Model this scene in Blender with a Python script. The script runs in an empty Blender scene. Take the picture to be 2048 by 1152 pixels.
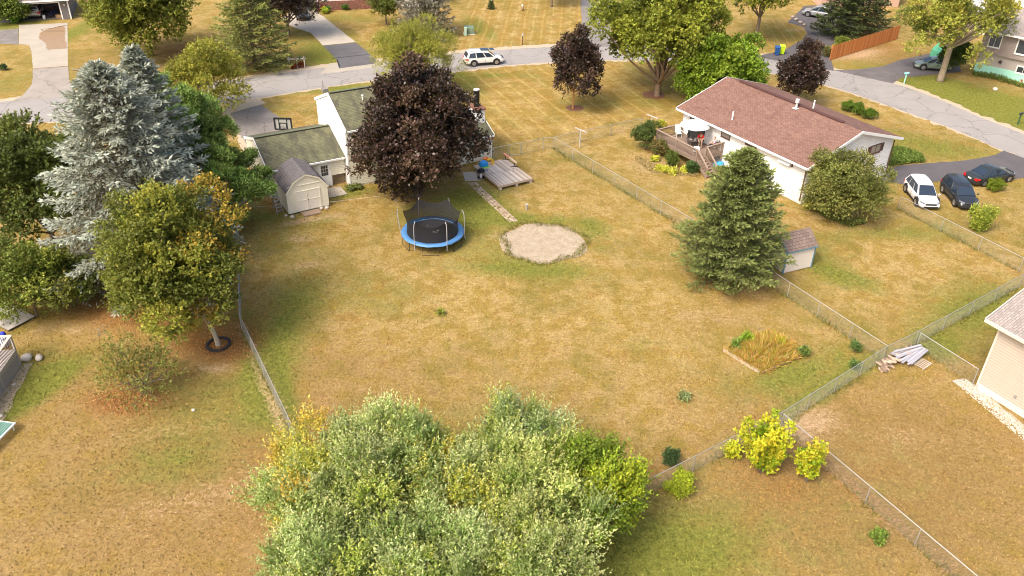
import bpy, bmesh, math, random
import numpy as np
from mathutils import Vector, Matrix
from mathutils.geometry import tessellate_polygon

# ---------------------------------------------------------------- camera, light, exposure
scene = bpy.context.scene
COL = scene.collection
FOC, TILT, ROLL, CAMH = 1700.0, math.radians(32.9), math.radians(1.35), 33.0
_f = np.array([0, math.cos(TILT), -math.sin(TILT)])
_r0 = np.array([1.0, 0, 0]); _u0 = np.cross(_r0, _f)
_r = math.cos(ROLL) * _r0 + math.sin(ROLL) * _u0
_u = -math.sin(ROLL) * _r0 + math.cos(ROLL) * _u0
camd = bpy.data.cameras.new('camera'); cam = bpy.data.objects.new('camera', camd); COL.objects.link(cam)
camd.sensor_width = 36.0; camd.lens = 36.0 * FOC / 2048.0
camd.clip_start = 0.5; camd.clip_end = 6000
m = Matrix(((_r[0], _u[0], -_f[0], 0), (_r[1], _u[1], -_f[1], 0), (_r[2], _u[2], -_f[2], CAMH), (0, 0, 0, 1)))
cam.matrix_world = m
scene.camera = cam

SUN_EL, SUN_AZ = math.radians(50), math.radians(228)      # azimuth: direction the light comes from, CCW from +X
world = bpy.data.worlds.new('World'); scene.world = world; world.use_nodes = True
wn = world.node_tree; bg = wn.nodes['Background']
sky = wn.nodes.new('ShaderNodeTexSky'); sky.sky_type = 'NISHITA'; sky.sun_disc = False
sky.sun_elevation = SUN_EL; sky.sun_rotation = math.radians(90) - SUN_AZ
sky.dust_density = 6.0; sky.air_density = 0.9; sky.ozone_density = 0.0
wn.links.new(sky.outputs[0], bg.inputs[0]); bg.inputs[1].default_value = 0.15
sd = bpy.data.lights.new('sun', 'SUN'); sun = bpy.data.objects.new('sun', sd); COL.objects.link(sun)
sd.energy = 1.25; sd.angle = math.radians(18); sd.color = (1.0, 0.93, 0.81)
sv = Vector((math.cos(SUN_EL) * math.cos(SUN_AZ), math.cos(SUN_EL) * math.sin(SUN_AZ), math.sin(SUN_EL)))
sun.rotation_euler = (-sv).to_track_quat('-Z', 'Y').to_euler(); sun.location = (-20, 0, 60)
scene.view_settings.view_transform = 'Standard'; scene.view_settings.look = 'None'
scene.view_settings.exposure = 0.94; scene.view_settings.gamma = 1.0
scene.cycles.filter_width = 1.0; scene.cycles.max_bounces = 6; scene.cycles.transparent_max_bounces = 12

# ---------------------------------------------------------------- survey helpers: photo bearings to metres on the ground
def at(x, y, z=0.0):
    d = _f + _r * (x - 1024) / FOC - _u * (y - 576) / FOC
    t = (z - CAMH) / d[2]
    return Vector((d[0] * t, d[1] * t, z))
def proj(p):
    q = np.array(p, float) - np.array([0, 0, CAMH]); D = q @ _f
    return 1024 + FOC * (q @ _r) / D, 576 - FOC * (q @ _u) / D
NX, NY = 962.0, 3203.0
def under(x, y, yb):
    """ground point of something whose tip is seen at (x,y) and whose foot is on row yb; returns point and height"""
    xb = x + (NX - x) * (yb - y) / (NY - y)
    b = at(xb, yb); lo, hi = 0.0, 32.0
    for _ in range(40):
        mm = (lo + hi) / 2
        if proj((b.x, b.y, mm))[1] > y: lo = mm
        else: hi = mm
    return b, lo

# ---------------------------------------------------------------- materials
def srgb(r, g, b):
    return tuple(((c / 255) / 12.92 if c / 255 <= 0.04045 else (((c / 255) + 0.055) / 1.055) ** 2.4) for c in (r, g, b))
class NT:
    def __init__(s, name):
        s.m = bpy.data.materials.new(name); s.m.use_nodes = True
        s.t = s.m.node_tree; s.b = s.t.nodes['Principled BSDF']; s.out = s.t.nodes['Material Output']
    def n(s, typ, **kw):
        o = s.t.nodes.new(typ)
        for k, v in kw.items():
            if k.startswith('i_'):
                key = k[2:]; key = int(key) if key.isdigit() else key
                s.set(o, key, v)
            else: setattr(o, k, v)
        return o
    def set(s, o, key, v):
        if isinstance(v, bpy.types.NodeSocket): s.t.links.new(v, o.inputs[key])
        else:
            sk = o.inputs[key]
            if sk.type == 'RGBA' and len(v) == 3: v = (*v, 1)
            sk.default_value = v
    def coord(s, kind='Object', scale=None, rot=None):
        c = s.n('ShaderNodeTexCoord').outputs[kind]
        if scale or rot:
            mp = s.n('ShaderNodeMapping', i_0=c)
            if scale: mp.inputs['Scale'].default_value = scale
            if rot: mp.inputs['Rotation'].default_value = rot
            c = mp.outputs[0]
        return c
    def noise(s, vec, scale, detail=4, rough=.6, dist=0):
        o = s.n('ShaderNodeTexNoise', i_Vector=vec, i_Scale=scale, i_Detail=detail, i_Roughness=rough, i_Distortion=dist)
        return o.outputs['Fac']
    def mr(s, v, a, b, c=0., d=1.):
        return s.n('ShaderNodeMapRange', i_0=v, i_1=a, i_2=b, i_3=c, i_4=d).outputs[0]
    def math(s, op, a, b=0.5, c=None):
        o = s.n('ShaderNodeMath', operation=op, i_0=a, i_1=b)
        if c is not None: s.set(o, 2, c)
        return o.outputs[0]
    def mix(s, f, a, b, mode='MIX'):
        o = s.n('ShaderNodeMix', data_type='RGBA', blend_type=mode); s.set(o, 0, f); s.set(o, 6, a); s.set(o, 7, b)
        return o.outputs[2]
    def attr(s, nm): return s.n('ShaderNodeAttribute', attribute_name=nm)
    def bump(s, h, strength=.3, dist=.02):
        o = s.n('ShaderNodeBump', i_Height=h, i_Strength=strength, i_Distance=dist)
        s.t.links.new(o.outputs[0], s.b.inputs['Normal'])
    def base(s, c): s.set(s.b, 'Base Color', c)
_mats = {}
def pm(name, color, rough=.75, var=.16, scale=3., metal=0., bump=0., spec=.4, stretch=None, coat=0., dirt=None):
    if name in _mats: return _mats[name]
    t = NT(name); c = t.coord(scale=stretch)
    n1 = t.noise(c, scale, 5); n2 = t.noise(c, scale * 9, 3)
    f = t.math('ADD', t.math('MULTIPLY', n1, .65), t.math('MULTIPLY', n2, .35))
    v = t.mr(f, .3, .7, 1 - var, 1 + var)
    col = t.mix(1.0, color, t.n('ShaderNodeCombineColor', i_0=v, i_1=v, i_2=v).outputs[0], 'MULTIPLY')
    if dirt: col = t.mix(t.mr(t.noise(c, scale * .6, 6, .7), .52, .72), col, dirt)
    t.base(col); t.b.inputs['Roughness'].default_value = rough; t.b.inputs['Metallic'].default_value = metal
    t.b.inputs['Specular IOR Level'].default_value = spec; t.b.inputs['Coat Weight'].default_value = coat
    if bump: t.bump(f, bump, .02)
    _mats[name] = t.m; return t.m
def leafmat(name, trans=.3, rough=.55, spec=.25):
    if name in _mats: return _mats[name]
    t = NT(name); a = t.attr('col').outputs['Color']
    t.base(a); t.b.inputs['Roughness'].default_value = rough; t.b.inputs['Specular IOR Level'].default_value = spec
    tr = t.n('ShaderNodeBsdfTranslucent', i_Color=t.mix(.5, a, (.30, .34, .04)))
    mx = t.n('ShaderNodeMixShader', i_0=trans, i_1=t.b.outputs[0], i_2=tr.outputs[0])
    t.t.links.new(mx.outputs[0], t.out.inputs[0])
    _mats[name] = t.m; return t.m
def shingle_mat(name, c1, c2, mortar, rot=0, moss=None, w=.32, h=.16):
    t = NT(name); c = t.coord(rot=(0, 0, rot))
    br = t.n('ShaderNodeTexBrick', i_Vector=c, i_Scale=1.0); br.inputs['Color1'].default_value = (*c1, 1); br.inputs['Color2'].default_value = (*c2, 1)
    br.inputs['Mortar'].default_value = (*mortar, 1); br.inputs['Brick Width'].default_value = w; br.inputs['Row Height'].default_value = h
    br.inputs['Mortar Size'].default_value = .012; br.inputs['Bias'].default_value = -.1
    col = br.outputs['Color']
    n1 = t.noise(c, 1.2, 6, .7); n2 = t.noise(c, 30, 3)
    k = t.mr(t.math('ADD', t.math('MULTIPLY', n1, .5), t.math('MULTIPLY', n2, .5)), .3, .7, .75, 1.25)
    col = t.mix(1., col, t.n('ShaderNodeCombineColor', i_0=k, i_1=k, i_2=k).outputs[0], 'MULTIPLY')
    if moss:
        st = t.noise(t.coord(scale=(.5, .16, .5) if not rot else (.16, .5, .5)), 2.2, 5, .65)
        col = t.mix(t.mr(st, .44, .62, 0, .8), col, moss)
    t.base(col); t.b.inputs['Roughness'].default_value = .95; t.b.inputs['Specular IOR Level'].default_value = .2
    t.bump(br.outputs['Fac'], -.6, .02)
    return t.m
glass = pm('window_glass', (.035, .045, .055), rough=.06, var=.3, scale=1.5, spec=.8)
WHITE = pm('white_paint', (.80, .80, .78), var=.05, scale=1.2)
CREAMW = pm('cream_siding', (.74, .71, .58), var=.06, scale=.8)

# ---------------------------------------------------------------- mesh helpers
def tag(o, label=None, cat=None, group=None, kind=None):
    if label: o['label'] = label
    if cat: o['category'] = cat
    if group: o['group'] = group
    if kind: o['kind'] = kind
    return o
def thing(name, label, cat, loc=(0, 0, 0), rz=0., group=None):
    o = bpy.data.objects.new(name, None); COL.objects.link(o); o.location = loc; o.rotation_euler = (0, 0, rz)
    o.empty_display_size = .3
    return tag(o, label, cat, group)
def copy_tree(o, parent=None, depth=0):
    c = o.copy(); COL.objects.link(c)
    if parent is not None: c.parent = parent
    for ch in list(o.children): copy_tree(ch, c, depth + 1)
    return c
class MB:
    def __init__(s): s.v = []; s.f = []
    def add(s, vs, fs):
        b = len(s.v); s.v += [tuple(p) for p in vs]; s.f += [tuple(i + b for i in f) for f in fs]; return s
    def hexa(s, p):   # 8 points: bottom 0-3 ccw, top 4-7
        return s.add(p, [(3, 2, 1, 0), (4, 5, 6, 7), (0, 1, 5, 4), (1, 2, 6, 5), (2, 3, 7, 6), (3, 0, 4, 7)])
    def box(s, c, d, rz=0., tilt=None):
        hx, hy, hz = d[0] / 2, d[1] / 2, d[2] / 2
        p = [Vector(q) for q in ((-hx, -hy, -hz), (hx, -hy, -hz), (hx, hy, -hz), (-hx, hy, -hz), (-hx, -hy, hz), (hx, -hy, hz), (hx, hy, hz), (-hx, hy, hz))]
        M = Matrix.Rotation(rz, 3, 'Z')
        if tilt is not None: M = M @ tilt
        return s.hexa([tuple(M @ q + Vector(c)) for q in p])
    def span(s, a, b):  # box from min to max corner
        return s.box([(a[i] + b[i]) / 2 for i in range(3)], [abs(b[i] - a[i]) for i in range(3)])
    def bar(s, p, q, w, h=None, up=(0, 0, 1)):
        h = h or w; p = Vector(p); q = Vector(q); d = (q - p).normalized(); u = Vector(up)
        if abs(d.dot(u)) > .98: u = Vector((1, 0, 0))
        a = d.cross(u).normalized() * w / 2; b = a.cross(d).normalized() * h / 2
        return s.hexa([p - a - b, p + a - b, q + a - b, q - a - b, p - a + b, p + a + b, q + a + b, q - a + b])
    def tube(s, pts, rs, n=8, cap=True):
        pts = [Vector(p) for p in pts]
        if not hasattr(rs, '__len__'): rs = [rs] * len(pts)
        b = len(s.v); prev = None
        for i, p in enumerate(pts):
            d = (pts[min(i + 1, len(pts) - 1)] - pts[max(i - 1, 0)]).normalized()
            if prev is None: a = d.orthogonal().normalized()
            else: a = (prev - d * prev.dot(d)).normalized()
            prev = a; c = d.cross(a)
            for k in range(n):
                t = 2 * math.pi * k / n; s.v.append(tuple(p + (a * math.cos(t) + c * math.sin(t)) * rs[i]))
        for i in range(len(pts) - 1):
            for k in range(n):
                k2 = (k + 1) % n; s.f.append((b + i * n + k, b + i * n + k2, b + (i + 1) * n + k2, b + (i + 1) * n + k))
        if cap:
            s.f.append(tuple(b + k for k in reversed(range(n)))); e = b + (len(pts) - 1) * n
            s.f.append(tuple(e + k for k in range(n)))
        return s
    def ell(s, c, r, n=12, mm=8, sq=1.0, lump=0, seed=0):
        rng = random.Random(seed); b = len(s.v)
        for j in range(mm + 1):
            ph = math.pi * j / mm
            for i in range(n):
                th = 2 * math.pi * i / n; k = 1 + lump * (rng.random() - .5)
                s.v.append((c[0] + r[0] * k * math.sin(ph) * math.cos(th), c[1] + r[1] * k * math.sin(ph) * math.sin(th), c[2] + r[2] * k * math.cos(ph)))
        for j in range(mm):
            for i in range(n):
                i2 = (i + 1) % n; s.f.append((b + j * n + i, b + (j + 1) * n + i, b + (j + 1) * n + i2, b + j * n + i2))
        return s
    def ring(s, c, r0, r1, z0, z1, n=48):
        b = len(s.v)
        for i in range(n):
            t = 2 * math.pi * i / n; ct, st = math.cos(t), math.sin(t)
            for (r, z) in ((r0, z0), (r1, z0), (r1, z1), (r0, z1)): s.v.append((c[0] + r * ct, c[1] + r * st, z))
        for i in range(n):
            j = (i + 1) % n
            for k in range(4):
                k2 = (k + 1) % 4; s.f.append((b + 4 * i + k, b + 4 * j + k, b + 4 * j + k2, b + 4 * i + k2))
        return s
    def prism(s, poly, z0, z1):
        b = len(s.v); n = len(poly)
        s.v += [(p[0], p[1], z0) for p in poly] + [(p[0], p[1], z1) for p in poly]
        for t in tessellate_polygon([[Vector((p[0], p[1], 0)) for p in poly]]):
            s.f.append(tuple(b + n + i for i in t)); s.f.append(tuple(b + i for i in reversed(t)))
        for i in range(n): j = (i + 1) % n; s.f.append((b + i, b + j, b + n + j, b + n + i))
        return s
    def extr(s, prof, axis_a, axis_b, o, d):   # profile in plane (a,b) at o, extruded by d
        o = Vector(o); a = Vector(axis_a); bb = Vector(axis_b); d = Vector(d); n = len(prof); b = len(s.v)
        P = [o + a * p[0] + bb * p[1] for p in prof]
        s.v += [tuple(p) for p in P] + [tuple(p + d) for p in P]
        for t in tessellate_polygon([[Vector((p[0], p[1], 0)) for p in prof]]):
            s.f.append(tuple(b + i for i in t)); s.f.append(tuple(b + n + i for i in reversed(t)))
        for i in range(n): j = (i + 1) % n; s.f.append((b + i, b + j, b + n + j, b + n + i))
        return s
    def build(s, name, mat, parent=None, smooth=False, kind=None, bevel=0, sub=0, label=None, loc=None):
        me = bpy.data.meshes.new(name); me.from_pydata(s.v, [], s.f); me.update()
        bm = bmesh.new(); bm.from_mesh(me); bmesh.ops.recalc_face_normals(bm, faces=bm.faces); bm.to_mesh(me); bm.free()
        if smooth: me.shade_smooth()
        me.materials.append(mat)
        o = bpy.data.objects.new(name, me); COL.objects.link(o)
        if parent is not None: o.parent = parent
        if loc is not None: o.location = loc
        if kind: o['kind'] = kind
        if label: o['label'] = label
        if bevel:
            md = o.modifiers.new('bevel', 'BEVEL'); md.width = bevel; md.segments = 2; md.limit_method = 'ANGLE'
        if sub:
            md = o.modifiers.new('subsurf', 'SUBSURF'); md.levels = sub; md.render_levels = sub
        return o
def sheet(name, pts, z, mat, jit=.06, kind='structure', closed=True, step=.5, seed=1, parent=None):
    rng = random.Random(seed); P = []
    n = len(pts)
    for i in range(n):
        a, b = Vector(pts[i][:2]), Vector(pts[(i + 1) % n][:2]); L = (b - a).length; k = max(1, int(L / step))
        for j in range(k):
            q = a.lerp(b, j / k)
            if j: q += Vector((rng.uniform(-jit, jit), rng.uniform(-jit, jit)))
            P.append(q)
    me = bpy.data.meshes.new(name); tr = tessellate_polygon([[Vector((p.x, p.y, 0)) for p in P]])
    me.from_pydata([(p.x, p.y, z) for p in P], [], [tuple(t) for t in tr])
    bm = bmesh.new(); bm.from_mesh(me); bmesh.ops.recalc_face_normals(bm, faces=bm.faces)
    for f in bm.faces:
        if f.normal.z < 0: f.normal_flip()
    bm.to_mesh(me); bm.free()
    me.materials.append(mat); o = bpy.data.objects.new(name, me); COL.objects.link(o)
    if kind: o['kind'] = kind
    if parent is not None: o.parent = parent
    return o
def px(*ps): return [at(x, y) for x, y in ps]
def smooth_path(pts, n=6):
    out = []
    for i in range(len(pts) - 1):
        p0 = pts[max(i - 1, 0)]; p1 = pts[i]; p2 = pts[i + 1]; p3 = pts[min(i + 2, len(pts) - 1)]
        for k in range(n):
            t = k / n
            out.append(Vector([0.5 * ((2 * p1[c]) + (-p0[c] + p2[c]) * t + (2 * p0[c] - 5 * p1[c] + 4 * p2[c] - p3[c]) * t * t + (-p0[c] + 3 * p1[c] - 3 * p2[c] + p3[c]) * t ** 3) for c in range(3)]))
    out.append(Vector(pts[-1])); return out

# ---------------------------------------------------------------- lawn: one sheet to the horizon, with worn, dry and green patches
xs = np.concatenate([[-2500, -900, -300, -150], np.arange(-84, 92, .36), [150, 300, 900, 2500]])
ys = np.concatenate([[-900, -200, -40, 0, 14], np.arange(22, 142, .36), [170, 250, 500, 1200, 3500]])
GX, GY = np.meshgrid(xs, ys); nxg, nyg = len(xs), len(ys)
def blob(x, y, rx, ry=None, rot=0., soft=.5):
    c = at(x, y); ry = ry or rx; dx, dy = GX - c.x, GY - c.y; ct, st = math.cos(rot), math.sin(rot)
    d = np.sqrt(((dx * ct + dy * st) / rx) ** 2 + ((-dx * st + dy * ct) / ry) ** 2)
    return np.clip((1 + soft - d) / (2 * soft), 0, 1) ** 1.3
def strip(p, q, w, soft=.6):
    a, b = at(*p), at(*q); ax, ay, bx, by = a.x, a.y, b.x, b.y; L2 = (bx - ax) ** 2 + (by - ay) ** 2
    t = np.clip(((GX - ax) * (bx - ax) + (GY - ay) * (by - ay)) / L2, 0, 1)
    d = np.hypot(GX - ax - t * (bx - ax), GY - ay - t * (by - ay)) / w
    return np.clip((1 + soft - d) / (2 * soft), 0, 1)
def inpoly(ps, grow=0):
    P = [at(*p) for p in ps]; ins = np.zeros_like(GX, bool); n = len(P)
    for i in range(n):
        a, b = P[i], P[(i + 1) % n]
        cond = ((a.y > GY) != (b.y > GY)) & (GX < (b.x - a.x) * (GY - a.y) / (b.y - a.y + 1e-9) + a.x)
        ins ^= cond
    return ins.astype(float)
green = np.zeros_like(GX); bare = np.zeros_like(GX); litter = np.zeros_like(GX); brown = np.zeros_like(GX)
def addm(arr, v, s): arr += v * s
for a in [(1085, 440, 5.2, 1.3, -.1, .6, .65), (1190, 470, 1.6, 2.6, 0, .6, .55), (1070, 540, 5, 1.6, 0, .6, .8), (1000, 490, 1.5, 2.5, 0, .7, .3), (950, 410, 2.8, 4, 0, .6, .95),
          (900, 430, 4.5, 3, 0, .7, .55), (930, 500, 3, 2.5, 0, .7, .45), (560, 680, 2.0, 6, .1, .7, .75), (620, 560, 5, 4, 0, .8, .25), (540, 480, 3, 3, 0, .8, .45), (760, 600, 5, 3, 0, .8, .3),
          (1600, 745, 3, 1.6, .5, .6, .7), (1690, 710, 1.5, 1.8, 0, .7, .55), (1480, 770, 4, 2, 0, .8, .35), (1000, 860, 5, 2.5, 0, .7, .45), (1290, 700, 3, 2, 0, .8, .3), (1190, 620, 3, 3, 0, .8, .2),
          (1700, 560, 3, 1.6, -.5, .6, .7), (1640, 510, 2, 3.5, -.3, .6, .5), (1860, 460, 4, 2, 0, .8, .45), (1750, 470, 3.5, 1.2, 0, .8, .5), (1960, 620, 6, 3, .6, .7, .85), (1870, 690, 1.5, 1.5, 0, .7, .9),
          (1500, 1000, 9, 6, 0, .8, .16), (1330, 1080, 4, 3, 0, .8, .5), (1260, 1140, 5, 3, 0, .7, .6), (1640, 1100, 6, 4, 0, .8, .15), (1800, 900, 8, 4, 0, .9, .15), (1850, 1000, 6, 4, 0, .9, .05),
          (60, 790, 1.2, 4.5, -.4, .6, .9), (70, 740, 2.0, 2.4, 0, .7, .6), (400, 780, 4, 3, 0, .7, .35), (440, 850, 4, 3, 0, .8, .3), (200, 960, 6, 4, 0, .9, .22), (350, 930, 3, 2, 0, .8, .35), (530, 780, 1.2, 4, .3, .7, .4),
          (960, 55, 1.8, 7, .35, .5, .7), (1150, 205, 4, 3, 0, .7, .35), (1300, 205, 6, 3, 0, .7, .35), (930, 175, 2.5, 5, 0, .7, .8), (950, 150, 9, 1.0, .05, .6, .6), (1240, 60, 3, 20, 0, .6, .45), (1250, 20, 3, 16, 0, .6, .4),
          (650, 110, 3.5, 8, .4, .6, .85), (690, 35, 6, 3, 0, .7, .5), (720, 90, 1.2, 9, .5, .6, .4), (150, 65, 1.6, 8, 0, .6, .8), (20, 35, 6, 9, 0, .6, .95), (25, 160, 6, 6, 0, .8, .4), (160, 165, 3, 8, 0, .9, .3),
          (1900, 180, 13, 5, -.6, .6, .85), (2010, 235, 9, 6, -.6, .6, .85), (1830, 170, 4, 3, 0, .7, .6), (1780, 150, 3, 6, 0, .7, .2), (1560, 70, 7, 8, 0, .8, .45), (1800, 275, 9, 3.5, -.5, .7, .4), (1880, 300, 8, 3, -.3, .7, .35),
          (540, 235, 2, 5, 0, .7, .45), (600, 180, 9, 1.6, .15, .6, .45), (700, 175, 7, 2, .15, .6, .4), (700, 385, 2.5, 1.2, .5, .6, .8), (520, 430, 3, 2, .5, .7, .5), (640, 440, 2, 1.5, 0, .7, .4)]:
    addm(green, blob(*a[:6]), a[6])
addm(green, strip((478, 632), (600, 900), .9), .55); addm(green, strip((1560, 838), (1780, 700), .7), .5); addm(green, strip((1110, 300), (1560, 565), .8), .25)
addm(green, strip((1295, 985), (1550, 850), .8), .15)
for a in [(1190, 480, 1.6, .8, 0, .5, .3), (1010, 470, 2.2, .8, .3, .6, .5), (1622, 842, 2.2, 1.3, .4, .6, .65), (600, 478, 1.3, .6, 0, .5, .55), (615, 530, 1.6, .8, .2, .6, .5), (665, 432, 2, .8, .4, .6, .5), (590, 445, 1.8, .6, .5, .6, .6),
          (1800, 900, 2, 2, 0, .8, .22), (1785, 870, 3, 1.0, 0, .8, .18), (430, 737, 1.6, .6, 0, .6, .6), (145, 662, 1.0, .7, 0, .6, .5), (80, 660, 1.0, .7, 0, .6, .4), (1500, 580, 3, 1.2, 0, .7, .35), (1330, 370, 5, .8, .3, .8, .3),
          (1300, 330, 3, 3, 0, .6, .5), (1700, 110, 8, 1.5, .5, .6, .5), (1740, 115, 4, 4, 0, .8, .35), (1650, 60, 3, 2, 0, .7, .4), (1450, 640, 7, 2, 0, .9, .22), (300, 870, 7, 1.2, .3, .8, .3), (330, 800, 5, 1, .3, .8, .25), (330, 1010, 8, 1.5, .4, .8, .3),
          (560, 1070, 5, 4, 0, .8, .3), (1380, 1000, 3, 1.2, 0, .8, .25), (1900, 395, 2, 1, 0, .7, .5), (1590, 60, 3, 1, .4, .7, .5), (1560, 215, 2, 1, 0, .7, .3), (1960, 900, 3, 2, 0, .8, .25), (760, 780, 6, 2, 0, .9, .2), (1240, 530, 4, 2, 0, .9, .25), (1420, 620, 3, 2, 0, .9, .2)]:
    addm(bare, blob(*a[:6]), a[6])
addm(bare, strip((482, 650), (600, 935), .45), .5); addm(bare, strip((1600, 880), (1900, 1152), .8), .35); addm(bare, strip((1300, 960), (1560, 850), .5), .3)
for a in [(435, 690, 2.6, 1.8, 0, .7, 1.0), (480, 680, 1.3, 3, 0, .7, .6), (250, 800, 2.6, 1.5, 0, .6, 1.1), (350, 640, 4.5, 2.5, 0, .8, .7), (230, 620, 4, 2, 0, .8, .6), (120, 530, 4, 3, 0, .8, .6), (250, 590, 3, 3, 0, .8, .5),
          (560, 405, 1.5, 2.4, 0, .7, .6), (600, 415, 2, .8, 0, .6, .3), (470, 370, 2, 4, 0, .7, .6), (1520, 565, 3, 2, 0, .7, .4), (1480, 600, 5, 2, 0, .8, .4), (800, 55, 4, 3.5, 0, .7, .7), (340, 100, 5, 4, 0, .8, .5), (390, 90, 4, 6, 0, .8, .5),
          (1550, 78, 6, 5, 0, .8, .35), (1330, 300, 3, 2.5, 0, .6, .45), (1580, 1000, 4, 2, 0, .8, .4), (1530, 930, 3, 2, 0, .8, .4), (520, 960, 2.5, 6, 0, .8, .4), (1960, 440, 3, 1.5, 0, .8, .3), (1300, 950, 2, 1.5, 0, .8, .6), (1660, 390, 2, 1, .6, .7, .5), (1760, 90, 5, 6, 0, .7, .7)]:
    addm(litter, blob(*a[:6]), a[6])
addm(litter, strip((1620, 900), (1920, 1152), .7), .5)
for a in [(600, 1000, 12, 9, 0, .9, .6), (300, 1000, 12, 9, 0, .9, .7), (300, 700, 10, 6, 0, .9, .6), (1850, 1000, 12, 8, 0, .9, .75), (1800, 850, 9, 5, 0, .9, .75), (1450, 640, 5, 2, 0, .8, .4), (1600, 1050, 9, 5, 0, .9, .6), (700, 720, 7, 3, 0, .9, .25), (1200, 740, 8, 3, 0, .9, .2), (200, 130, 5, 9, 0, .8, .5), (1760, 250, 8, 2, -.6, .8, .5), (1770, 115, 6, 5, 0, .8, .7)]:
    addm(brown, blob(*a[:6]), a[6])
mowa = inpoly([(905, 128), (1240, 120), (1520, 150), (1360, 215), (1290, 232), (1100, 272), (985, 292), (900, 250)])
mowb = inpoly([(925, -60), (1160, -60), (1165, 90), (905, 105), (940, 60)])
mowc = inpoly([(1225, -60), (1300, -60), (1300, 60), (1238, 90)]) + inpoly([(1500, 30), (1620, 55), (1600, 90), (1540, 110), (1500, 110)])
mowd = inpoly([(-200, 250), (110, 240), (130, 330), (-200, 350)])
# long soft undulation plus small lumps
GZ = 0.05 * np.sin(GX * .31 + 1) * np.cos(GY * .23) - 0.06
for (cx, cy) in ():
    pass
me = bpy.data.meshes.new('lawn')
V = np.stack([GX.ravel(), GY.ravel(), np.minimum(GZ.ravel(), -.012)], 1).astype(np.float32)
ii = (np.arange(nyg - 1)[:, None] * nxg + np.arange(nxg - 1)[None, :]).ravel()
Fc = np.stack([ii, ii + 1, ii + 1 + nxg, ii + nxg], 1).astype(np.int32)
def np_mesh(me, V, F):
    me.vertices.add(len(V)); me.vertices.foreach_set('co', V.ravel())
    me.loops.add(F.size); me.loops.foreach_set('vertex_index', F.ravel())
    me.polygons.add(len(F)); me.polygons.foreach_set('loop_start', np.arange(0, F.size, F.shape[1], dtype=np.int32))
    me.polygons.foreach_set('loop_total', np.full(len(F), F.shape[1], np.int32)); me.update(calc_edges=True)
V[:, 2] = -.012
np_mesh(me, V, Fc)
for nm, arr in (('green', green), ('bare', bare), ('litter', litter), ('brown', brown), ('mowa', mowa), ('mowb', mowb + mowc + mowd)):
    a = me.attributes.new(nm, 'FLOAT', 'POINT'); a.data.foreach_set('value', arr.ravel().astype(np.float32))
t = NT('dry_lawn'); c = t.coord('Object')
nA = t.noise(c, .16, 5, .6, .5); nB = t.noise(c, .7, 6, .65, .3); nC = t.noise(c, 3.2, 5, .7); nD = t.noise(c, 14, 4, .75); nE = t.noise(c, 45, 2, .6)
stx = t.noise(t.coord('Object', scale=(1.2, 4.5, 1), rot=(0, 0, .35)), 1.1, 5, .7)
tan, straw, olive, lush, umber, sand = (.285, .192, .056), (.43, .315, .132), (.16, .142, .030), (.115, .14, .024), (.235, .145, .058), (.44, .32, .20)
c2 = t.coord('Object', rot=(.3, .2, 1.1)); nF = t.noise(c2, .42, 6, .62, .4); nG = t.noise(c2, 1.5, 5, .68, .3); nH = t.noise(t.coord('Object', rot=(.8, .1, 2.)), .085, 4, .55)
col = t.mix(t.mr(nB, .42, .60), tan, straw)
col = t.mix(t.mr(nG, .50, .62, 0, .65), col, (.275, .195, .042))
col = t.mix(t.mr(t.math('ADD', t.math('MULTIPLY', nA, .35), t.math('ADD', t.math('MULTIPLY', nF, .4), t.math('MULTIPLY', nC, .25))), .485, .60, 0, .66), col, olive)
col = t.mix(t.mr(t.math('ADD', t.math('MULTIPLY', nF, .6), t.math('MULTIPLY', nC, .4)), .47, .36, 0, .6), col, (.285, .165, .056))
col = t.mix(t.mr(nH, .48, .66, 0, .3), col, (.185, .155, .04))
br_ = t.math('ADD', t.attr('brown').outputs['Fac'], t.mr(nA, .35, .2, 0, .5))
col = t.mix(t.math('MULTIPLY', t.mr(t.math('ADD', nB, t.math('MULTIPLY', br_, .32)), .50, .85), .75), col, umber)
g = t.attr('green').outputs['Fac']
gm = t.mr(t.math('ADD', t.math('MULTIPLY', g, 1.05), t.math('ADD', t.math('MULTIPLY', t.math('SUBTRACT', nB, .5), 1.3), t.math('MULTIPLY', t.math('SUBTRACT', nD, .5), .9))), .18, .85, 0, .88)
gm = t.math('MULTIPLY', gm, t.mr(g, .03, .25))
col = t.mix(gm, col, t.mix(t.mr(nC, .35, .65), lush, (.19, .20, .038)))
l = t.attr('litter').outputs['Fac']
lm = t.math('MULTIPLY', t.mr(t.math('ADD', l, t.math('MULTIPLY', t.math('SUBTRACT', nC, .5), 1.6)), .25, 1.0), t.mr(l, .03, .2, 0, .8))
col = t.mix(lm, col, t.mix(t.mr(nD, .4, .6), (.165, .09, .035), (.33, .15, .05)))
b_ = t.attr('bare').outputs['Fac']
bmk = t.math('MULTIPLY', t.mr(t.math('ADD', b_, t.math('ADD', t.math('MULTIPLY', t.math('SUBTRACT', nC, .5), 1.4), t.math('MULTIPLY', t.math('SUBTRACT', nD, .5), .8))), .3, .8), t.mr(b_, .03, .2, 0, .9))
col = t.mix(bmk, col, t.mix(t.mr(nD, .35, .65), (.44, .29, .16), sand))
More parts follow.
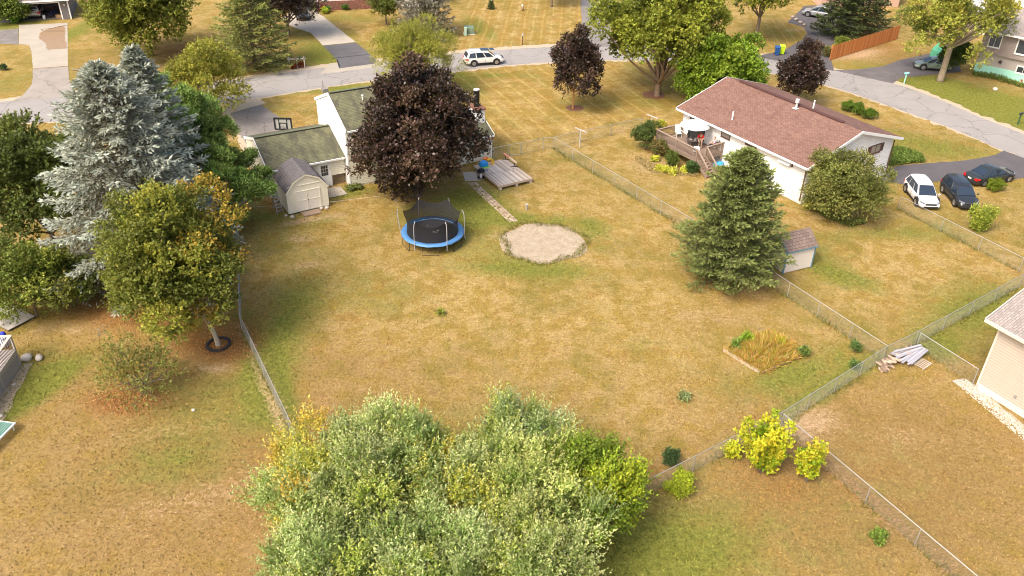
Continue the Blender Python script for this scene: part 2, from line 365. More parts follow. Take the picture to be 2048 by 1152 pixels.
# mowing tracks: real direction lines in metres
pos = t.n('ShaderNodeNewGeometry').outputs['Position']
def tracks(p, q, spacing, width, ph=0.):
    a, b = at(*p), at(*q); d = Vector((-(b.y - a.y), b.x - a.x, 0)).normalized() / spacing
    dn = t.n('ShaderNodeVectorMath', operation='DOT_PRODUCT', i_0=pos, i_1=tuple(d)).outputs['Value']
    dn = t.math('ADD', dn, t.math('ADD', t.math('MULTIPLY', nA, .5), t.math('MULTIPLY', nB, .12))); dn = t.math('ADD', dn, ph)
    return t.mr(t.math('ADD', t.math('PINGPONG', dn, .5), t.math('MULTIPLY', t.math('SUBTRACT', nC, .5), .12)), width, 0.0), t.mr(t.math('PINGPONG', dn, 1.0), .35, .65)
wA, hA = tracks((963, 172), (1087, 273), 2.0, .13); wB, hB = tracks((922, 168), (1040, 154), 3.4, .10)
ma = t.attr('mowa').outputs['Fac']
col = t.mix(t.math('MULTIPLY', ma, t.math('MULTIPLY', hA, .3)), col, (.27, .15, .032))
col = t.mix(t.math('MULTIPLY', ma, t.math('MULTIPLY', hB, .14)), col, (.22, .17, .034))
col = t.mix(t.math('MULTIPLY', ma, t.math('MULTIPLY', t.math('MAXIMUM', wA, t.math('MULTIPLY', wB, .45)), t.mr(nB, .36, .64, .12, .62))), col, (.50, .38, .135))
wC, hC = tracks((1025, 87), (1037, 35), 1.25, .17); mb_ = t.attr('mowb').outputs['Fac']
col = t.mix(t.math('MULTIPLY', mb_, t.math('MULTIPLY', hC, .4)), col, (.28, .17, .038))
col = t.mix(t.math('MULTIPLY', mb_, t.math('MULTIPLY', wC, t.mr(nB, .38, .66, .05, .55))), col, (.50, .38, .14))
nK = t.noise(t.coord('Object', rot=(.5, .9, .4)), 6.5, 3, .8); fine = t.math('ADD', t.math('ADD', t.math('MULTIPLY', nD, .30), t.math('MULTIPLY', nK, .42)), t.math('ADD', t.math('MULTIPLY', stx, .12), t.math('MULTIPLY', nC, .16)))
k = t.math('MULTIPLY', t.mr(fine, .39, .61, .64, 1.36), t.math('ADD', t.attr('jit').outputs['Fac'], 1.0))
col = t.mix(1., col, t.n('ShaderNodeCombineColor', i_0=k, i_1=k, i_2=k).outputs[0], 'MULTIPLY')
t.base(col); t.b.inputs['Roughness'].default_value = 1.; t.b.inputs['Specular IOR Level'].default_value = .05
t.bump(fine, .7, .07)
me.materials.append(t.m); lawn = bpy.data.objects.new('ground', me); COL.objects.link(lawn); lawn['kind'] = 'structure'
LAWN_MAT = t.m

# ---------------------------------------------------------------- roads and drives
def asphalt(name, color, crack=.5, tone=.18):
    t = NT(name); c = t.coord(); n1 = t.noise(c, .5, 5, .6); n2 = t.noise(c, 18, 4, .7)
    vo = t.n('ShaderNodeTexVoronoi', feature='DISTANCE_TO_EDGE', i_Scale=.28)
    t.set(vo, 'Vector', t.n('ShaderNodeVectorMath', operation='ADD', i_0=c, i_1=t.n('ShaderNodeTexNoise', i_Vector=c, i_Scale=1.3, i_Detail=4).outputs['Color']).outputs[0])
    k = t.mr(t.math('ADD', t.math('MULTIPLY', n1, .6), t.math('MULTIPLY', n2, .4)), .3, .7, 1 - tone, 1 + tone)
    col = t.mix(1., color, t.n('ShaderNodeCombineColor', i_0=k, i_1=k, i_2=k).outputs[0], 'MULTIPLY')
    col = t.mix(t.math('MULTIPLY', t.mr(vo.outputs['Distance'], .018, 0), crack), col, tuple(x * .35 for x in color))
    t.base(col); t.b.inputs['Roughness'].default_value = .9; t.bump(n2, .25, .01); return t.m
ROAD = asphalt('old_asphalt', (.30, .28, .262), .6, .12)
DARK = asphalt('sealed_asphalt', (.105, .095, .10), .3, .22)
MID = asphalt('weathered_asphalt', (.20, .18, .165), .75, .3)
CONC = asphalt('driveway_concrete', (.39, .345, .28), .12, .12)
GRAV = pm('sandy_gravel', (.46, .37, .26), var=.35, scale=6, bump=.5)
up_edge = [(-260, 232), (0, 204), (130, 190), (300, 178), (460, 162), (600, 141), (745, 124), (905, 108), (1060, 96), (1160, 92), (1235, 92), (1400, 101), (1521, 113), (1583, 126), (1667, 141), (1785, 166), (1877, 198), (1957, 233), (2048, 268), (2250, 350)]
lo_edge = [(2250, 450), (2048, 318), (1998, 298), (1904, 257), (1769, 209), (1672, 176), (1583, 153), (1521, 143), (1400, 126), (1235, 120), (1110, 124), (1000, 132), (880, 146), (735, 162), (600, 182), (510, 197), (400, 214), (240, 232), (120, 243), (0, 250), (-260, 282)]
def smooth_px(pts): return smooth_path([at(*p) for p in pts], 5)
sheet('road', smooth_px(up_edge) + smooth_px(lo_edge), .004, ROAD, .05)
# gravel shoulders, just under the asphalt
def widen(pts, dy): return [(x, y + dy) for x, y in pts]
sheet('gravel_shoulder', smooth_px(widen(up_edge, -6)) + smooth_px(widen(lo_edge, 2.5)), -.004, GRAV, .35, seed=5, step=.4)
sheet('driveway', px((38, 50), (135, 46), (136, 132), (66, 137), (63, 103), (58, 90), (38, 88)), .008, CONC, .02)
sheet('driveway', px((66, 138), (136, 133), (139, 160), (150, 192), (20, 205), (46, 190), (64, 168)), .0085, asphalt('pale_asphalt', (.31, .275, .24), .5), .05)
sheet('driveway', px((-60, 66), (0, 60), (37, 57), (37, 89), (0, 88), (-60, 92)), .0085, MID, .05)
sheet('driveway', px((560, 40), (600, 10), (633, 12), (636, 26), (652, 37), (683, 62), (711, 84), (646, 91), (622, 66), (589, 55)), .008, asphalt('pale_concrete', (.46, .41, .34), .3), .03)
sheet('driveway', px((646, 92), (711, 85), (735, 104), (751, 119), (752, 127), (678, 137), (672, 117)), .009, asphalt('blue_black_asphalt', (.115, .11, .115), .25, .25), .03)
sheet('concrete_apron', px((660, 128), (752, 118), (770, 124), (770, 132), (640, 148)), .006, CONC, .08)
sheet('driveway', px((1161, -60), (1221, -60), (1222, 20), (1219, 50), (1224, 70), (1240, 93), (1160, 95), (1165, 60), (1162, 20)), .008, asphalt('cracked_grey_asphalt', (.215, .195, .18), .9, .28), .08)
d2 = [(1769, 337), (1802, 331), (1848, 327), (1920, 322), (1955, 317), (1990, 310), (2007, 301), (2048, 316), (2200, 360), (2200, 372), (2048, 356), (2000, 362), (1900, 360), (1869, 364), (1800, 368), (1762, 360)]
sheet('driveway', px(*d2), .009, DARK, .04)
sheet('driveway', px((1500, 108), (1521, 110), (1567, 101), (1602, 81), (1614, 67), (1608, 54), (1575, 45), (1590, 30), (1608, 12), (1662, 8), (1680, 28), (1706, 45), (1700, 62), (1688, 70), (1661, 92), (1650, 96), (1663, 121), (1668, 142), (1583, 127), (1521, 115)), .008, DARK, .05)
sheet('driveway', px((1665, 140), (1715, 139), (1769, 132), (1796, 121), (1836, 112), (1870, 105), (1915, 118), (1922, 144), (1850, 151), (1804, 155), (1785, 167)), .0085, asphalt('dark_drive', (.135, .12, .12), .5, .25), .06)
sheet('driveway', px((470, 200), (512, 196), (520, 208), (557, 233), (600, 270), (640, 300), (500, 330), (470, 262), (453, 225)), .0055, MID, .07)
sheet('gravel_border', px((440, 205), (520, 194), (530, 207), (512, 212), (462, 226), (470, 245), (494, 290), (506, 332), (496, 334), (474, 272), (446, 228)), .0075, GRAV, .15, seed=9)
wet = pm('wet_concrete', (.33, .22, .13), rough=.35, var=.2)
sheet('wet_patch', px((90, 60), (130, 51), (133, 97), (95, 100), (92, 88), (78, 76), (80, 66)), .0125, wet, .15)
for nm, p in (('crack_seal', ((664, 117), (735, 109))), ('crack_seal', ((674, 119), (680, 135)))):
    a, b = at(*p[0]), at(*p[1]); MB().bar((a.x, a.y, .0135), (b.x, b.y, .0135), .16, .006).build(nm, pm('tar', (.03, .03, .032)), None, kind='structure')
# round pad of sand where a pool stood
def pitmat():
    t = NT('pit_sand'); c = t.coord(); n = t.noise(c, 1.5, 6, .7); n2 = t.noise(c, 16, 4, .8)
    col = t.mix(t.mr(n, .35, .65), (.35, .28, .195), (.46, .38, .285)); k = t.mr(n2, .3, .7, .72, 1.25)
    col = t.mix(1., col, t.n('ShaderNodeCombineColor', i_0=k, i_1=k, i_2=k).outputs[0], 'MULTIPLY')
    col = t.mix(t.mr(t.noise(c, 5, 5, .8), .54, .62, 0, .85), col, (.24, .19, .075))
    t.base(col); t.b.inputs['Roughness'].default_value = 1; t.bump(n2, .8, .04); return t.m
c0 = at(1086, 485); rng = random.Random(3); pit = []
ph = [rng.uniform(0, 6) for _ in range(6)]
for i in range(90):
    a = 2 * math.pi * i / 90; r = 1 + sum(.022 * math.sin((k + 2) * a + ph[k]) for k in range(6))
    pit.append((c0.x + 3.3 * r * math.cos(a), c0.y + 3.15 * r * math.sin(a)))
sheet('sand_pad', pit, .006, pitmat(), .13, step=.12)
# ---------------------------------------------------------------- building parts
SHG_GREEN = shingle_mat('green_shingles', (.185, .18, .105), (.135, .135, .08), (.07, .07, .045), moss=(.075, .072, .055))
SHG_RED = shingle_mat('red_shingles', (.255, .148, .115), (.18, .10, .082), (.12, .065, .05), rot=math.pi / 2, w=.30, h=.15)
SHG_GREY = shingle_mat('grey_shingles', (.20, .18, .18), (.15, .135, .14), (.08, .07, .07), w=.3, h=.15)
SHG_BROWN = shingle_mat('brown_shingles', (.27, .20, .165), (.185, .135, .115), (.09, .07, .06), w=.3, h=.2)
SHG_LGREY = shingle_mat('light_grey_shingles', (.36, .31, .28), (.27, .235, .22), (.16, .14, .13), rot=math.pi / 2, w=.3, h=.15)
BROWN = pm('brown_trim', (.13, .075, .055), var=.1)
REDWHITE = pm('white_siding', (.78, .775, .75), var=.05, scale=.7)
dark_in = pm('dark_interior', (.02, .02, .022), var=.1)

def lap_wall(mb, o, e, n, outline, course=.17, t=.028):
    """clapboards: outline(z)->(s0,s1) along e; each course leans out by t at its foot"""
    o, e, n = Vector(o), Vector(e), Vector(n); z = outline.z0
    while z < outline.z1 - 1e-4:
        z2 = min(z + course, outline.z1)
        a0, a1 = outline(z + 1e-4); b0, b1 = outline(z2 - 1e-4)
        U = Vector((0, 0, 1))
        zm = z + (z2 - z) * .62; m0, m1 = outline(zm)
        p = [o + e * a0 + U * z + n * t, o + e * a1 + U * z + n * t, o + e * m1 + U * zm + n * t, o + e * m0 + U * zm + n * t, o + e * b1 + U * z2 + n * .002, o + e * b0 + U * z2 + n * .002]
        q = [o + e * a0 + U * z, o + e * a1 + U * z]
        mb.add([*p, *q], [(0, 1, 2, 3), (3, 2, 4, 5), (6, 7, 1, 0)]); z = z2
class Outline:
    def __init__(s, pts): s.p = pts; s.z0 = min(q[1] for q in pts); s.z1 = max(q[1] for q in pts)
    def __call__(s, z):
        xs_ = []
        n = len(s.p)
        for i in range(n):
            (x1, z1), (x2, z2) = s.p[i], s.p[(i + 1) % n]
            if abs(z1 - z2) > 1e-6 and min(z1, z2) <= z <= max(z1, z2): xs_.append(x1 + (x2 - x1) * (z - z1) / (z2 - z1))
        return (min(xs_), max(xs_)) if xs_ else (0, 0)
def window(T, o, e, n, s0, s1, z0, z1, frame=WHITE, fw=.07, pane=None, mullions=1, sill=True, grid=None, label=None, shutters=None, proud=.05):
    """a framed window as a part with its panes and sill below it in the tree"""
    o, e, n = Vector(o), Vector(e).normalized(), Vector(n).normalized(); U = Vector((0, 0, 1)); o = o + n * .032
    def bx(mb, a, b, za, zb, d0, d1):
        p = [o + e * s + n * d + U * z for z in (za, zb) for (s, d) in ((a, d0), (b, d0), (b, d1), (a, d1))]
        mb.hexa(p)
    f = MB()
    bx(f, s0 - fw, s1 + fw, z1, z1 + fw, .002, proud); bx(f, s0 - fw, s1 + fw, z0 - fw, z0, .002, proud)
    bx(f, s0 - fw, s0, z0, z1, .002, proud); bx(f, s1, s1 + fw, z0, z1, .002, proud)
    if grid:
        for i in range(1, grid[0]): x = s0 + (s1 - s0) * i / grid[0]; bx(f, x - .012, x + .012, z0, z1, .021, .036)
        for j in range(1, grid[1]): z = z0 + (z1 - z0) * j / grid[1]; bx(f, s0, s1, z - .012, z + .012, .020, .034)
    elif mullions:
        for i in range(1, mullions + 1): x = s0 + (s1 - s0) * i / (mullions + 1); bx(f, x - .02, x + .02, z0, z1, .02, proud - .006)
    w = f.build('window', frame, T, label=label)
    k = (mullions + 1) if not grid else 1
    for i in range(k):
        a = s0 + (s1 - s0) * i / k; b = s0 + (s1 - s0) * (i + 1) / k
        m_ = MB(); bx(m_, a + .001, b - .001, z0 + .001, z1 - .001, .003, .018); m_.build('pane', pane or glass, w)
    if sill:
        m_ = MB(); bx(m_, s0 - fw - .04, s1 + fw + .04, z0 - fw - .045, z0 - fw - .003, .002, proud + .05); m_.build('sill', frame, w)
    if shutters:
        for a, b in ((s0 - fw - .40, s0 - fw - .02), (s1 + fw + .02, s1 + fw + .40)):
            m_ = MB(); bx(m_, a, b, z0 - .06, z1 + .06, .002, .025)
            for j in range(9): zz = z0 - .03 + (z1 - z0 + .06) * j / 9; bx(m_, a + .04, b - .04, zz, zz + .05, .025, .04)
            m_.build('shutter', shutters, T)
    return w
def slab_roof(mb, p, th=.12):
    """p: 4 corners of the upper surface"""
    P = [Vector(q) for q in p]; n = (P[1] - P[0]).cross(P[3] - P[0]).normalized()
    if n.z < 0: n = -n
    mb.hexa([q - n * th for q in P] + P)

# ---- cream split level house with mossy green roof
h1 = thing('house', 'cream split level house with a mossy green shingle roof, behind the largest dark purple maple', 'house', (-20.48, 64.1, 0), math.radians(29))
W_ = MB()
def h1wall(a, b, z0, z1):  # core box
    W_.span((a[0], a[1], z0), (b[0], b[1], z1))
core = MB()
core.extr([(0.02, 0), (7.38, 0), (7.38, 2.6), (3.7, 3.9), (.02, 2.6)], (0, 1, 0), (0, 0, 1), (.02, 0, 0), (5.3, 0, 0))
core.extr([(.9, .9), (7.38, .9), (7.38, 2.6), (3.7, 3.9), (.02, 2.6), (.02, 1.0), (.9, 1.0)], (0, 1, 0), (0, 0, 1), (5.32, 0, 0), (1.28, 0, 0))
core.build('wall', CREAMW, h1)
two = MB(); two.extr([(-.93, 0), (7.07, 0), (7.07, 5.3), (3.07, 7.05), (-.93, 5.3)], (0, 1, 0), (0, 0, 1), (6.64, 0, 0), (6.4, 0, 0)); two.build('wall', WHITE, h1, label='tall white gable wall')
one = MB(); one.extr([(-.93, 0), (5.8, 0), (5.8, 2.5), (2.4, 3.85), (-.93, 2.5)], (0, 1, 0), (0, 0, 1), (13.06, 0, 0), (7.3, 0, 0)); one.build('wall', CREAMW, h1)
sid = MB()
lap_wall(sid, (0, 0, 0), (1, 0, 0), (0, -1, 0), Outline([(.1, .15), (5.3, .15), (5.3, 2.6), (.1, 2.6)]))
lap_wall(sid, (0, 0, 0), (1, 0, 0), (0, -1, 0), Outline([(5.3, 1.0), (6.6, 1.0), (6.6, 2.6), (5.3, 2.6)]))
lap_wall(sid, (0, -.95, 0), (1, 0, 0), (0, -1, 0), Outline([(6.76, .15), (13.04, .15), (13.04, 5.25), (6.76, 5.25)]))
lap_wall(sid, (0, -.95, 0), (1, 0, 0), (0, -1, 0), Outline([(13.06, .15), (20.26, .15), (20.26, 2.45), (13.06, 2.45)]))
sid.build('siding', CREAMW, h1, kind='stuff')
for (x, y, z1) in ((0, -.02, 2.6), (6.62, -.97, 5.3), (20.32, -.97, 2.45), (5.28, -.02, 1.0)):
    MB().span((x - .03, y - .025, 0), (x + .10, y + .12, z1)).build('corner_board', WHITE, h1)
rf = MB()
def gable_x(mb, x0, x1, ya, yb, yr, ze, zr, oy=.3, th=.13):
    sa = (zr - ze) / (yr - ya); sb = (zr - ze) / (yb - yr)
    slab_roof(mb, [(x0, ya - oy, ze - sa * oy + th), (x1, ya - oy, ze - sa * oy + th), (x1, yr, zr + th), (x0, yr, zr + th)], th)
    slab_roof(mb, [(x0, yr + .002, zr + th), (x1, yr + .002, zr + th), (x1, yb + oy, ze - sb * oy + th), (x0, yb + oy, ze - sb * oy + th)], th)
gable_x(rf, -.02, 6.59, 0, 7.4, 3.7, 2.62, 3.92, .3)
gable_x(rf, 6.66, 13.08, -.95, 7.07, 3.06, 5.32, 7.07, .3)
gable_x(rf, 13.1, 20.48, -.95, 5.8, 2.4, 2.52, 3.87, .3)
rfo = rf.build('roof', SHG_GREEN, h1)
fa = MB()
def rake(mb, x, ya, yb, yr, ze, zr, w=.06, h=.24, oy=.3):
    sa = (zr - ze) / (yr - ya); sb = (zr - ze) / (yb - yr)
    mb.bar((x, ya - oy, ze - sa * oy + .02), (x, yr, zr + .02), w, h); mb.bar((x, yr, zr + .02), (x, yb + oy, ze - sb * oy + .02), w, h)
rake(fa, -.06, 0, 7.4, 3.7, 2.62, 3.92); rake(fa, 6.60, -.95, 7.07, 3.06, 5.32, 7.07); rake(fa, 20.5, -.95, 5.8, 2.4, 2.52, 3.87)
for (x0, x1, y, z) in ((-.02, 6.55, -.36, 2.53), (6.7, 13.08, -1.3, 5.2), (13.12, 20.46, -1.3, 2.40)):
    fa.span((x0, y - .05, z - .07), (x1, y + .05, z + .07))
fa.build('fascia', WHITE, h1)
MB().bar((-.02, 3.6, 4.10), (6.55, 3.6, 4.10), .26, .03).build('ridge_cap', pm('dark_green_cap', (.13, .145, .09)), rfo); MB().bar((6.68, 2.96, 7.24), (13, 2.96, 7.24), .26, .03).build('ridge_cap', pm('dark_green_cap', (.10, .13, .08)), rfo)
ch = MB(); ch.span((19.45, .3, 2.3), (20.3, 1.95, 4.4)); cho = ch.build('chimney', WHITE, h1)
q = MB(); q.span((19.36, .2, 4.4), (20.4, 2.05, 4.52)); q.build('chimney_cap', pm('rusty_cap', (.20, .09, .06)), cho)
q = MB(); q.tube([(19.85, 1.1, 4.52), (19.85, 1.1, 6.05)], .27, 20)
for i in range(5): q.ring((19.85, 1.1, 0), .27, .285, 4.8 + i * .24, 4.83 + i * .24, 20)
q.build('flue_pipe', pm('black_flue', (.015, .016, .018), rough=.4), cho, smooth=False)
MB().tube([(19.85, 1.1, 6.05), (19.85, 1.1, 6.13)], .29, 20).build('flue_top', pm('pale_metal', (.6, .6, .58), rough=.4), cho)
v1 = MB(); v1.tube([(9.2, 1.6, 6.2), (9.2, 1.6, 7.0)], .06, 8); v1.ell((9.2, 1.6, 7.02), (.12, .12, .08), 8, 5); v1.box((9.2, 1.55, 6.38), (.5, .45, .05)); v1.build('roof_vent', WHITE, rfo)
v1 = MB(); v1.tube([(6.9, 5.3, 6.4), (6.9, 5.3, 7.5)], .035, 6); v1.box((6.95, 5.0, 6.75), (.5, .5, .3)); v1.build('roof_vent', pm('dull_metal', (.25, .22, .2)), rfo)
window(h1, (0, -.95, 0), (1, 0, 0), (0, -1, 0), 9.6, 10.5, 3.7, 4.7); window(h1, (0, -.95, 0), (1, 0, 0), (0, -1, 0), 10.8, 12.2, 3.7, 4.7)
window(h1, (0, -.95, 0), (1, 0, 0), (0, -1, 0), 9.6, 10.8, 1.0, 2.0); window(h1, (0, -.95, 0), (1, 0, 0), (0, -1, 0), 14.2, 16.2, .9, 2.0)
dr = MB(); dr.span((4.33, -.05, .12), (5.2, -.006, 2.25)); dro = dr.build('door', pm('door_white', (.78, .78, .76), var=.03), h1)
q = MB(); q.span((4.23, -.06, .12), (4.33, -.004, 2.36)); q.span((5.2, -.06, .12), (5.3, -.004, 2.36)); q.span((4.33, -.06, 2.25), (5.2, -.004, 2.36)); q.build('door_frame', WHITE, dro)
q = MB()
for i in range(3):
    for j in range(3): q.span((4.47 + i * .205, -.062, 1.12 + j * .32), (4.65 + i * .205, -.051, 1.40 + j * .32))
q.build('pane', glass, dro); MB().ell((4.42, -.08, 1.05), (.035, .035, .035), 8, 6).build('handle', pm('brass', (.5, .35, .15), metal=1, rough=.4), dro)
lt = MB(); LX0, LX1, LZ = 5.42, 6.6, .98
for sgn in (1, -1):
    for i in range(-8, 14):
        x0 = LX0 + i * .16; a, b = (x0, 0.), (x0 + LZ * sgn if sgn > 0 else x0, LZ)
        p, r_ = (x0, 0.), (x0 + LZ, LZ)
        if sgn < 0: p, r_ = (x0, LZ), (x0 + LZ, 0.)
        t0, t1 = max(0, (LX0 - p[0]) / LZ), min(1, (LX1 - p[0]) / LZ)
        if t1 > t0 + .05: lt.bar((p[0] + LZ * t0, .2 + .012 * sgn, p[1] + (r_[1] - p[1]) * t0), (p[0] + LZ * t1, .2 + .012 * sgn, p[1] + (r_[1] - p[1]) * t1), .035, .012, up=(0, 1, 0))
lt.build('lattice_panel', pm('weathered_lath', (.33, .25, .15)), h1)
sheet('patio_slab', px((655, 377), (681, 374), (695, 389), (658, 397)), .05, pm('slab_concrete', (.45, .40, .33)), .01).name = 'patio_slab'
for (a, b) in (((640, 376), (646, 410)),):
    pass
sheet('patio_slab', px((925, 345), (962, 342), (975, 355), (958, 362), (930, 362)), .012, pm('slab_concrete', (.45, .40, .33)), .02)

# ---- white ranch house with red roof
h2 = thing('house', 'white ranch house with a red brown shingle roof and a raised side deck', 'house', (24.48, 65.31, 0), math.radians(34))
EH, RW, RL, RZ = 3.72, 11.4, 15.0, 5.45
c_ = MB(); c_.extr([(0, 0), (RW, 0), (RW, EH), (RW / 2, RZ), (0, EH)], (1, 0, 0), (0, 0, 1), (0, .02, 0), (0, RL, 0)); c_.build('wall', REDWHITE, h2)
s_ = MB()
lap_wall(s_, (0, 0, 0), (0, 1, 0), (-1, 0, 0), Outline([(.1, .9), (RL - .1, .9), (RL - .1, EH - .1), (.1, EH - .1)]), .26, .03)
lap_wall(s_, (0, .02, 0), (1, 0, 0), (0, -1, 0), Outline([(.1, .9), (RW - .1, .9), (RW - .1, EH - .05), (RW / 2, RZ - .12), (.1, EH - .05)]), .26, .03)
s_.build('siding', REDWHITE, h2, kind='stuff')
f_ = MB(); f_.span((-.03, -.03, 0), (.0, RL, .88)); f_.span((0, -.05, 0), (RW, .015, .88)); f_.build('foundation', pm('foundation_white', (.70, .68, .64), var=.08), h2)
R2 = MB(); oe, og, th = .62, .45, .14; sl = (RZ - EH) / (RW / 2)
slab_roof(R2, [(-oe, -og, EH - sl * oe + th), (-oe, RL + og, EH - sl * oe + th), (RW / 2, RL + og, RZ + th), (RW / 2, -og, RZ + th)], th)
slab_roof(R2, [(RW / 2 + .002, -og, RZ + th), (RW / 2 + .002, RL + og, RZ + th), (RW + oe, RL + og, EH - sl * oe + th), (RW + oe, -og, EH - sl * oe + th)], th)
R2o = R2.build('roof', SHG_RED, h2)
g_ = MB()
for yy in (-og - .04, RL + og + .04):
    g_.bar((-oe, yy, EH - sl * oe + .03), (RW / 2, yy, RZ + .03), .06, .24); g_.bar((RW / 2, yy, RZ + .03), (RW + oe, yy, EH - sl * oe + .03), .06, .24)
g_.span((-oe - .1, -og, EH - sl * oe - .06), (-oe, RL + og, EH - sl * oe + .10)); g_.build('gutter', WHITE, h2)
q = MB(); q.bar((RW / 2 + .05, 1.6, RZ + .24), (RW / 2 + .05, RL - 1.2, RZ + .24), .34, .09); q.build('ridge_vent', pm('dark_red_vent', (.10, .045, .04)), R2o)
def on2(x, y, z): # local coordinates of a photo bearing at height z
    p = at(x, y, z); d = p - Vector((24.48, 65.31, z)); a = math.radians(34)
    return d.x * math.cos(a) + d.y * math.sin(a), -d.x * math.sin(a) + d.y * math.cos(a)
for (x, y, L, nm) in ((1467, 223, .75, 0), (1628, 209, .7, 1)):
    u, v = on2(x, y, 4.9 if nm == 0 else 5.4); z = EH + sl * min(u, RW - u) + .1
    MB().tube([(u, v, z), (u, v, z + L + .1)], .07, 8).build('vent_pipe', WHITE, R2o)
u, v = on2(1591, 222, 5.2); z = EH + sl * u + .1
q = MB(); q.box((u, v, z + .06), (.6, .5, .04)); q.tube([(u, v, z), (u, v, z + .62)], .10, 10); q.tube([(u, v, z + .6), (u, v, z + .9)], .19, 10); q.build('roof_vent', pm('pale_metal', (.6, .6, .58), rough=.4), R2o)
window(h2, (0, 0, 0), (0, 1, 0), (-1, 0, 0), 8.88, 9.86, 2.72, 3.48, frame=BROWN, mullions=0, pane=pm('curtain_glass', (.30, .27, .23), rough=.15))
window(h2, (0, 0, 0), (0, 1, 0), (-1, 0, 0), 5.7, 6.9, 3.05, 3.52, frame=BROWN, mullions=0, pane=pm('curtain_glass', (.30, .27, .23), rough=.15))
aw = window(h2, (0, 0, 0), (0, 1, 0), (-1, 0, 0), 1.6, 2.9, 2.98, 3.5, frame=BROWN, mullions=0)
q = MB(); q.hexa([(-.06, 1.62, 2.93), (-.45, 1.62, 2.98), (-.45, 2.88, 2.98), (-.06, 2.88, 2.93), (-.06, 1.62, 3.42), (-.42, 1.62, 3.02), (-.42, 2.88, 3.02), (-.06, 2.88, 3.42)])
q.build('awning_sash', WHITE, aw, label='window sash propped open')
for (a, b, z0, z1) in ((1.62, 2.92, 3.05, 3.68), (8.3, 9.55, 2.78, 3.45)):
    window(h2, (0, .02, 0), (1, 0, 0), (0, -1, 0), a, b, z0, z1, frame=BROWN, fw=.09, mullions=1, shutters=BROWN, pane=pm('curtain_glass', (.30, .27, .23), rough=.15))
window(h2, (0, 0, 0), (0, 1, 0), (-1, 0, 0), 11.9, 14.1, 1.25, 3.3, frame=WHITE, mullions=1, sill=False, label='sliding glass door')
q = MB(); q.bar((-.08, .08, .3), (-.08, .08, 3.55), .09, .09); q.build('downspout', BROWN, h2)
q = MB(); q.bar((RW + .06, -.06, .3), (RW + .06, -.06, 3.4), .08, .08); q.build('downspout', BROWN, h2)

# ---- raised deck at the white house (local frame of that house)
DK = pm('deck_taupe', (.27, .20, .155), var=.12); DKT = pm('deck_cap', (.36, .27, .21), var=.12)
dk = thing('deck', 'raised taupe deck with a baluster railing and steps, on the white ranch house', 'deck', (24.48, 65.31, 0), math.radians(34))
U0, U1, V0, V1, FZ = -3.4, -.08, 9.4, 14.8, 1.25
nb = int((V1 - V0) / .145); brd = None
for i in range(nb):
    y = V0 + .0725 + i * .145
    if brd is None: brd = MB().span((U0, -.066, FZ - .035), (U1, .066, FZ)).build('deck_board', DK, dk); brd.location = (0, y, 0)
    else: o = brd.copy(); COL.objects.link(o); o.location = (0, y, 0)
q = MB(); q.span((U0 + .02, V0, FZ - .28), (U0 + .08, V1, FZ - .04)); q.span((U0 + .08, V0, FZ - .28), (U1, V0 + .06, FZ - .04)); q.span((U0 + .08, V1 - .06, FZ - .28), (U1, V1, FZ - .04)); q.build('rim_joist', DK, dk)
def post(u, v, z0, z1, w=.11): return MB().span((u - w / 2, v - w / 2, z0), (u + w / 2, v + w / 2, z1)).build('post', DK, dk)
RT = FZ + .98
for (u, v) in ((U0, V1), (U0, 12.1), (U0, V0), (-2.25, V0), (U1 - .1, V0), (U1 - .1, V1)): post(u, v, 0, RT)
bal0 = MB().span((-.022, -.022, FZ - .14), (.022, .022, RT - .05)).build('baluster', DK, dk); first = [True]
def baluster(u, v, dz=0.):
    if first[0]: o = bal0; first[0] = False
    else: o = bal0.copy(); COL.objects.link(o)
    o.location = (u, v, dz)
def rail_run(a, b, dz=(0, 0)):
    n = int(math.hypot(b[0] - a[0], b[1] - a[1]) / .135)
    for i in range(1, n): t_ = i / n; baluster(a[0] + (b[0] - a[0]) * t_, a[1] + (b[1] - a[1]) * t_, dz[0] + (dz[1] - dz[0]) * t_)
    MB().bar((a[0], a[1], RT + dz[0]), (b[0], b[1], RT + dz[1]), .15, .045).build('top_rail', DKT, dk)
    MB().bar((a[0], a[1], FZ + .1 + dz[0]), (b[0], b[1], FZ + .1 + dz[1]), .05, .09).build('bottom_rail', DK, dk)
rail_run((U0, V0), (U0, V1)); rail_run((U0, V1), (U1, V1)); rail_run((-2.25, V0), (U1, V0))
SR = 1.55
rail_run((U0, V0 - .06), (U0, V0 - SR), (0, -FZ * .98)); rail_run((-2.25, V0 - .06), (-2.25, V0 - SR), (0, -FZ * .98))
post(U0, V0 - SR, 0, 1.05); post(-2.25, V0 - SR, 0, 1.05)
for k in range(6):
    z = FZ - (k + 1) * FZ / 7; y = V0 - (k + .5) * SR / 6
    MB().span((U0 + .08, y - .14, z - .04), (-2.33, y + .13, z)).build('stair_tread', DKT, dk)
q = MB()
for u in (U0 + .05, -2.30): q.bar((u, V0, FZ - .25), (u, V0 - SR, -.02), .04, .26)
q.build('stair_stringer', DK, dk)

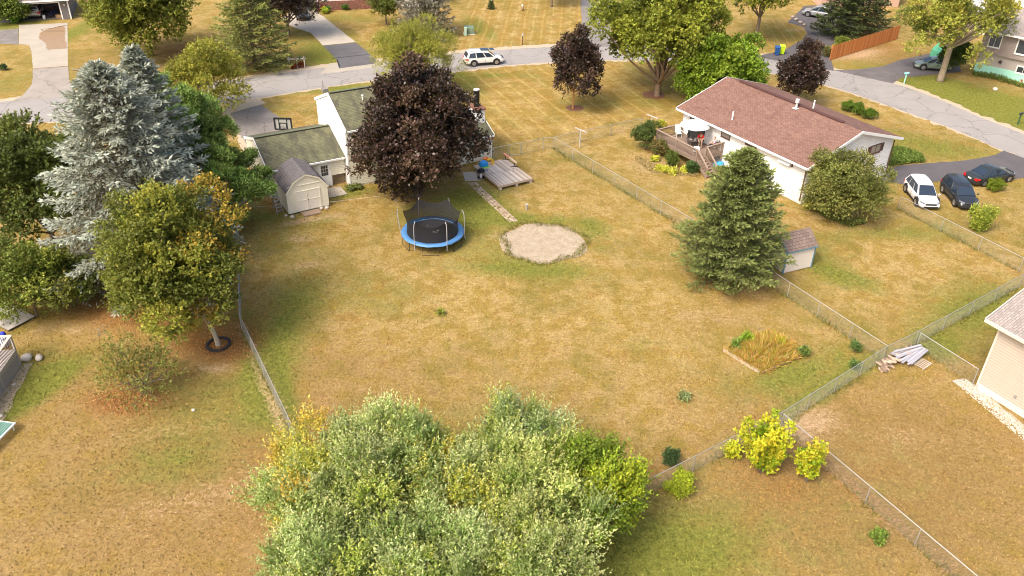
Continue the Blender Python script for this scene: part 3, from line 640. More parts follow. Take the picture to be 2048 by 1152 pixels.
# ---- cream house at the right edge
h3 = thing('house', 'cream vinyl sided house with a light grey roof, beside the strip of white stones', 'house', (28.67, 40.97, 0), math.radians(-59))
b_ = MB(); b_.span((0, .0, 0), (16, 11, 4.95)); b_.build('wall', pm('ivory_siding', (.46, .39, .32), var=.04), h3)
s3 = MB(); 
lap_wall(s3, (0, 0, 0), (1, 0, 0), (0, -1, 0), Outline([(.08, .5), (15.9, .5), (15.9, 4.9), (.08, 4.9)]), .19, .045)
s3.build('siding', pm('ivory_siding', (.46, .39, .32), var=.04), h3, kind='stuff')
lap = MB(); lap_wall(lap, (0, 0, 0), (0, 1, 0), (-1, 0, 0), Outline([(.08, .5), (10.9, .5), (10.9, 4.9), (.08, 4.9)]), .115, .016); lap.build('siding', pm('ivory_siding', (.46, .39, .32), var=.04), h3, kind='stuff')
q = MB(); q.span((-.03, -.03, .3), (.1, .1, 4.95)); q.build('corner_board', pm('ivory_trim', (.64, .57, .48), var=.04), h3)
q = MB(); q.span((0.1, -.04, 0), (16, 0, .48)); q.span((-.03, 0, 0), (0, 11, .48)); q.build('foundation', pm('pale_footing', (.66, .60, .52), var=.1), h3)
r3 = MB(); slab_roof(r3, [(-.6, -.6, 5.0), (16.6, -.6, 5.0), (16.6, 5.5, 7.2), (-.6, 5.5, 7.2)], .1); slab_roof(r3, [(-.6, 5.502, 7.2), (16.6, 5.502, 7.2), (16.6, 11.6, 5.0), (-.6, 11.6, 5.0)], .1)
r3.build('roof', SHG_LGREY, h3)
g3 = MB(); g3.extr([(0, 4.95), (11, 4.95), (5.5, 7.0)], (0, 1, 0), (0, 0, 1), (.02, 0, 0), (.1, 0, 0)); g3.build('gable', pm('ivory_siding', (.46, .39, .32), var=.04), h3)
q = MB(); q.span((-.66, -.68, 4.78), (16.6, -.6, 4.99)); q.bar((-.66, -.62, 4.9), (-.66, 5.5, 7.1), .06, .24); q.bar((-.66, 5.5, 7.1), (-.66, 11.6, 4.9), .06, .24); q.build('fascia', pm('ivory_trim', (.64, .57, .48), var=.04), h3)
q = MB(); q.span((-.6, -.6, 4.80), (16.6, -.02, 4.84)); q.build('soffit', pm('ivory_trim', (.64, .57, .48), var=.04), h3)
q = MB(); q.box((2.3, -.03, .95), (.16, .05, .22)); q.build('outlet_box', pm('grey_metal', (.25, .24, .23)), h3)
# stone strip along its foot
st_ = sheet('stone_strip', px((1903, 762), (1930, 757), (1955, 772), (2048, 850), (2140, 935), (2110, 940), (2040, 862), (1960, 800)), .006, pm('stone_bed', (.40, .35, .28), var=.25, scale=4, bump=.6), .08)
# ---- teal based house at the upper right
h4 = thing('house', 'grey split level house with a mint green base, behind the tall pale elm', 'house', (55.4, 101.9, 0), math.radians(-42))
G4 = pm('grey_siding', (.33, .28, .26), var=.06); MINT = pm('mint_paint', (.38, .74, .60), var=.05)
q = MB(); q.span((0, .3, 0), (18, 9, 2.5)); q.build('wall', pm('pale_grey_siding', (.42, .38, .35), var=.06), h4)
q = MB(); q.span((0, .24, 0), (18, .3, 1.05)); q.build('foundation', MINT, h4, label='mint green painted base')
q = MB(); q.span((0, 0, 2.5), (18, 9, 5.2)); q.build('upper_wall', G4, h4)
s4 = MB(); lap_wall(s4, (0, 0, 0), (1, 0, 0), (0, -1, 0), Outline([(.05, 2.5), (17.9, 2.5), (17.9, 5.15), (.05, 5.15)]), .15); s4.build('siding', G4, h4, kind='stuff')
q = MB(); slab_roof(q, [(-.5, -.6, 5.25), (18.5, -.6, 5.25), (18.5, 4.5, 7.3), (-.5, 4.5, 7.3)]); slab_roof(q, [(-.5, 4.502, 7.3), (18.5, 4.502, 7.3), (18.5, 9.6, 5.25), (-.5, 9.6, 5.25)]); q.build('roof', SHG_LGREY, h4)
q = MB(); q.span((-.5, -.68, 5.02), (18.5, -.6, 5.24)); q.build('gutter', WHITE, h4)
window(h4, (0, 0, 0), (1, 0, 0), (0, -1, 0), 3.9, 5.9, 3.25, 4.75, fw=.14, mullions=1); window(h4, (0, .3, 0), (1, 0, 0), (0, -1, 0), 4.6, 5.9, 1.05, 1.7, fw=.14, mullions=1)
window(h4, (0, 0, 0), (1, 0, 0), (0, -1, 0), .8, 2.0, 3.4, 4.7, fw=.1)
q = MB(); q.span((9.5, .1, .9), (9.8, .3, 1.4)); q.build('outlet_box', pm('grey_metal', (.25, .24, .23)), h4)
st = MB()
for k in range(5):
    a0 = math.pi / 2 + k * 2 * math.pi / 5; c = Vector((2.6, .25, 1.75))
    a = c + Vector((math.cos(a0) * .32, 0, math.sin(a0) * .32)); b = c + Vector((math.cos(a0 + .63) * .13, 0, math.sin(a0 + .63) * .13)); d = c + Vector((math.cos(a0 - .63) * .13, 0, math.sin(a0 - .63) * .13))
    p = [c, b, a, d]; st.add(p + [v + Vector((0, -.05, 0)) for v in p], [(0, 1, 2, 3), (7, 6, 5, 4), (0, 4, 5, 1), (1, 5, 6, 2), (2, 6, 7, 3), (3, 7, 4, 0)])
tag(st.build('wall_star', pm('dark_bronze', (.06, .04, .05))), 'dark metal star hung on the grey wall below the overhang', 'ornament')
o = bpy.data.objects['wall_star']; o.location = h4.location; o.rotation_euler = h4.rotation_euler
# white-roofed building behind it
h4b = thing('outbuilding', 'low building with a white roof behind the grey split level house', 'building', tuple(at(1925, 62)), math.radians(-38))
q = MB(); q.extr([(0, 0), (7, 0), (7, 3.0), (3.5, 4.6), (0, 3.0)], (0, 1, 0), (0, 0, 1), (0, 0, 0), (13, 0, 0)); q.build('wall', CREAMW, h4b)
q = MB(); slab_roof(q, [(-.3, -.4, 3.0), (13.4, -.4, 3.0), (13.4, 3.5, 4.75), (-.3, 3.5, 4.75)]); slab_roof(q, [(-.3, 3.502, 4.75), (13.4, 3.502, 4.75), (13.4, 7.4, 3.0), (-.3, 7.4, 3.0)]); q.build('roof', pm('white_roof', (.68, .68, .70), var=.12), h4b)
q = MB(); q.box((8.3, .9, 3.8), (.5, .5, .35)); q.build('roof_vent', dark_in, h4b)
# ---- brick based house at the top
h5 = thing('house', 'white sided house on a red brick base, beyond the pale driveway at the top', 'house', tuple(at(631, 22)), math.radians(14))
q = MB(); q.span((0, .04, 0), (17, 9, 5)); q.build('wall', REDWHITE, h5)
br = MB(); br.span((0, .0, 0), (12.2, .04, 1.3)); bo = br.build('brick_base', pm('brick_mortar', (.35, .2, .15)), h5)
bkm = [pm('red_brick_a', (.24, .10, .07)), pm('red_brick_b', (.32, .15, .10)), pm('red_brick_c', (.17, .08, .06))]
q = [MB(), MB(), MB()]; rb = random.Random(8)
for j in range(17):
    for i in range(60): q[rb.randrange(3)].span((.004 + i * .2 + (j % 2) * .03, -.012 - rb.random() * .008, .004 + j * .075), (.19 + i * .2, .0, .07 + j * .075))
for k in range(3): q[k].build('bricks', bkm[k], h5, kind='stuff')
q = MB(); slab_roof(q, [(-.5, -.6, 5), (17.5, -.6, 5), (17.5, 4.5, 6.8), (-.5, 4.5, 6.8)]); slab_roof(q, [(-.5, 4.502, 6.8), (17.5, 4.502, 6.8), (17.5, 9.5, 5), (-.5, 9.5, 5)]); q.build('roof', SHG_BROWN, h5)
q = MB(); q.bar((-.1, -.12, 0), (-.1, -.12, 4.9), .16, .1); q.build('downspout', pm('lime_green', (.45, .62, .08)), h5, label='lime green corner post')
q = MB(); q.bar((12.6, -.08, 0), (12.6, -.08, 4.9), .12, .1); q.build('downspout', BROWN, h5)
window(h5, (0, .04, 0), (1, 0, 0), (0, -1, 0), 3, 5, 2.6, 4); window(h5, (0, .04, 0), (1, 0, 0), (0, -1, 0), 8, 10, 2.6, 4)
q = MB(); q.span((-6.5, .3, 0), (-.2, 9, 3)); q.build('garage', pm('dark_garage', (.05, .05, .045)), h5)
# ---- garage at the top left
h6 = thing('garage', 'grey garage with an open door and a tan car inside, top left of the street', 'garage', tuple(at(36, 44)), math.radians(18))
GS = pm('slate_siding', (.16, .15, .15), var=.1)
q = MB()
q.span((-2.2, 0, 0), (.0, .2, 2.7)); q.span((5.45, 0, 0), (6.5, .2, 2.7)); q.span((0, 0, 2.25), (5.45, .2, 2.7)); q.span((-2.2, .2, 0), (-2.0, 7.5, 2.7)); q.span((6.3, .2, 0), (6.5, 7.5, 2.7)); q.span((-2.0, 7.3, 0), (6.3, 7.5, 2.7))
q.build('wall', GS, h6)
q = MB(); q.span((-.12, -.04, 0), (.04, .0, 2.3)); q.span((5.4, -.04, 0), (5.56, 0, 2.3)); q.span((-.12, -.05, 2.2), (5.56, -.002, 2.34)); q.span((6.45, -.05, 0), (6.6, .12, 2.6)); q.build('door_frame', WHITE, h6)
q = MB(); slab_roof(q, [(-2.6, -.6, 2.75), (6.9, -.6, 2.75), (6.9, 3.7, 4.4), (-2.6, 3.7, 4.4)]); slab_roof(q, [(-2.6, 3.702, 4.4), (6.9, 3.702, 4.4), (6.9, 8.0, 2.75), (-2.6, 8, 2.75)])
q.build('roof', SHG_BROWN, h6)
q = MB(); q.span((-2.6, -.68, 2.55), (6.9, -.6, 2.74)); q.build('gutter', WHITE, h6)
q = MB(); q.span((-1.95, .25, .02), (6.25, 7.25, .05)); q.build('garage_floor', pm('garage_floor_grey', (.18, .15, .13)), h6)
for x in (-1.0, 6.1):
    MB().ell((x, -.1, 1.9), (.09, .09, .16), 8, 6).build('wall_light', pm('cream_lamp', (.7, .6, .45)), h6)
GL = h6.location; 
def h6p(x, y, z=0): a = math.radians(18); return (GL.x + x * math.cos(a) - y * math.sin(a), GL.y + x * math.sin(a) + y * math.cos(a), z)
# clutter in the garage
b = thing('bicycle', 'bicycle parked inside the open garage at the top left', 'bicycle', h6p(4.2, 1.2, .05), math.radians(50))
for x in (-.5, .5): MB().ring((0, 0, 0), .3, .34, -.02, .02, 20).build('wheel', dark_in, b).matrix_basis = Matrix.Translation((x, 0, .34)) @ Matrix.Rotation(math.pi / 2, 4, 'X')
q = MB()
for a, c in (((-.5, 0, .34), (-.1, 0, .35)), ((-.5, 0, .34), (-.2, 0, .85)), ((-.1, 0, .35), (.4, 0, .8)), ((-.1, 0, .35), (-.2, 0, .9)), ((-.2, 0, .8), (.4, 0, .85)), ((.5, 0, .34), (.38, 0, .95))): q.bar(a, c, .04)
q.build('frame', pm('navy_paint', (.02, .04, .16), rough=.3), b); MB().box((-.2, 0, .93), (.24, .12, .05)).build('saddle', dark_in, b); MB().bar((.38, -.28, .98), (.38, .28, .98), .03).build('handlebar', dark_in, b)
b = thing('trash_bag_bin', 'white bin standing on the garage floor beside the tan car', 'bin', h6p(3.15, .6, .05)); MB().tube([(0, 0, 0), (0, 0, .45)], [.16, .2], 12).build('body', WHITE, b); MB().tube([(0, 0, .45), (0, 0, .49)], .21, 12).build('lid', WHITE, b)
tag(MB().box((0, 0, .2), (.8, .5, .4)).build('cardboard_box', pm('cardboard', (.45, .28, .14)), bevel=.02), 'brown cardboard box near the right side of the open garage', 'box').location = h6p(5.0, .9, .05)
# ---- pink beige house behind the dark driveway
h7 = thing('house', 'pinkish beige house behind the silver suv at the end of the dark curved driveway', 'house', tuple(at(1642, 14)), math.radians(5))
q = MB(); q.span((0, 0, 0), (12, 8, 4)); q.build('wall', pm('pink_beige', (.55, .36, .27), var=.12), h7)
q = MB(); slab_roof(q, [(-.4, -.5, 4), (12.4, -.5, 4), (12.4, 4, 5.6), (-.4, 4, 5.6)]); slab_roof(q, [(-.4, 4.002, 5.6), (12.4, 4.002, 5.6), (12.4, 8.5, 4), (-.4, 8.5, 4)]); q.build('roof', SHG_BROWN, h7)
window(h7, (0, 0, 0), (1, 0, 0), (0, -1, 0), 2, 3.5, 1.5, 2.8); window(h7, (0, 0, 0), (1, 0, 0), (0, -1, 0), 7, 8.5, 1.5, 2.8)

# ---- gambrel shed
SH = pm('shed_cream', (.80, .76, .62), var=.06, scale=2, stretch=(6, 6, .6))
s0 = at(578, 431); s1 = at(659, 413); ang = math.atan2(s1.y - s0.y, s1.x - s0.x); SW = (s1 - s0).length; SD = 3.3
sh = thing('gambrel_shed', 'cream barn shaped shed with a dark grey gambrel roof and double doors', 'shed', s0, ang)
PF = [(0, 0), (SW, 0), (SW, 2.0), (SW * .80, 2.85), (SW / 2, 3.3), (SW * .20, 2.85), (0, 2.0)]
q = MB(); q.extr([(a, max(b, .12)) for a, b in PF], (1, 0, 0), (0, 0, 1), (0, 0, 0), (0, SD, 0)); q.build('wall', SH, sh)
q = MB()
E_ = [(-.06, 1.93), (SW * .20, 2.90), (SW / 2, 3.36), (SW * .80, 2.90), (SW + .06, 1.93)]
for i in range(4):
    (a, za), (b, zb) = E_[i], E_[i + 1]; slab_roof(q, [(a, -.12, za + .05), (b, -.12, zb + .05), (b, SD + .12, zb + .05), (a, SD + .12, za + .05)], .05)
q.build('roof', SHG_GREY, sh)
q = MB()
for i in range(4): (a, za), (b, zb) = E_[i], E_[i + 1]; q.bar((a, -.11, za - .06), (b, -.11, zb - .06), .03, .12)
q.build('trim', SH, sh)
for k in range(2):
    x0 = .62 + k * (SW - 1.24) / 2; x1 = x0 + (SW - 1.24) / 2 - .02
    d = MB().span((x0, -.03, .2), (x1, -.003, 1.95)).build('door', pm('shed_door', (.80, .76, .66), var=.05), sh)
    q = MB(); q.span((x0, -.05, .2), (x0 + .07, -.03, 1.95)); q.span((x1 - .07, -.05, .2), (x1, -.03, 1.95)); q.span((x0 + .07, -.05, 1.88), (x1 - .07, -.03, 1.95)); q.span((x0 + .07, -.05, .2), (x1 - .07, -.03, .27)); q.span((x0 + .07, -.05, 1.05), (x1 - .07, -.03, 1.12)); q.build('door_trim', SH, d)
MB().span((SW / 2 - .03, -.07, 1.03), (SW / 2 + .03, -.05, 1.12)).build('latch', dark_in, sh)
MB().span((.1, -.035, 2.42), (SW - .32, -.003, 2.46)).build('trim_board', SH, sh)
q = MB(); q.span((.02, .02, 0), (SW - .02, SD - .02, .12)); q.build('skid', pm('dark_skid', (.09, .07, .05)), sh)
tag(MB().span((1.0, -.85, 0), (2.45, -.06, .10)).build('ramp_board', pm('worn_plywood', (.33, .24, .17))), 'flat worn wooden step in front of the gambrel shed doors', 'step').location = s0
o = bpy.data.objects['ramp_board']; o.rotation_euler = (0, 0, ang)
PALE = pm('pale_stone', (.56, .50, .42), var=.2, scale=6)
rs = random.Random(4)
def stone(x, y, r, label, grp=None, cat='stone', mat=PALE, flat=.6):
    p = at(x, y); o = MB().ell((0, 0, 0), (r, r * rs.uniform(.7, 1), r * flat), 10, 7, lump=.22, seed=rs.randrange(999)).build('stone', mat, smooth=True)
    o.location = (p.x, p.y, r * flat * .55); o.rotation_euler = (0, 0, rs.random() * 6); return tag(o, label, cat, grp)
for (x, y, r, l) in ((643, 418, .2, 'pale fieldstone propping the shed, left one of the pair at the right front corner'), (654, 417, .22, 'pale fieldstone at the right front corner of the gambrel shed'), (572, 432, .17, 'pale fieldstone by the foot of the stepladder'), (585, 435, .2, 'rounded pale fieldstone in front of the left corner of the gambrel shed')):
    stone(x, y, r, l, 'fieldstones round the gambrel shed')
# ---- gable shed
g0 = at(1565, 548); ga = math.radians(24)
gs = thing('garden_shed', 'small white shed with blue corner trim and a brown shingle roof, beside the yard spruce', 'shed', g0, ga)
GW, GD = 2.65, 2.2; BL = pm('slate_blue_trim', (.12, .26, .34)); PW = pm('pinkish_white', (.72, .66, .60), var=.04, stretch=(5, 5, .5))
q = MB(); q.extr([(0, .06), (GD, .06), (GD, 2.0), (GD / 2, 2.75), (0, 1.95)], (0, 1, 0), (0, 0, 1), (0, 0, 0), (GW, 0, 0)); q.build('wall', PW, gs)
q = MB(); slab_roof(q, [(-.1, -.15, 1.93), (GW + .1, -.15, 1.93), (GW + .1, GD / 2, 2.86), (-.1, GD / 2, 2.86)], .06); slab_roof(q, [(-.1, GD / 2 + .002, 2.86), (GW + .1, GD / 2 + .002, 2.86), (GW + .1, GD + .15, 1.93), (-.1, GD + .15, 1.93)], .06); q.build('roof', SHG_BROWN, gs)
q = MB()
for (x, y) in ((-.02, -.02), (GW - .08, -.02), (-.02, GD - .08)): q.span((x, y, 0), (x + .1, y + .1, 1.9))
q.bar((-.12, -.15, 1.86), (GW + .1, -.15, 1.86), .03, .09); q.bar((-.12, -.15, 1.9), (-.12, GD / 2, 2.82), .03, .08); q.bar((-.12, GD / 2, 2.82), (-.12, GD + .15, 1.9), .03, .08); q.build('trim', BL, gs)
q = MB(); q.span((.1, .1, 0), (GW - .1, GD - .1, .06)); q.build('skid', pm('dark_skid', (.09, .07, .05)), gs)

# ---------------------------------------------------------------- chain link fences
GALV = pm('galvanised_steel', (.50, .50, .49), rough=.45, metal=.6, var=.12)
WIRE = pm('fence_wire', (.30, .31, .27), rough=.5, metal=.3, var=.1)
def fence(label, pts, group='chain link fences', h=1.2, step=3.0, skip_end=False, rust=False):
    P = [Vector((p[0], p[1], 0)) for p in pts]; o = P[0]
    T = thing('chain_link_fence', label, 'fence', o, 0, group)
    wires = MB(); p0 = None
    for a, b in zip(P[:-1], P[1:]):
        a, b = a - o, b - o; L = (b - a).length; e = (b - a) / L; n = max(1, round(L / step)); s = e.cross(Vector((0, 0, 1))) * .0025
        for i in range(n + (1 if b == P[-1] - o else 0)):
            q = a + e * (L * i / n)
            if p0 is None: p0 = MB().tube([(0, 0, -.1), (0, 0, h + .02)], .03, 8).build('post', GALV, T); po = p0
            else: po = p0.copy(); COL.objects.link(po)
            po.location = q
        MB().tube([a + Vector((0, 0, h)), b + Vector((0, 0, h))], .021, 6).build('top_rail', GALV, T)
        sp = .10; w = .0021
        for i in range(int(L / sp) + int(h / sp) + 1):
            for sg in (1, -1):
                x0 = i * sp - (h if sg > 0 else 0); x1 = x0 + h if sg > 0 else i * sp - h
                if sg < 0: x0 = i * sp
                z0, z1 = .03, h - .01
                xa, xb = x0, x1
                t0 = 0.; t1 = 1.
                for lim in (0., L):
                    ta = (lim - xa) / (xb - xa)
                    if (lim == 0.) == (sg > 0): t0 = max(t0, ta)
                    else: t1 = min(t1, ta)
                if t1 <= t0 + .02: continue
                A = a + e * (xa + (xb - xa) * t0) + Vector((0, 0, z0 + (z1 - z0) * t0)); B = a + e * (xa + (xb - xa) * t1) + Vector((0, 0, z0 + (z1 - z0) * t1))
                d = (B - A).normalized(); c = d.cross(s.normalized()) * w
                nn = s.normalized() * w
                wires.add([A + c, A - c * .5 + nn, A - c * .5 - nn, B + c, B - c * .5 + nn, B - c * .5 - nn], [(0, 1, 4, 3), (1, 2, 5, 4), (2, 0, 3, 5)])
    wires.build('wire_mesh', WIRE, T, kind='stuff')
    return T
def tp(x, y, h=1.2): p = at(x, y, h); return (p.x, p.y)
corner = tp(1776, 692); k2 = tp(1565, 824); k3 = tp(1838, 662)
fence('long galvanised chain link fence running down the right side of the middle yard', [tp(1108, 275), tp(1375, 432), corner])
fence('chain link fence crossing behind the yards, with three fences meeting it', [tp(1180, 1018), tp(1295, 960), k2, corner, k3, tp(2048, 548), tp(2220, 455)])
fence('chain link fence sloping down to the bottom right corner below the yellow vine bush', [tp(1568, 828), tp(1955, 1152), tp(2080, 1262)])
fence('short chain link fence between the board pile and the cream house', [tp(1842, 666), tp(1957, 738)])
fence('chain link fence in front of the two parked crossovers', [tp(1803, 393), tp(1889, 437), tp(2048, 516), tp(2160, 572)])
fence('chain link fence with a small gate, from the cream house past the clothesline', [tp(1043, 286), tp(1088, 276), tp(1108, 274.5), tp(1160, 262), tp(1285, 236)])
fence('low chain link fence down the left side of the middle yard', [tp(472, 415), tp(478, 628), tp(605, 895), tp(660, 1012)])
fence('short chain link fence from the garage corner to the pines', [tp(533, 374), tp(470, 378)], step=2)
gt = thing('fence_gate', 'narrow chain link gate beside the corner of the cream split level house', 'gate', at(1020, 310), 0)
ga_ = Vector((*tp(1020, 289), 0)) - gt.location; gb = Vector((*tp(1041, 286.4), 0)) - gt.location
q = MB(); q.tube([ga_ + Vector((0, 0, .08)), ga_ + Vector((0, 0, 1.2)), gb + Vector((0, 0, 1.2)), gb + Vector((0, 0, .08)), ga_ + Vector((0, 0, .08))], .022, 6); q.build('gate_frame', GALV, gt)
q = MB()
for i in range(14):
    t0 = i / 14; q.bar(ga_.lerp(gb, t0) + Vector((0, 0, .1)), ga_.lerp(gb, min(1, t0 + .5)) + Vector((0, 0, 1.18 if t0 < .5 else .1 + 1.08 * (1 - t0) * 2)), .004); q.bar(ga_.lerp(gb, t0) + Vector((0, 0, 1.18)), ga_.lerp(gb, min(1, t0 + .5)) + Vector((0, 0, .1 if t0 < .5 else 1.18 - 1.08 * (1 - t0) * 2)), .004)
q.build('wire_mesh', WIRE, gt, kind='stuff')
fence('stub of chain link fence joining the cream house wall to the narrow gate', [tp(987, 296), tp(1018, 289.5)], step=1.6)

# ---- orange board fence (upper right)
a, b = at(1661, 121), at(1795, 78); L = (b - a).length
wf = thing('board_fence', 'tall orange stained board fence beside the dark curved driveway', 'fence', a, math.atan2(b.y - a.y, b.x - a.x))
OR = [pm('cedar_orange', (.50, .185, .05), var=.15, stretch=(1, 1, .2)), pm('cedar_orange_b', (.44, .155, .042), var=.15, stretch=(1, 1, .2)), pm('cedar_orange_c', (.56, .225, .07), var=.15)]
n = int(L / .145); rp = random.Random(2); pk = []
for i in range(n):
    if i < 3: o = MB().span((0, -.012, .05), (.138, .012, 1.85)).build('plank', OR[i], wf); pk.append(o)
    else: o = pk[rp.randrange(3)].copy(); COL.objects.link(o)
    o.location = (i * .145, rp.uniform(-.004, .004), rp.uniform(-.02, .02))
for z in (.4, 1.5): MB().bar((0, .04, z), (L, .04, z), .05, .09).build('rail', OR[1], wf)
for i in range(int(L / 2.4) + 1): MB().span((i * 2.4 - .05, .07, 0), (i * 2.4 + .05, .17, 1.85)).build('post', OR[1], wf)
# ---------------------------------------------------------------- trampoline
tc = at(866, 482); tw = thing('trampoline', 'large round trampoline with a blue rim pad and black safety net', 'trampoline', tc, .2)
R0 = 2.32; TZ = .88
BLK = pm('black_mat', (.018, .018, .022), rough=.8, var=.2); BLUEP = pm('blue_pad', (.09, .24, .50), rough=.45, var=.12)
MB().tube([(R0 * .84 * math.cos(i * math.pi / 24), R0 * .84 * math.sin(i * math.pi / 24), TZ) for i in range(49)], .02, 5).build('inner_ring', BLK, tw)
q = MB(); q.tube([(0, 0, TZ - .012), (0, 0, TZ + .004)], R0 * .86, 48); q.build('jumping_mat', BLK, tw)
q = MB(); n = 64; b = 0
for i in range(n):
    for k, (r, z) in enumerate(((R0 * .845, TZ + .012), (R0 * .88, TZ + .055), (R0 * .96, TZ + .07), (R0 * 1.03, TZ + .05), (R0 * 1.045, TZ - .05))):
        a = 2 * math.pi * i / n; w = 1 + .006 * math.sin(a * 9) + .004 * math.sin(a * 23); q.v.append((r * w * math.cos(a), r * w * math.sin(a), z + .008 * math.sin(a * 17 + k)))
for i in range(n):
    j = (i + 1) % n
    for k in range(4): q.f.append((i * 5 + k, i * 5 + k + 1, j * 5 + k + 1, j * 5 + k))
q.build('rim_pad', BLUEP, tw, smooth=True)
MB().tube([(R0 * math.cos(i * math.pi / 24), R0 * math.sin(i * math.pi / 24), TZ - .06) for i in range(49)], .025, 6).build('frame_tube', GALV, tw)
PK = pm('pole_foam', (.42, .42, .43), rough=.5, var=.1)
pt = []
for i in range(6):
    a = math.radians(-10 + 60 * i); ca, sa = math.cos(a), math.sin(a)
    pts = [(R0 * 1.05 * ca, R0 * 1.05 * sa, .35), (R0 * 1.06 * ca, R0 * 1.06 * sa, TZ + .9), (R0 * 1.04 * ca, R0 * 1.04 * sa, TZ + 1.6), (R0 * .97 * ca, R0 * .97 * sa, TZ + 1.88)]
    if i in (3,): pts = [(p[0] * (1 + .05 * k), p[1] * (1 + .03 * k), p[2]) for k, p in enumerate(pts)]
    MB().tube(smooth_path(pts, 4), .028, 8).build('net_pole', PK, tw); pt.append(pts[-1])
for i in range(6):
    a = math.radians(20 + 60 * i); q = MB(); x0, y0 = R0 * math.cos(a - .26), R0 * math.sin(a - .26); x1, y1 = R0 * math.cos(a + .26), R0 * math.sin(a + .26)
    q.tube([(x0, y0, TZ - .08), (x0 * 1.02, y0 * 1.02, .03), (x1 * 1.02, y1 * 1.02, .03), (x1, y1, TZ - .08)], .024, 6); q.build('leg', BLK, tw)
nm_ = NT('safety_net'); tr_ = nm_.n('ShaderNodeBsdfTransparent'); mx_ = nm_.n('ShaderNodeMixShader', i_0=.84, i_1=tr_.outputs[0], i_2=nm_.b.outputs[0]); nm_.base((.015, .015, .018)); nm_.b.inputs['Roughness'].default_value = .9; nm_.t.links.new(mx_.outputs[0], nm_.out.inputs[0])
q = MB(); n = 48; rows = 8
for j in range(rows + 1):
    tz = j / rows
    for i in range(n):
        a = 2 * math.pi * i / n; u = ((math.degrees(a) + 10) % 60) / 60; sagk = 4 * u * (1 - u)
        r = R0 * (.86 + .10 * tz * (1 - .75 * sagk)) * (1 - .07 * math.sin(math.pi * tz) * (1 - sagk) - .05 * sagk * math.sin(math.pi * tz)); z = TZ + .02 + tz * (1.78 - .42 * sagk)
        q.v.append((r * math.cos(a), r * math.sin(a), z))
for j in range(rows):
    for i in range(n):
        i2 = (i + 1) % n; q.f.append((j * n + i, j * n + i2, (j + 1) * n + i2, (j + 1) * n + i))
q.build('safety_net', nm_.m, tw, smooth=True)
q = MB(); q.bar((-.02, 0, TZ + .016), (.30, -.32, TZ + .016), .05, .012); q.bar((.0, -.30, TZ + .018), (.34, -.12, TZ + .018), .035, .012); q.ell((.42, -.02, TZ + .03), (.1, .07, .03), 8, 5); q.build('mat_emblem', pm('emblem_white', (.6, .6, .6)), tw)
for (x, y, s) in ((-1.25, .35, .09), (-.95, .62, .06), (-.3, .9, .05), (-.55, -.9, .05)):
    MB().ell((x, y, TZ + .012), (s, s * .5, .012), 7, 4).build('fallen_leaf', pm('dry_leaf', (.42, .26, .18)), tw)
lad = thing('trampoline_ladder', 'thin grey ladder leaning against the right side of the trampoline', 'ladder', at(931, 478), .3)
q = MB(); q.bar((0, -.17, 0), (-.22, -.17, .95), .035); q.bar((0, .17, 0), (-.22, .17, .95), .035)
for i in range(3): q.bar((-.05 - i * .07, -.17, .25 + i * .28), (-.05 - i * .07, .17, .25 + i * .28), .05, .025)
q.build('frame', GALV, lad)

# ---- low wooden platform
pp = [at(980, 317.5, .5), at(1006, 314, .5), at(1066, 355, .5), at(998, 371, .5)]
e1 = (Vector(pp[2]) - Vector(pp[3])); e1.z = 0; Lx = e1.length; e1.normalize(); aa = math.atan2(e1.y, e1.x)
pf = thing('wooden_platform', 'low weathered plank platform on blocks behind the cream house', 'deck', (pp[3].x, pp[3].y, 0), aa)
PLM = [pm('bleached_plank_a', (.54, .46, .39), var=.35, stretch=(2, .3, 1), scale=4), pm('bleached_plank_b', (.42, .33, .25), var=.3, stretch=(2, .3, 1), scale=4), pm('bleached_plank_c', (.62, .56, .49), var=.2, stretch=(2, .3, 1), scale=4)]
Ly = 4.7; nb = int(Lx / .145); rq = random.Random(12); sk = math.tan(math.radians(4)); pl = []
for i in range(nb):
    for (ya, yb) in ((0, Ly * .48), (Ly * .485, Ly)):
        if len(pl) < 6: o = MB().span((0, 0, -.035), (.138, (yb - ya), 0)).build('plank', PLM[len(pl) // 2], pf); pl.append(o)
        else: o = pl[rq.choice([0, 2, 4]) + (0 if ya == 0 else 1)].copy(); COL.objects.link(o)
        o.location = (i * .145, ya, .46 + rq.uniform(-.003, .006))
q = MB(); q.span((-.03, -.04, .26), (Lx, 0, .45)); q.span((-.03, 0, .26), (0, Ly, .42)); q.span((Lx - .03, 0, .26), (Lx, Ly, .42)); q.span((0, Ly * .5, .26), (Lx, Ly * .5 + .05, .42)); q.build('rim_joist', PLM[1], pf)
for (x, y) in ((.1, .05), (Lx / 2, .05), (Lx - .3, .05), (.1, Ly - .4), (Lx - .3, Ly - .4)): MB().span((x, y - .04, 0), (x + .22, y + .2, .26)).build('block', PALE, pf)
# long padded roll and its little stand
p = at(1010, 318, .9); q2_ = at(1033, 325, .9)
rl = thing('balance_beam', 'long salmon balance beam on a black stand at the far side of the platform', 'beam', at(1018, 330), 0)
a_ = at(1008, 307, .95) - rl.location; b_ = at(1033, 326, .95) - rl.location
md = a_.lerp(b_, .45)
q = MB(); q.bar(a_, md, .17, .14); q.build('beam', pm('salmon_vinyl', (.60, .24, .18), rough=.5), rl, bevel=.03)
q = MB(); q.bar(md, b_, .17, .14); q.build('beam_end', pm('yellowed_vinyl', (.68, .52, .36), rough=.5), rl, bevel=.03)
q = MB()
for P_ in (a_.lerp(b_, .12), a_.lerp(b_, .86)): q.bar((P_.x, P_.y, .48), P_, .06); q.bar((P_.x - .3, P_.y, .49), (P_.x + .3, P_.y, .49), .06, .05)
q.build('stand', BLK, rl)
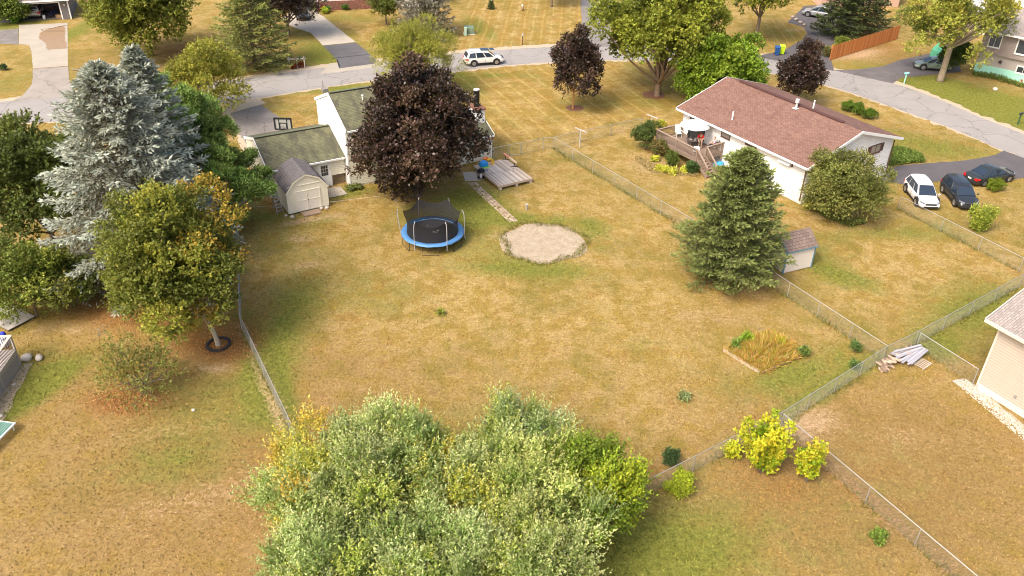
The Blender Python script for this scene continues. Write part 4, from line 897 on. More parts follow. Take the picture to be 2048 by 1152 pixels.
# kettle grill, side by side with the toys
gp = at(962, 357); gr = thing('grill', 'black barbecue grill on thin legs on the patio by the platform', 'grill', gp, .3)
q = MB(); q.ell((0, 0, .82), (.30, .24, .16), 14, 8); q.build('lid', BLK, gr, smooth=True); q = MB(); q.box((0, 0, .72), (.6, .42, .16)); q.build('firebox', BLK, gr, bevel=.03)
for (x, y) in ((-.25, -.16), (.25, -.16), (.25, .16), (-.25, .16)): MB().tube([(x, y, .66), (x * 1.15, y * 1.15, 0)], .014, 6).build('leg', BLK, gr)
q = MB(); q.box((.46, 0, .76), (.3, .4, .03)); q.build('side_shelf', pm('dull_grey', (.2, .2, .2)), gr); MB().tube([(0, -.02, .1), (0, -.02, .5)], .11, 12).build('gas_bottle', WHITE, gr); q = MB(); q.box((0, 0, .12), (.56, .38, .02)); q.build('bottom_shelf', BLK, gr)
# plastic play pieces
ty = thing('play_slide', 'bright toddler play set of blue, green, yellow and orange plastic against the cream house wall', 'toy', at(973, 340), math.radians(29))
cols = dict(toy_blue=(.02, .28, .70), toy_green=(.30, .62, .06), toy_yellow=(.85, .50, .03), toy_orange=(.75, .18, .03))
q = MB(); q.box((-.32, 0, .62), (.75, .55, .30)); q.ell((-.32, 0, .78), (.40, .3, .22), 12, 6); q.build('play_roof', pm('toy_blue', cols['toy_blue'], rough=.35), ty, bevel=.05)
q = MB(); q.extr([(-.6, .3), (.3, .3), (.3, .45), (-.6, .5)], (1, 0, 0), (0, 0, 1), (0, -.5, 0), (0, .5, 0)); q.build('seat', pm('toy_green', cols['toy_green'], rough=.35), ty, bevel=.04)
q = MB(); q.tube(smooth_path([(.15, .1, .9), (.45, .05, 1.0), (.65, -.05, .7), (.6, -.1, .3)], 4), .09, 8); q.tube([(.55, .15, 0), (.55, .15, .9)], .06, 8); q.build('slide_rail', pm('toy_yellow', cols['toy_yellow'], rough=.35), ty)
q = MB(); q.ell((.02, .22, 1.02), (.3, .14, .16), 10, 6); q.build('canopy', pm('toy_orange', cols['toy_orange'], rough=.35), ty)
for x in (-.6, -.05): MB().tube([(x, .1, 0), (x, .1, .55)], .04, 8).build('post', pm('toy_green', cols['toy_green']), ty)
# brick path
bp = thing('brick_path', 'narrow path of worn pale bricks leading from the patio to the sand pad', 'path', (0, 0, 0)); bp['kind'] = 'structure'; del bp['category']
BR = [pm('path_brick_a', (.44, .33, .24), var=.2), pm('path_brick_b', (.36, .26, .18), var=.2), pm('path_brick_c', (.52, .42, .32), var=.2)]
a, b = at(944, 366), at(1030, 446); d_ = (b - a); L = d_.length; d_.normalize(); nrm = Vector((-d_.y, d_.x, 0)); prot = []
n = int(L / .235)
for i in range(n):
    for j in range(3):
        if rq.random() < .05: continue
        if len(prot) < 3: o = MB().box((0, 0, 0), (.2, .2, .06)).build('brick', BR[len(prot)], bp, bevel=0); prot.append(o)
        else: o = prot[rq.randrange(3)].copy(); COL.objects.link(o)
        pz = a + d_ * (i * .235 + .05 * j) + nrm * ((j - 1) * .26 + rq.uniform(-.02, .02)); o.location = (pz.x, pz.y, .012 + rq.uniform(-.008, .012)); o.rotation_euler = (rq.uniform(-.03, .03), rq.uniform(-.03, .03), math.atan2(d_.y, d_.x) + rq.uniform(-.09, .09))
# fire column, well cap etc.
o = thing('yard_post', 'short capped grey pipe standing in the lawn right of the brick path', 'pipe', at(1053, 419)); MB().tube([(0, 0, 0), (0, 0, .42)], .09, 12).build('pipe', pm('grey_pvc', (.38, .34, .30)), o); MB().tube([(0, 0, .42), (0, 0, .50)], .13, 12).build('cap', pm('pvc_cap', (.45, .42, .38)), o)
# stepladder and rope
sl_ = thing('stepladder', 'aluminium stepladder standing open beside the gambrel shed', 'ladder', at(556, 425), math.radians(-45))
ALU = pm('aluminium', (.5, .52, .54), metal=.6, rough=.4)
q = MB()
for y in (-.24, .24): q.bar((.35, y * 1.15, 0), (0, y * .75, 1.9), .05, .03)
q.build('front_rail', ALU, sl_); q = MB()
for y in (-.24, .24): q.bar((-.45, y * 1.1, 0), (-.02, y * .75, 1.85), .03)
q.bar((-.35, -.27, .4), (-.35, .27, .4), .03); q.bar((-.22, -.25, 1.0), (-.22, .25, 1.0), .03); q.build('rear_rail', ALU, sl_)
for i in range(6): z = .28 + i * .28; MB().box((.35 * (1 - z / 1.9), 0, z), (.10, .52 - z * .1, .03)).build('step', ALU, sl_)
MB().box((0, 0, 1.9), (.2, .36, .05)).build('top_cap', pm('ladder_cap', (.08, .1, .14)), sl_)
tag(MB().tube([at(462, 416, .35), at(570, 411, .45)], .012, 5).build('rope', pm('pale_rope', (.6, .54, .42))), 'thin pale rope stretched from the pines to the side of the gambrel shed', 'rope')
tag(MB().tube([at(660, 404, .5), at(760, 392, .35)], .012, 5).build('rope', pm('pale_rope', (.6, .54, .42))), 'thin pale rope stretched from the gambrel shed towards the big purple maple', 'rope')
# lattice screen and junk by the left shrubs
lf = thing('lattice_screen', 'weathered grey lattice screen between the left shrubs and the multicoloured tree', 'screen', at(170, 590), math.atan2(at(215, 585).y - at(170, 590).y, at(215, 585).x - at(170, 590).x))
Lw = (at(215, 585) - at(170, 590)).length; q = MB()
for sgn in (1, -1):
    for i in range(-9, 16):
        x0 = i * .15; p, r_ = ((x0, 0.), (x0 + 1., 1.)) if sgn > 0 else ((x0, 1.), (x0 + 1., 0.)); t0, t1 = max(0, -p[0]), min(1, Lw - p[0])
        if t1 > t0: q.bar((p[0] + t0, .01 * sgn, .1 + p[1] + (r_[1] - p[1]) * t0), (p[0] + t1, .01 * sgn, .1 + p[1] + (r_[1] - p[1]) * t1), .04, .012, up=(0, 1, 0))
q.build('lath', pm('grey_lath', (.30, .24, .17)), lf); q = MB(); q.bar((0, 0, 1.12), (Lw, 0, 1.12), .06); q.bar((0, 0, .08), (Lw, 0, .08), .06); q.span((-.04, -.04, 0), (.04, .04, 1.2)); q.span((Lw - .04, -.04, 0), (Lw + .04, .04, 1.2)); q.build('frame', pm('grey_lath', (.30, .24, .17)), lf)
o = thing('tarp_heap', 'crumpled silvery tarpaulin lying under the blue spruce by the lattice', 'tarp', at(163, 556)); q = MB(); q.ell((0, 0, .1), (.8, .45, .18), 16, 8, lump=.5, seed=3); q.build('tarp', pm('silver_tarp', (.5, .5, .52), rough=.4, var=.3), o)
tag(MB().tube([at(106, 610, .05), at(120, 596, .5)], [.05, .03], 6).build('fallen_branch', pm('branch_brown', (.28, .18, .12))), 'bare broken branch sticking out under the left shrubs', 'branch')

# ---- basketball hoop
bc = at(563, 249, 3.2); hoop = thing('basketball_hoop', 'black portable basketball hoop on the driveway behind the garage', 'basketball hoop', (bc.x, bc.y + .75, 0), math.radians(-70))
hoop.location = (bc.x + .15, bc.y + .6, 0); hoop.rotation_euler = (0, 0, 0)
hb = pm('clear_backboard', (.40, .40, .36), rough=.2, var=.1)
q = MB(); q.box((0, 0, .1), (.8, 1.1, .2)); q.build('base', BLK, hoop, bevel=.04); MB().tube([(0, 0, .15), (0, .0, 2.9)], .05, 10).build('pole', BLK, hoop)
q = MB(); q.bar((0, 0, 2.8), (0, -.55, 3.1), .05); q.bar((0, 0, 2.4), (0, -.55, 2.9), .05); q.build('arm', BLK, hoop)
bd = thing_b = MB().span((-.72, -.62, 2.8), (.72, -.6, 3.75)).build('backboard', hb, hoop)
q = MB()
for (a, b) in (((-.78, -.61, 2.76), (.78, -.61, 2.76)), ((-.78, -.61, 3.79), (.78, -.61, 3.79)), ((-.75, -.61, 2.76), (-.75, -.61, 3.79)), ((.75, -.61, 2.76), (.75, -.61, 3.79)), ((-.3, -.61, 2.85), (-.3, -.61, 3.35)), ((.3, -.61, 2.85), (.3, -.61, 3.35)), ((-.3, -.61, 3.35), (.3, -.61, 3.35)), ((-.36, -.61, 2.76), (-.36, -.61, 3.79)), ((.36, -.61, 2.76), (.36, -.61, 3.79))): q.bar(a, b, .12 if abs(a[0]) > .5 or abs(b[0]) > .5 else .07)
q.build('board_frame', BLK, bd); MB().ring((0, -.88, 3.0), .22, .245, 0, .02, 24).build('rim', pm('rim_black', (.05, .04, .04)), hoop, loc=(0, 0, 3.0))
bpy.data.objects['rim'].data.transform(Matrix.Translation((0, 0, 0)))

# ---- clothesline posts
for (tx, ty_, bx_, by_, l) in ((1162, 266, 1159, 296, 'white T shaped clothesline post, the one beside the fence corner'), (1304, 236, 1301, 268, 'white T shaped clothesline post partly behind the round green bush')):
    b = at(bx_, by_); T = thing('clothesline_post', l, 'clothesline post', b, 0, 'clothesline posts'); h = 1.85
    MB().tube([(0, 0, 0), (0, 0, h)], .06, 8).build('pole', pm('clothesline_white', (.44, .41, .37)), T)
    d = (at(1174, 272, h) - at(1155, 264, h)).normalized(); q = MB(); q.bar(-d * .75 + Vector((0, 0, h)), d * .75 + Vector((0, 0, h)), .09); q.build('cross_arm', pm('clothesline_white', (.44, .41, .37)), T)

# ---------------------------------------------------------------- people and the deck table
SKIN = pm('skin', (.52, .30, .21), rough=.55, var=.05)
def skin_mesh(name, joints, edges, mat, parent, root=0, sub=2, extra=None):
    me = bpy.data.meshes.new(name); me.from_pydata([j[:3] for j in joints], edges, []); me.update()
    o = bpy.data.objects.new(name, me); COL.objects.link(o)
    md = o.modifiers.new('skin', 'SKIN'); md.use_smooth_shade = True
    for i, j in enumerate(joints): me.skin_vertices[0].data[i].radius = (j[3], j[4] if len(j) > 4 else j[3])
    me.skin_vertices[0].data[root].use_root = True
    s_ = o.modifiers.new('sub', 'SUBSURF'); s_.levels = sub; s_.render_levels = sub
    me.materials.append(mat)
    if parent is not None: o.parent = parent
    return o
def person(label, loc, rz, sit, shirt, pants, hair):
    T = thing('person', label, 'person', loc, rz)
    J = {}
    if sit:
        J = dict(pel=(0, 0, .52, .14, .11), spine=(.0, 0, .72, .13, .10), chest=(.03, 0, .92, .155, .11), neck=(.05, 0, 1.08, .055), head0=(.07, 0, 1.16, .085, .09), head1=(.08, 0, 1.27, .085, .095))
        for s, n in ((1, 'l'), (-1, 'r')):
            J['sh' + n] = (.03, s * .18, 1.0, .06); J['el' + n] = (.17, s * .23, .76, .045); J['wr' + n] = (.38, s * .15, .74, .03); J['ha' + n] = (.45, s * .14, .75, .035, .02)
            J['hi' + n] = (.02, s * .10, .50, .10); J['kn' + n] = (.44, s * .13, .50, .065); J['an' + n] = (.47, s * .13, .09, .042); J['to' + n] = (.60, s * .13, .03, .04, .03)
    else:
        J = dict(pel=(0, 0, .94, .14, .11), spine=(.06, 0, 1.12, .13, .105), chest=(.17, 0, 1.30, .165, .12), neck=(.26, 0, 1.44, .055), head0=(.30, 0, 1.50, .085, .09), head1=(.35, 0, 1.60, .085, .095))
        for s, n in ((1, 'l'), (-1, 'r')):
            J['sh' + n] = (.20, s * .20, 1.36, .062); J['el' + n] = (.36, s * .27, 1.12, .046); J['wr' + n] = (.52, s * .16, .98, .03); J['ha' + n] = (.59, s * .13, .94, .035, .02)
            J['hi' + n] = (0, s * .10, .90, .105); J['kn' + n] = (.04 * s, s * .12, .50, .065); J['an' + n] = (.03 * s, s * .13, .09, .043); J['to' + n] = (.03 * s + .15, s * .13, .03, .04, .03)
    keys = list(J); ed = [('pel', 'spine'), ('spine', 'chest'), ('chest', 'neck'), ('neck', 'head0'), ('head0', 'head1')]
    for n in 'lr': ed += [('chest', 'sh' + n), ('sh' + n, 'el' + n), ('el' + n, 'wr' + n), ('wr' + n, 'ha' + n), ('pel', 'hi' + n), ('hi' + n, 'kn' + n), ('kn' + n, 'an' + n), ('an' + n, 'to' + n)]
    js = [J[k] for k in keys]; idx = {k: i for i, k in enumerate(keys)}; E2 = [(idx[a], idx[b]) for a, b in ed]
    for n, s in (('l', 1), ('r', -1)):
        h = J['ha' + n]
        for f, (dy, Lf) in enumerate(((-.027, .065), (-.009, .075), (.009, .07), (.026, .055))):
            js.append((h[0] + .04, h[1] + dy, h[2], .010)); js.append((h[0] + .04 + Lf * .55, h[1] + dy * 1.1, h[2] - .012, .009)); js.append((h[0] + .04 + Lf, h[1] + dy * 1.1, h[2] - .035, .007))
            k = len(js); E2 += [(idx['ha' + n], k - 3), (k - 3, k - 2), (k - 2, k - 1)]
        js.append((h[0] + .01, h[1] - s * .045, h[2] - .01, .011)); js.append((h[0] + .05, h[1] - s * .06, h[2] - .025, .008)); k = len(js); E2 += [(idx['ha' + n], k - 2), (k - 2, k - 1)]
    hx = J['head1']; js.append((hx[0] + .10, 0, hx[2] - .035, .012)); E2.append((idx['head1'], len(js) - 1))
    skin_mesh('body', js, E2, SKIN, T)
    def sub(name, ks, eds, grow, mat):
        jj = [tuple(J[k][:3]) + tuple(r + grow for r in (J[k][3], J[k][4] if len(J[k]) > 4 else J[k][3])) for k in ks]; skin_mesh(name, jj, [(ks.index(a), ks.index(b)) for a, b in eds], mat, T)
    sub('shirt', ['pel', 'spine', 'chest', 'shl', 'shr', 'ell', 'elr'], [('pel', 'spine'), ('spine', 'chest'), ('chest', 'shl'), ('chest', 'shr'), ('shl', 'ell'), ('shr', 'elr')], .022, shirt)
    sub('trousers', ['pel', 'hil', 'hir', 'knl', 'knr', 'anl', 'anr'], [('pel', 'hil'), ('pel', 'hir'), ('hil', 'knl'), ('hir', 'knr'), ('knl', 'anl'), ('knr', 'anr')], .018, pants)
    q = MB(); q.ell((hx[0] - .015, 0, hx[2] + .03), (.105, .1, .10), 12, 8, lump=.08); q.build('hair', hair, T, smooth=True)
    return T
DF = (24.48, 65.31); A34 = math.radians(34)
def dkp(u, v, z=FZ): return (DF[0] + u * math.cos(A34) - v * math.sin(A34), DF[1] + u * math.sin(A34) + v * math.cos(A34), z)
def seen(x, y, z=FZ): p = at(x, y, z); return (p.x, p.y, z)
# photo bearings of the things on the deck, at deck level
ptbl = seen(1396, 287)
tb = thing('patio_table', 'small round patio table under the white umbrella on the raised deck', 'table', (at(1391, 245, FZ + 2.35).x, at(1391, 245, FZ + 2.35).y, FZ), 0)
TM = pm('bronze_metal', (.07, .055, .05), rough=.5)
q = MB(); q.tube([(0, 0, .70), (0, 0, .73)], .62, 28); q.build('table_top', pm('smoked_top', (.16, .13, .12), rough=.3), tb)
for i in range(4): a = math.pi / 4 + i * math.pi / 2; MB().tube([(.45 * math.cos(a), .45 * math.sin(a), 0), (.4 * math.cos(a), .4 * math.sin(a), .7)], .02, 6).build('leg', TM, tb)
um = thing('patio_umbrella', 'open white octagonal patio umbrella shading the raised deck', 'umbrella', tuple(tb.location), .2)
tpz = 2.15; q = MB(); n = 8; Ru = 1.42
top = (0, 0, tpz + .42); q.v.append(top); rings = [(.45, tpz + .34), (1.0, tpz + .16), (Ru, tpz - .06)]
for (r, z) in rings:
    for i in range(16):
        a = math.pi * i / 8; rr = r * (1 if i % 2 == 0 else .945); q.v.append((rr * math.cos(a), rr * math.sin(a), z - (0 if i % 2 == 0 else .035 * r)))
for i in range(16):
    j = (i + 1) % 16; q.f.append((0, 1 + i, 1 + j))
    for k in range(2): q.f.append((1 + k * 16 + i, 1 + (k + 1) * 16 + i, 1 + (k + 1) * 16 + j, 1 + k * 16 + j))
cn = q.build('canopy', pm('umbrella_white', (.52, .52, .52), var=.02), um); sm = cn.modifiers.new('solid', 'SOLIDIFY'); sm.thickness = .01
MB().tube([(0, 0, 0), (0, 0, tpz + .45)], .022, 8).build('pole', TM, um); MB().ell((0, 0, tpz + .5), (.04, .04, .06), 8, 6).build('finial', WHITE, um)
for i in range(8): a = math.pi * i / 4; MB().bar((0, 0, tpz + .36), (Ru * .97 * math.cos(a), Ru * .97 * math.sin(a), tpz - .09), .015).build('rib', TM, um)
def chair(label, loc, rz, mat, name='patio_chair', high=.62, cover=None):
    T = thing(name, label, 'chair', loc, rz, None)
    MB().box((0, 0, .42), (.5, .52, .04)).build('seat', mat, T, bevel=.01)
    b = MB(); b.hexa([(-.25, -.25, .44), (-.22, -.25, .44), (-.22, .25, .44), (-.25, .25, .44), (-.38, -.25, .44 + high), (-.35, -.25, .44 + high), (-.35, .25, .44 + high), (-.38, .25, .44 + high)]); b.build('backrest', mat, T)
    for (x, y) in ((.22, .24), (.22, -.24), (-.22, .24), (-.22, -.24)): MB().bar((x, y, 0), (x, y, .42), .03).build('leg', TM, T)
    for y in (.28, -.28): MB().bar((-.28, y, .66), (.24, y, .64), .05, .025).build('armrest', TM, T)
    return T
MESHF = pm('sling_fabric', (.16, .14, .13), rough=.8, var=.1)
tl = tb.location
def atz(x, y, z): p = at(x, y, FZ + z); return (p.x, p.y, FZ)
def around(deg, r): return (tl.x + r * math.cos(math.radians(deg)), tl.y + r * math.sin(math.radians(deg)), FZ)
chair('black sling patio chair left of the umbrella table', atz(1383, 274, .8), math.radians(-40), MESHF, high=.7)
chair('black sling patio chair behind the umbrella table, nearest the glass door', atz(1393, 270, .8), math.radians(-80), MESHF, high=.7)
c3 = chair('patio chair with a white towel on its back at the near side of the deck', atz(1394, 297, .75), math.radians(75), MESHF)
o = tag(MB().hexa([(-.41, -.27, .55), (-.19, -.27, .45), (-.19, .27, .45), (-.41, .27, .55), (-.415, -.28, 1.09), (-.325, -.28, 1.10), (-.325, .28, 1.10), (-.415, .28, 1.09)]).build('towel', pm('white_towel', (.72, .76, .82), var=.06), bevel=.02), 'white towel draped over a patio chair back on the raised deck', 'towel'); o.location = c3.location; o.rotation_euler = c3.rotation_euler
p4_ = atz(1431, 284, .8)
chair('grey patio chair where the person in the pink shirt sits', p4_, math.radians(175), MESHF, high=.55)
person('person in a pale pink shirt and dark trousers sitting at the deck table', (p4_[0] - .02, p4_[1], FZ - .02), math.radians(175), True, pm('pink_shirt', (.78, .52, .58), var=.06), pm('black_trousers', (.02, .02, .03)), pm('grey_hair', (.30, .26, .22)))
person('person in a red shirt standing and leaning over the deck table', atz(1403, 272, 1.2), math.radians(250), False, pm('red_shirt', (.68, .012, .02), var=.06), pm('beige_shorts', (.40, .30, .2)), pm('brown_hair', (.16, .08, .04)))
for k, (a, r) in enumerate(((30, .3), (200, .25), (-60, .3))):
    o = thing('plate' , ('white plate on the deck table nearest the red shirted person', 'white plate on the left side of the deck table', 'white plate on the near edge of the deck table')[k], 'plate', (tl.x + r * math.cos(math.radians(a)), tl.y + r * math.sin(math.radians(a)), FZ + .732)); MB().tube([(0, 0, 0), (0, 0, .015)], [.07, .12], 16).build('dish', WHITE, o)
lc = thing('lawn_chair', 'white folding lawn chair with teal plaid webbing at the far corner of the deck', 'chair', (at(1358, 262, FZ + .6).x, at(1358, 262, FZ + .6).y, FZ), math.radians(-75))
pl_ = NT('plaid_webbing'); cc = pl_.coord('Object'); sx = pl_.n('ShaderNodeSeparateXYZ', i_0=cc)
def stripes(s_, sc): return pl_.mr(pl_.math('PINGPONG', pl_.math('MULTIPLY', s_, sc), .5), .2, .3)
pl_.base(pl_.mix(pl_.math('MULTIPLY', pl_.math('MAXIMUM', stripes(sx.outputs[1], 9), stripes(sx.outputs[2], 7)), .85), (.30, .62, .55), (.74, .82, .76)))
MB().box((0, 0, .4), (.46, .5, .03)).build('seat', pl_.m, lc); b = MB(); b.hexa([(-.25, -.24, .44), (-.22, -.24, .44), (-.22, .24, .44), (-.25, .24, .44), (-.42, -.24, 1.1), (-.39, -.24, 1.1), (-.39, .24, 1.1), (-.42, .24, 1.1)]); b.build('backrest', pl_.m, lc)
q = MB()
for y in (.27, -.27): q.bar((-.2, y, .4), (-.42, y, 1.12), .03); q.bar((.25, y, 0), (-.2, y, .62), .03); q.bar((-.3, y, 0), (.2, y, .42), .03); q.bar((-.3, y, .64), (.25, y, .62), .05, .02)
q.build('frame', WHITE, lc)
o = thing('paddling_pool', 'deflated light blue paddling pool folded on the ground by the deck steps', 'paddling pool', at(1434, 333)); q = MB(); q.ell((0, 0, .16), (.62, .42, .2), 18, 8, lump=.3, seed=5); q.ell((.25, .2, .3), (.35, .25, .14), 12, 6, lump=.3, seed=8); q.build('pool', pm('pool_blue', (.06, .38, .72), rough=.4, var=.15), o, smooth=True)
o = thing('hose_reel', 'dark hose coil standing against the house behind the blue paddling pool', 'hose', at(1441, 324)); q = MB()
for k in range(5): q.ring((0, 0, 0), .2, .25, .05 + k * .05, .09 + k * .05, 20)
q.build('coil', pm('hose_green', (.03, .07, .05)), o)

# ---------------------------------------------------------------- vehicles
TYRE = pm('tyre', (.02, .02, .022), rough=.85); RIM = pm('alloy_rim', (.42, .42, .43), metal=.8, rough=.35); CG = pm('car_glass', (.022, .035, .055), rough=.05, var=.1, spec=.9)
PLAST = pm('black_plastic', (.022, .022, .024), rough=.6); CHR = pm('chrome', (.6, .6, .62), metal=1., rough=.2); HL = pm('headlamp_glass', (.22, .24, .27), rough=.1); TL = pm('tail_lamp_red', (.50, .01, .015), rough=.15)
def paint(name, c): return pm(name, c, rough=.28, var=.03, coat=.7, spec=.5)
def car(name, label, cat, loc, rz, L, W, Hh, mat, kind='suv', roofmat=None, rails=False):
    T = thing(name, label, cat, loc, rz, None); hw = W / 2
    zb = .24 if kind == 'suv' else .20; belt = .98 if kind == 'suv' else .90
    if kind == 'suv': ST = [(0, .66, .80), (.015, .90, .93), (.06, belt, .98), (.3, belt + .02, 1), (.55, belt, 1), (.74, belt - .01, .99), (.86, belt - .08, .97), (.95, belt - .20, .92), (.99, .62, .82), (1, .52, .74)]
    else: ST = [(0, .62, .78), (.012, .86, .90), (.08, belt + .04, .95), (.2, belt + .04, .98), (.45, belt, 1), (.68, belt - .02, 1), (.8, belt - .10, .98), (.93, belt - .22, .92), (.985, .56, .82), (1, .48, .74)]
    q = MB(); nr = None
    for i, (fx, zt, wf_) in enumerate(ST):
        x = -L / 2 + L * fx; w = hw * wf_; b0 = zb + (.12 if i in (0, len(ST) - 1) else .03 if i in (1, len(ST) - 2) else 0)
        half = [(0, zt + .035), (w * .55, zt + .03), (w * .84, zt), (w * .965, zt - .10), (w, (zt + b0) / 2 + .08), (w * .985, b0 + .14), (w * .93, b0), (0, b0)]
        ring = half + [(-a, b) for a, b in reversed(half[1:-1])]; nr = len(ring); q.v += [(x, a, b) for a, b in ring]
    for i in range(len(ST) - 1):
        for k in range(nr): k2 = (k + 1) % nr; q.f.append((i * nr + k, i * nr + k2, (i + 1) * nr + k2, (i + 1) * nr + k))
    q.f.append(tuple(range(nr))); q.f.append(tuple((len(ST) - 1) * nr + k for k in reversed(range(nr))))
    body = q.build('body', mat, T, smooth=True, sub=1)
    for s in (1, -1):
        for fx in (.30, .50, .70): MB().span((-L / 2 + L * fx - .008, s * (hw * .992) - .012, zb + .2), (-L / 2 + L * fx + .008, s * (hw * .992) + .012, belt - .12)).build('door_seam', PLAST, T)
    # cabin
    if kind == 'suv': X = dict(rb=.02, rt=.085, ft=.60, fb=.77)
    elif kind == 'cross': X = dict(rb=.02, rt=.13, ft=.56, fb=.76)
    else: X = dict(rb=.15, rt=.33, ft=.58, fb=.76)
    xr, xt, xf, xw = [-L / 2 + L * X[k] for k in ('rb', 'rt', 'ft', 'fb')]; zb2 = belt - .02; zr = Hh; wl, wu = hw * .93, hw * .70
    def sect(t_):   # t 0..1 rear to front at belt and at roof
        return None
    P = lambda x, y, z: Vector((x, y, z))
    q = MB(); nS = 7; rows_ = []
    for i in range(nS):
        t_ = i / (nS - 1); xb = xr + (xw - xr) * t_; xtop = xt + (xf - xt) * t_; arch = 1 - (2 * t_ - 1) ** 2
        zt = zr - .07 * (1 - arch) - (.04 if t_ > .9 else 0); wb = wl * (.93 + .07 * arch); wt = wu * (.93 + .07 * arch)
        rows_.append([(xb, wb, zb2), (xb + (xtop - xb) * .93, wt + (wb - wt) * .10, zb2 + (zt - zb2) * .90), (xtop, wt * .86, zt), (xtop, 0, zt + .03)])
    for r in rows_: full = r + [(a, -b, c) for a, b, c in reversed(r[:-1])]; q.v += full
    k7 = 7
    for i in range(nS - 1):
        for k in range(k7 - 1): q.f.append((i * k7 + k, i * k7 + k + 1, (i + 1) * k7 + k + 1, (i + 1) * k7 + k))
    q.f.append(tuple(range(k7))); q.f.append(tuple((nS - 1) * k7 + k for k in reversed(range(k7))))
    q.build('roof', roofmat or mat, T, smooth=False, bevel=.03)
    def quad_panel(name, A, B, C, D, m_, inset=(.06, .06, .06, .06), th=.03, off=.035):
        # A bottom-left, B bottom-right, C top-right, D top-left ; inset left,right,bottom,top in 0..1
        bl = lambda s, t_: (A * (1 - s) + B * s) * (1 - t_) + (D * (1 - s) + C * s) * t_
        l, r, b, t2 = inset; p = [bl(l, b), bl(1 - r, b), bl(1 - r, 1 - t2), bl(l, 1 - t2)]; n = (p[1] - p[0]).cross(p[3] - p[0]).normalized()
        MB().hexa([v + n * (off - th) for v in p] + [v + n * off for v in p]).build(name, m_, T)
    rf_, rr_ = [Vector(v) for v in rows_[-1]], [Vector(v) for v in rows_[0]]; my = lambda v: Vector((v.x, -v.y, v.z))
    quad_panel('windshield', my(rf_[0]) * 1, rf_[0], rf_[1], my(rf_[1]), CG, (.04, .04, .05, .0)); quad_panel('rear_window', rr_[0], my(rr_[0]), my(rr_[1]), rr_[1], CG, (.07, .07, .16, .04))
    ns = 3 if kind != 'sedan' else 2; seg = [(0, 2), (2, 4), (4, 6)] if ns == 3 else [(1, 3), (3, 6)]
    if kind == 'sedan': seg = [(0, 1), (1, 3), (3, 6)]
    for (i0, i1) in seg:
        for s in (1, -1):
            a, b, c, d = [Vector(rows_[i][k]) for i, k in ((i0, 0), (i1, 0), (i1, 1), (i0, 1))]
            for v in (a, b, c, d): v.y *= s
            ins = (.07 if i0 else .22, .05 if i1 < 6 else .16, .10, .05)
            if s > 0: quad_panel('side_window', b, a, d, c, CG, (ins[1], ins[0], ins[2], ins[3]))
            else: quad_panel('side_window', a, b, c, d, CG, ins)
    # wheels
    wr = .36 if kind != 'sedan' else .33; wx = [L * .5 - .92 - wr * .2, -L * .5 + .98]
    for x in wx:
        for s in (1, -1):
            y = s * hw
            ar = MB(); ar.tube([(x, y - s * .10, wr + .03), (x, y + s * .004, wr + .03)], wr + .085, 24); ar.build('wheel_arch', PLAST, T)
            w_ = MB(); w_.tube([(x, y - s * .2, wr), (x, y + s * -.012, wr), (x, y + s * .012, wr)], [wr, wr, wr - .03], 24); wo = w_.build('wheel', TYRE, T)
            r2 = MB(); r2.tube([(x, y + s * .0, wr), (x, y + s * .018, wr)], wr * .66, 16)
            for k in range(5): a = 2 * math.pi * k / 5 + .3; r2.bar((x, y + s * .02, wr), (x + wr * .62 * math.cos(a), y + s * .02, wr + wr * .62 * math.sin(a)), .05, .02, up=(0, 1, 0))
            r2.build('rim', RIM, wo)
    xf_ = L / 2; hz = belt - .30
    for s in (1, -1):
        q = MB(); q.hexa([(xf_ - .42, s * hw * .90, hz), (xf_ - .06, s * hw * .62, hz), (xf_ - .10, s * hw * .50, hz), (xf_ - .42, s * hw * .78, hz), (xf_ - .46, s * hw * .92, hz + .12), (xf_ - .11, s * hw * .66, hz + .09), (xf_ - .14, s * hw * .52, hz + .09), (xf_ - .44, s * hw * .80, hz + .12)]); q.build('headlight', HL, T)
        q = MB(); zz = belt - .12; q.hexa([(-xf_ + .0, s * hw * .52, zz - .15), (-xf_ + .0, s * hw * .82, zz - .15), (-xf_ + .30, s * hw * 1.0, zz - .08), (-xf_ + .25, s * hw * .6, zz - .08), (-xf_ + .02, s * hw * .56, zz + .03), (-xf_ + .03, s * hw * .84, zz + .03), (-xf_ + .32, s * hw * .985, zz + .05), (-xf_ + .28, s * hw * .6, zz + .05)]); q.build('tail_light', TL, T)
        m1 = MB(); m1.ell((xw - .22, s * (hw + .10), belt + .07), (.08, .11, .07), 10, 6); m1.build('mirror', mat, T, smooth=True)
    q = MB(); q.box((xf_ - .045, 0, hz - .02), (.07, hw * 1.0, .16)); q.build('grille', PLAST, T, bevel=.02); q = MB(); q.box((xf_ - .04, 0, .36), (.10, hw * 1.3, .14)); q.build('front_bumper', PLAST, T, bevel=.02)
    q = MB(); q.box((xf_ - .005, 0, hz + .055), (.02, hw * .95, .018)); q.build('grille_trim', CHR, T)
    q = MB(); q.box((-xf_ + .05, 0, .38), (.14, hw * 1.5, .2)); q.build('rear_bumper', PLAST, T, bevel=.02); q = MB(); q.box((-xf_ - .006, 0, belt - .25), (.02, .36, .14)); q.build('licence_plate', pm('plate_white', (.7, .72, .74)), T)
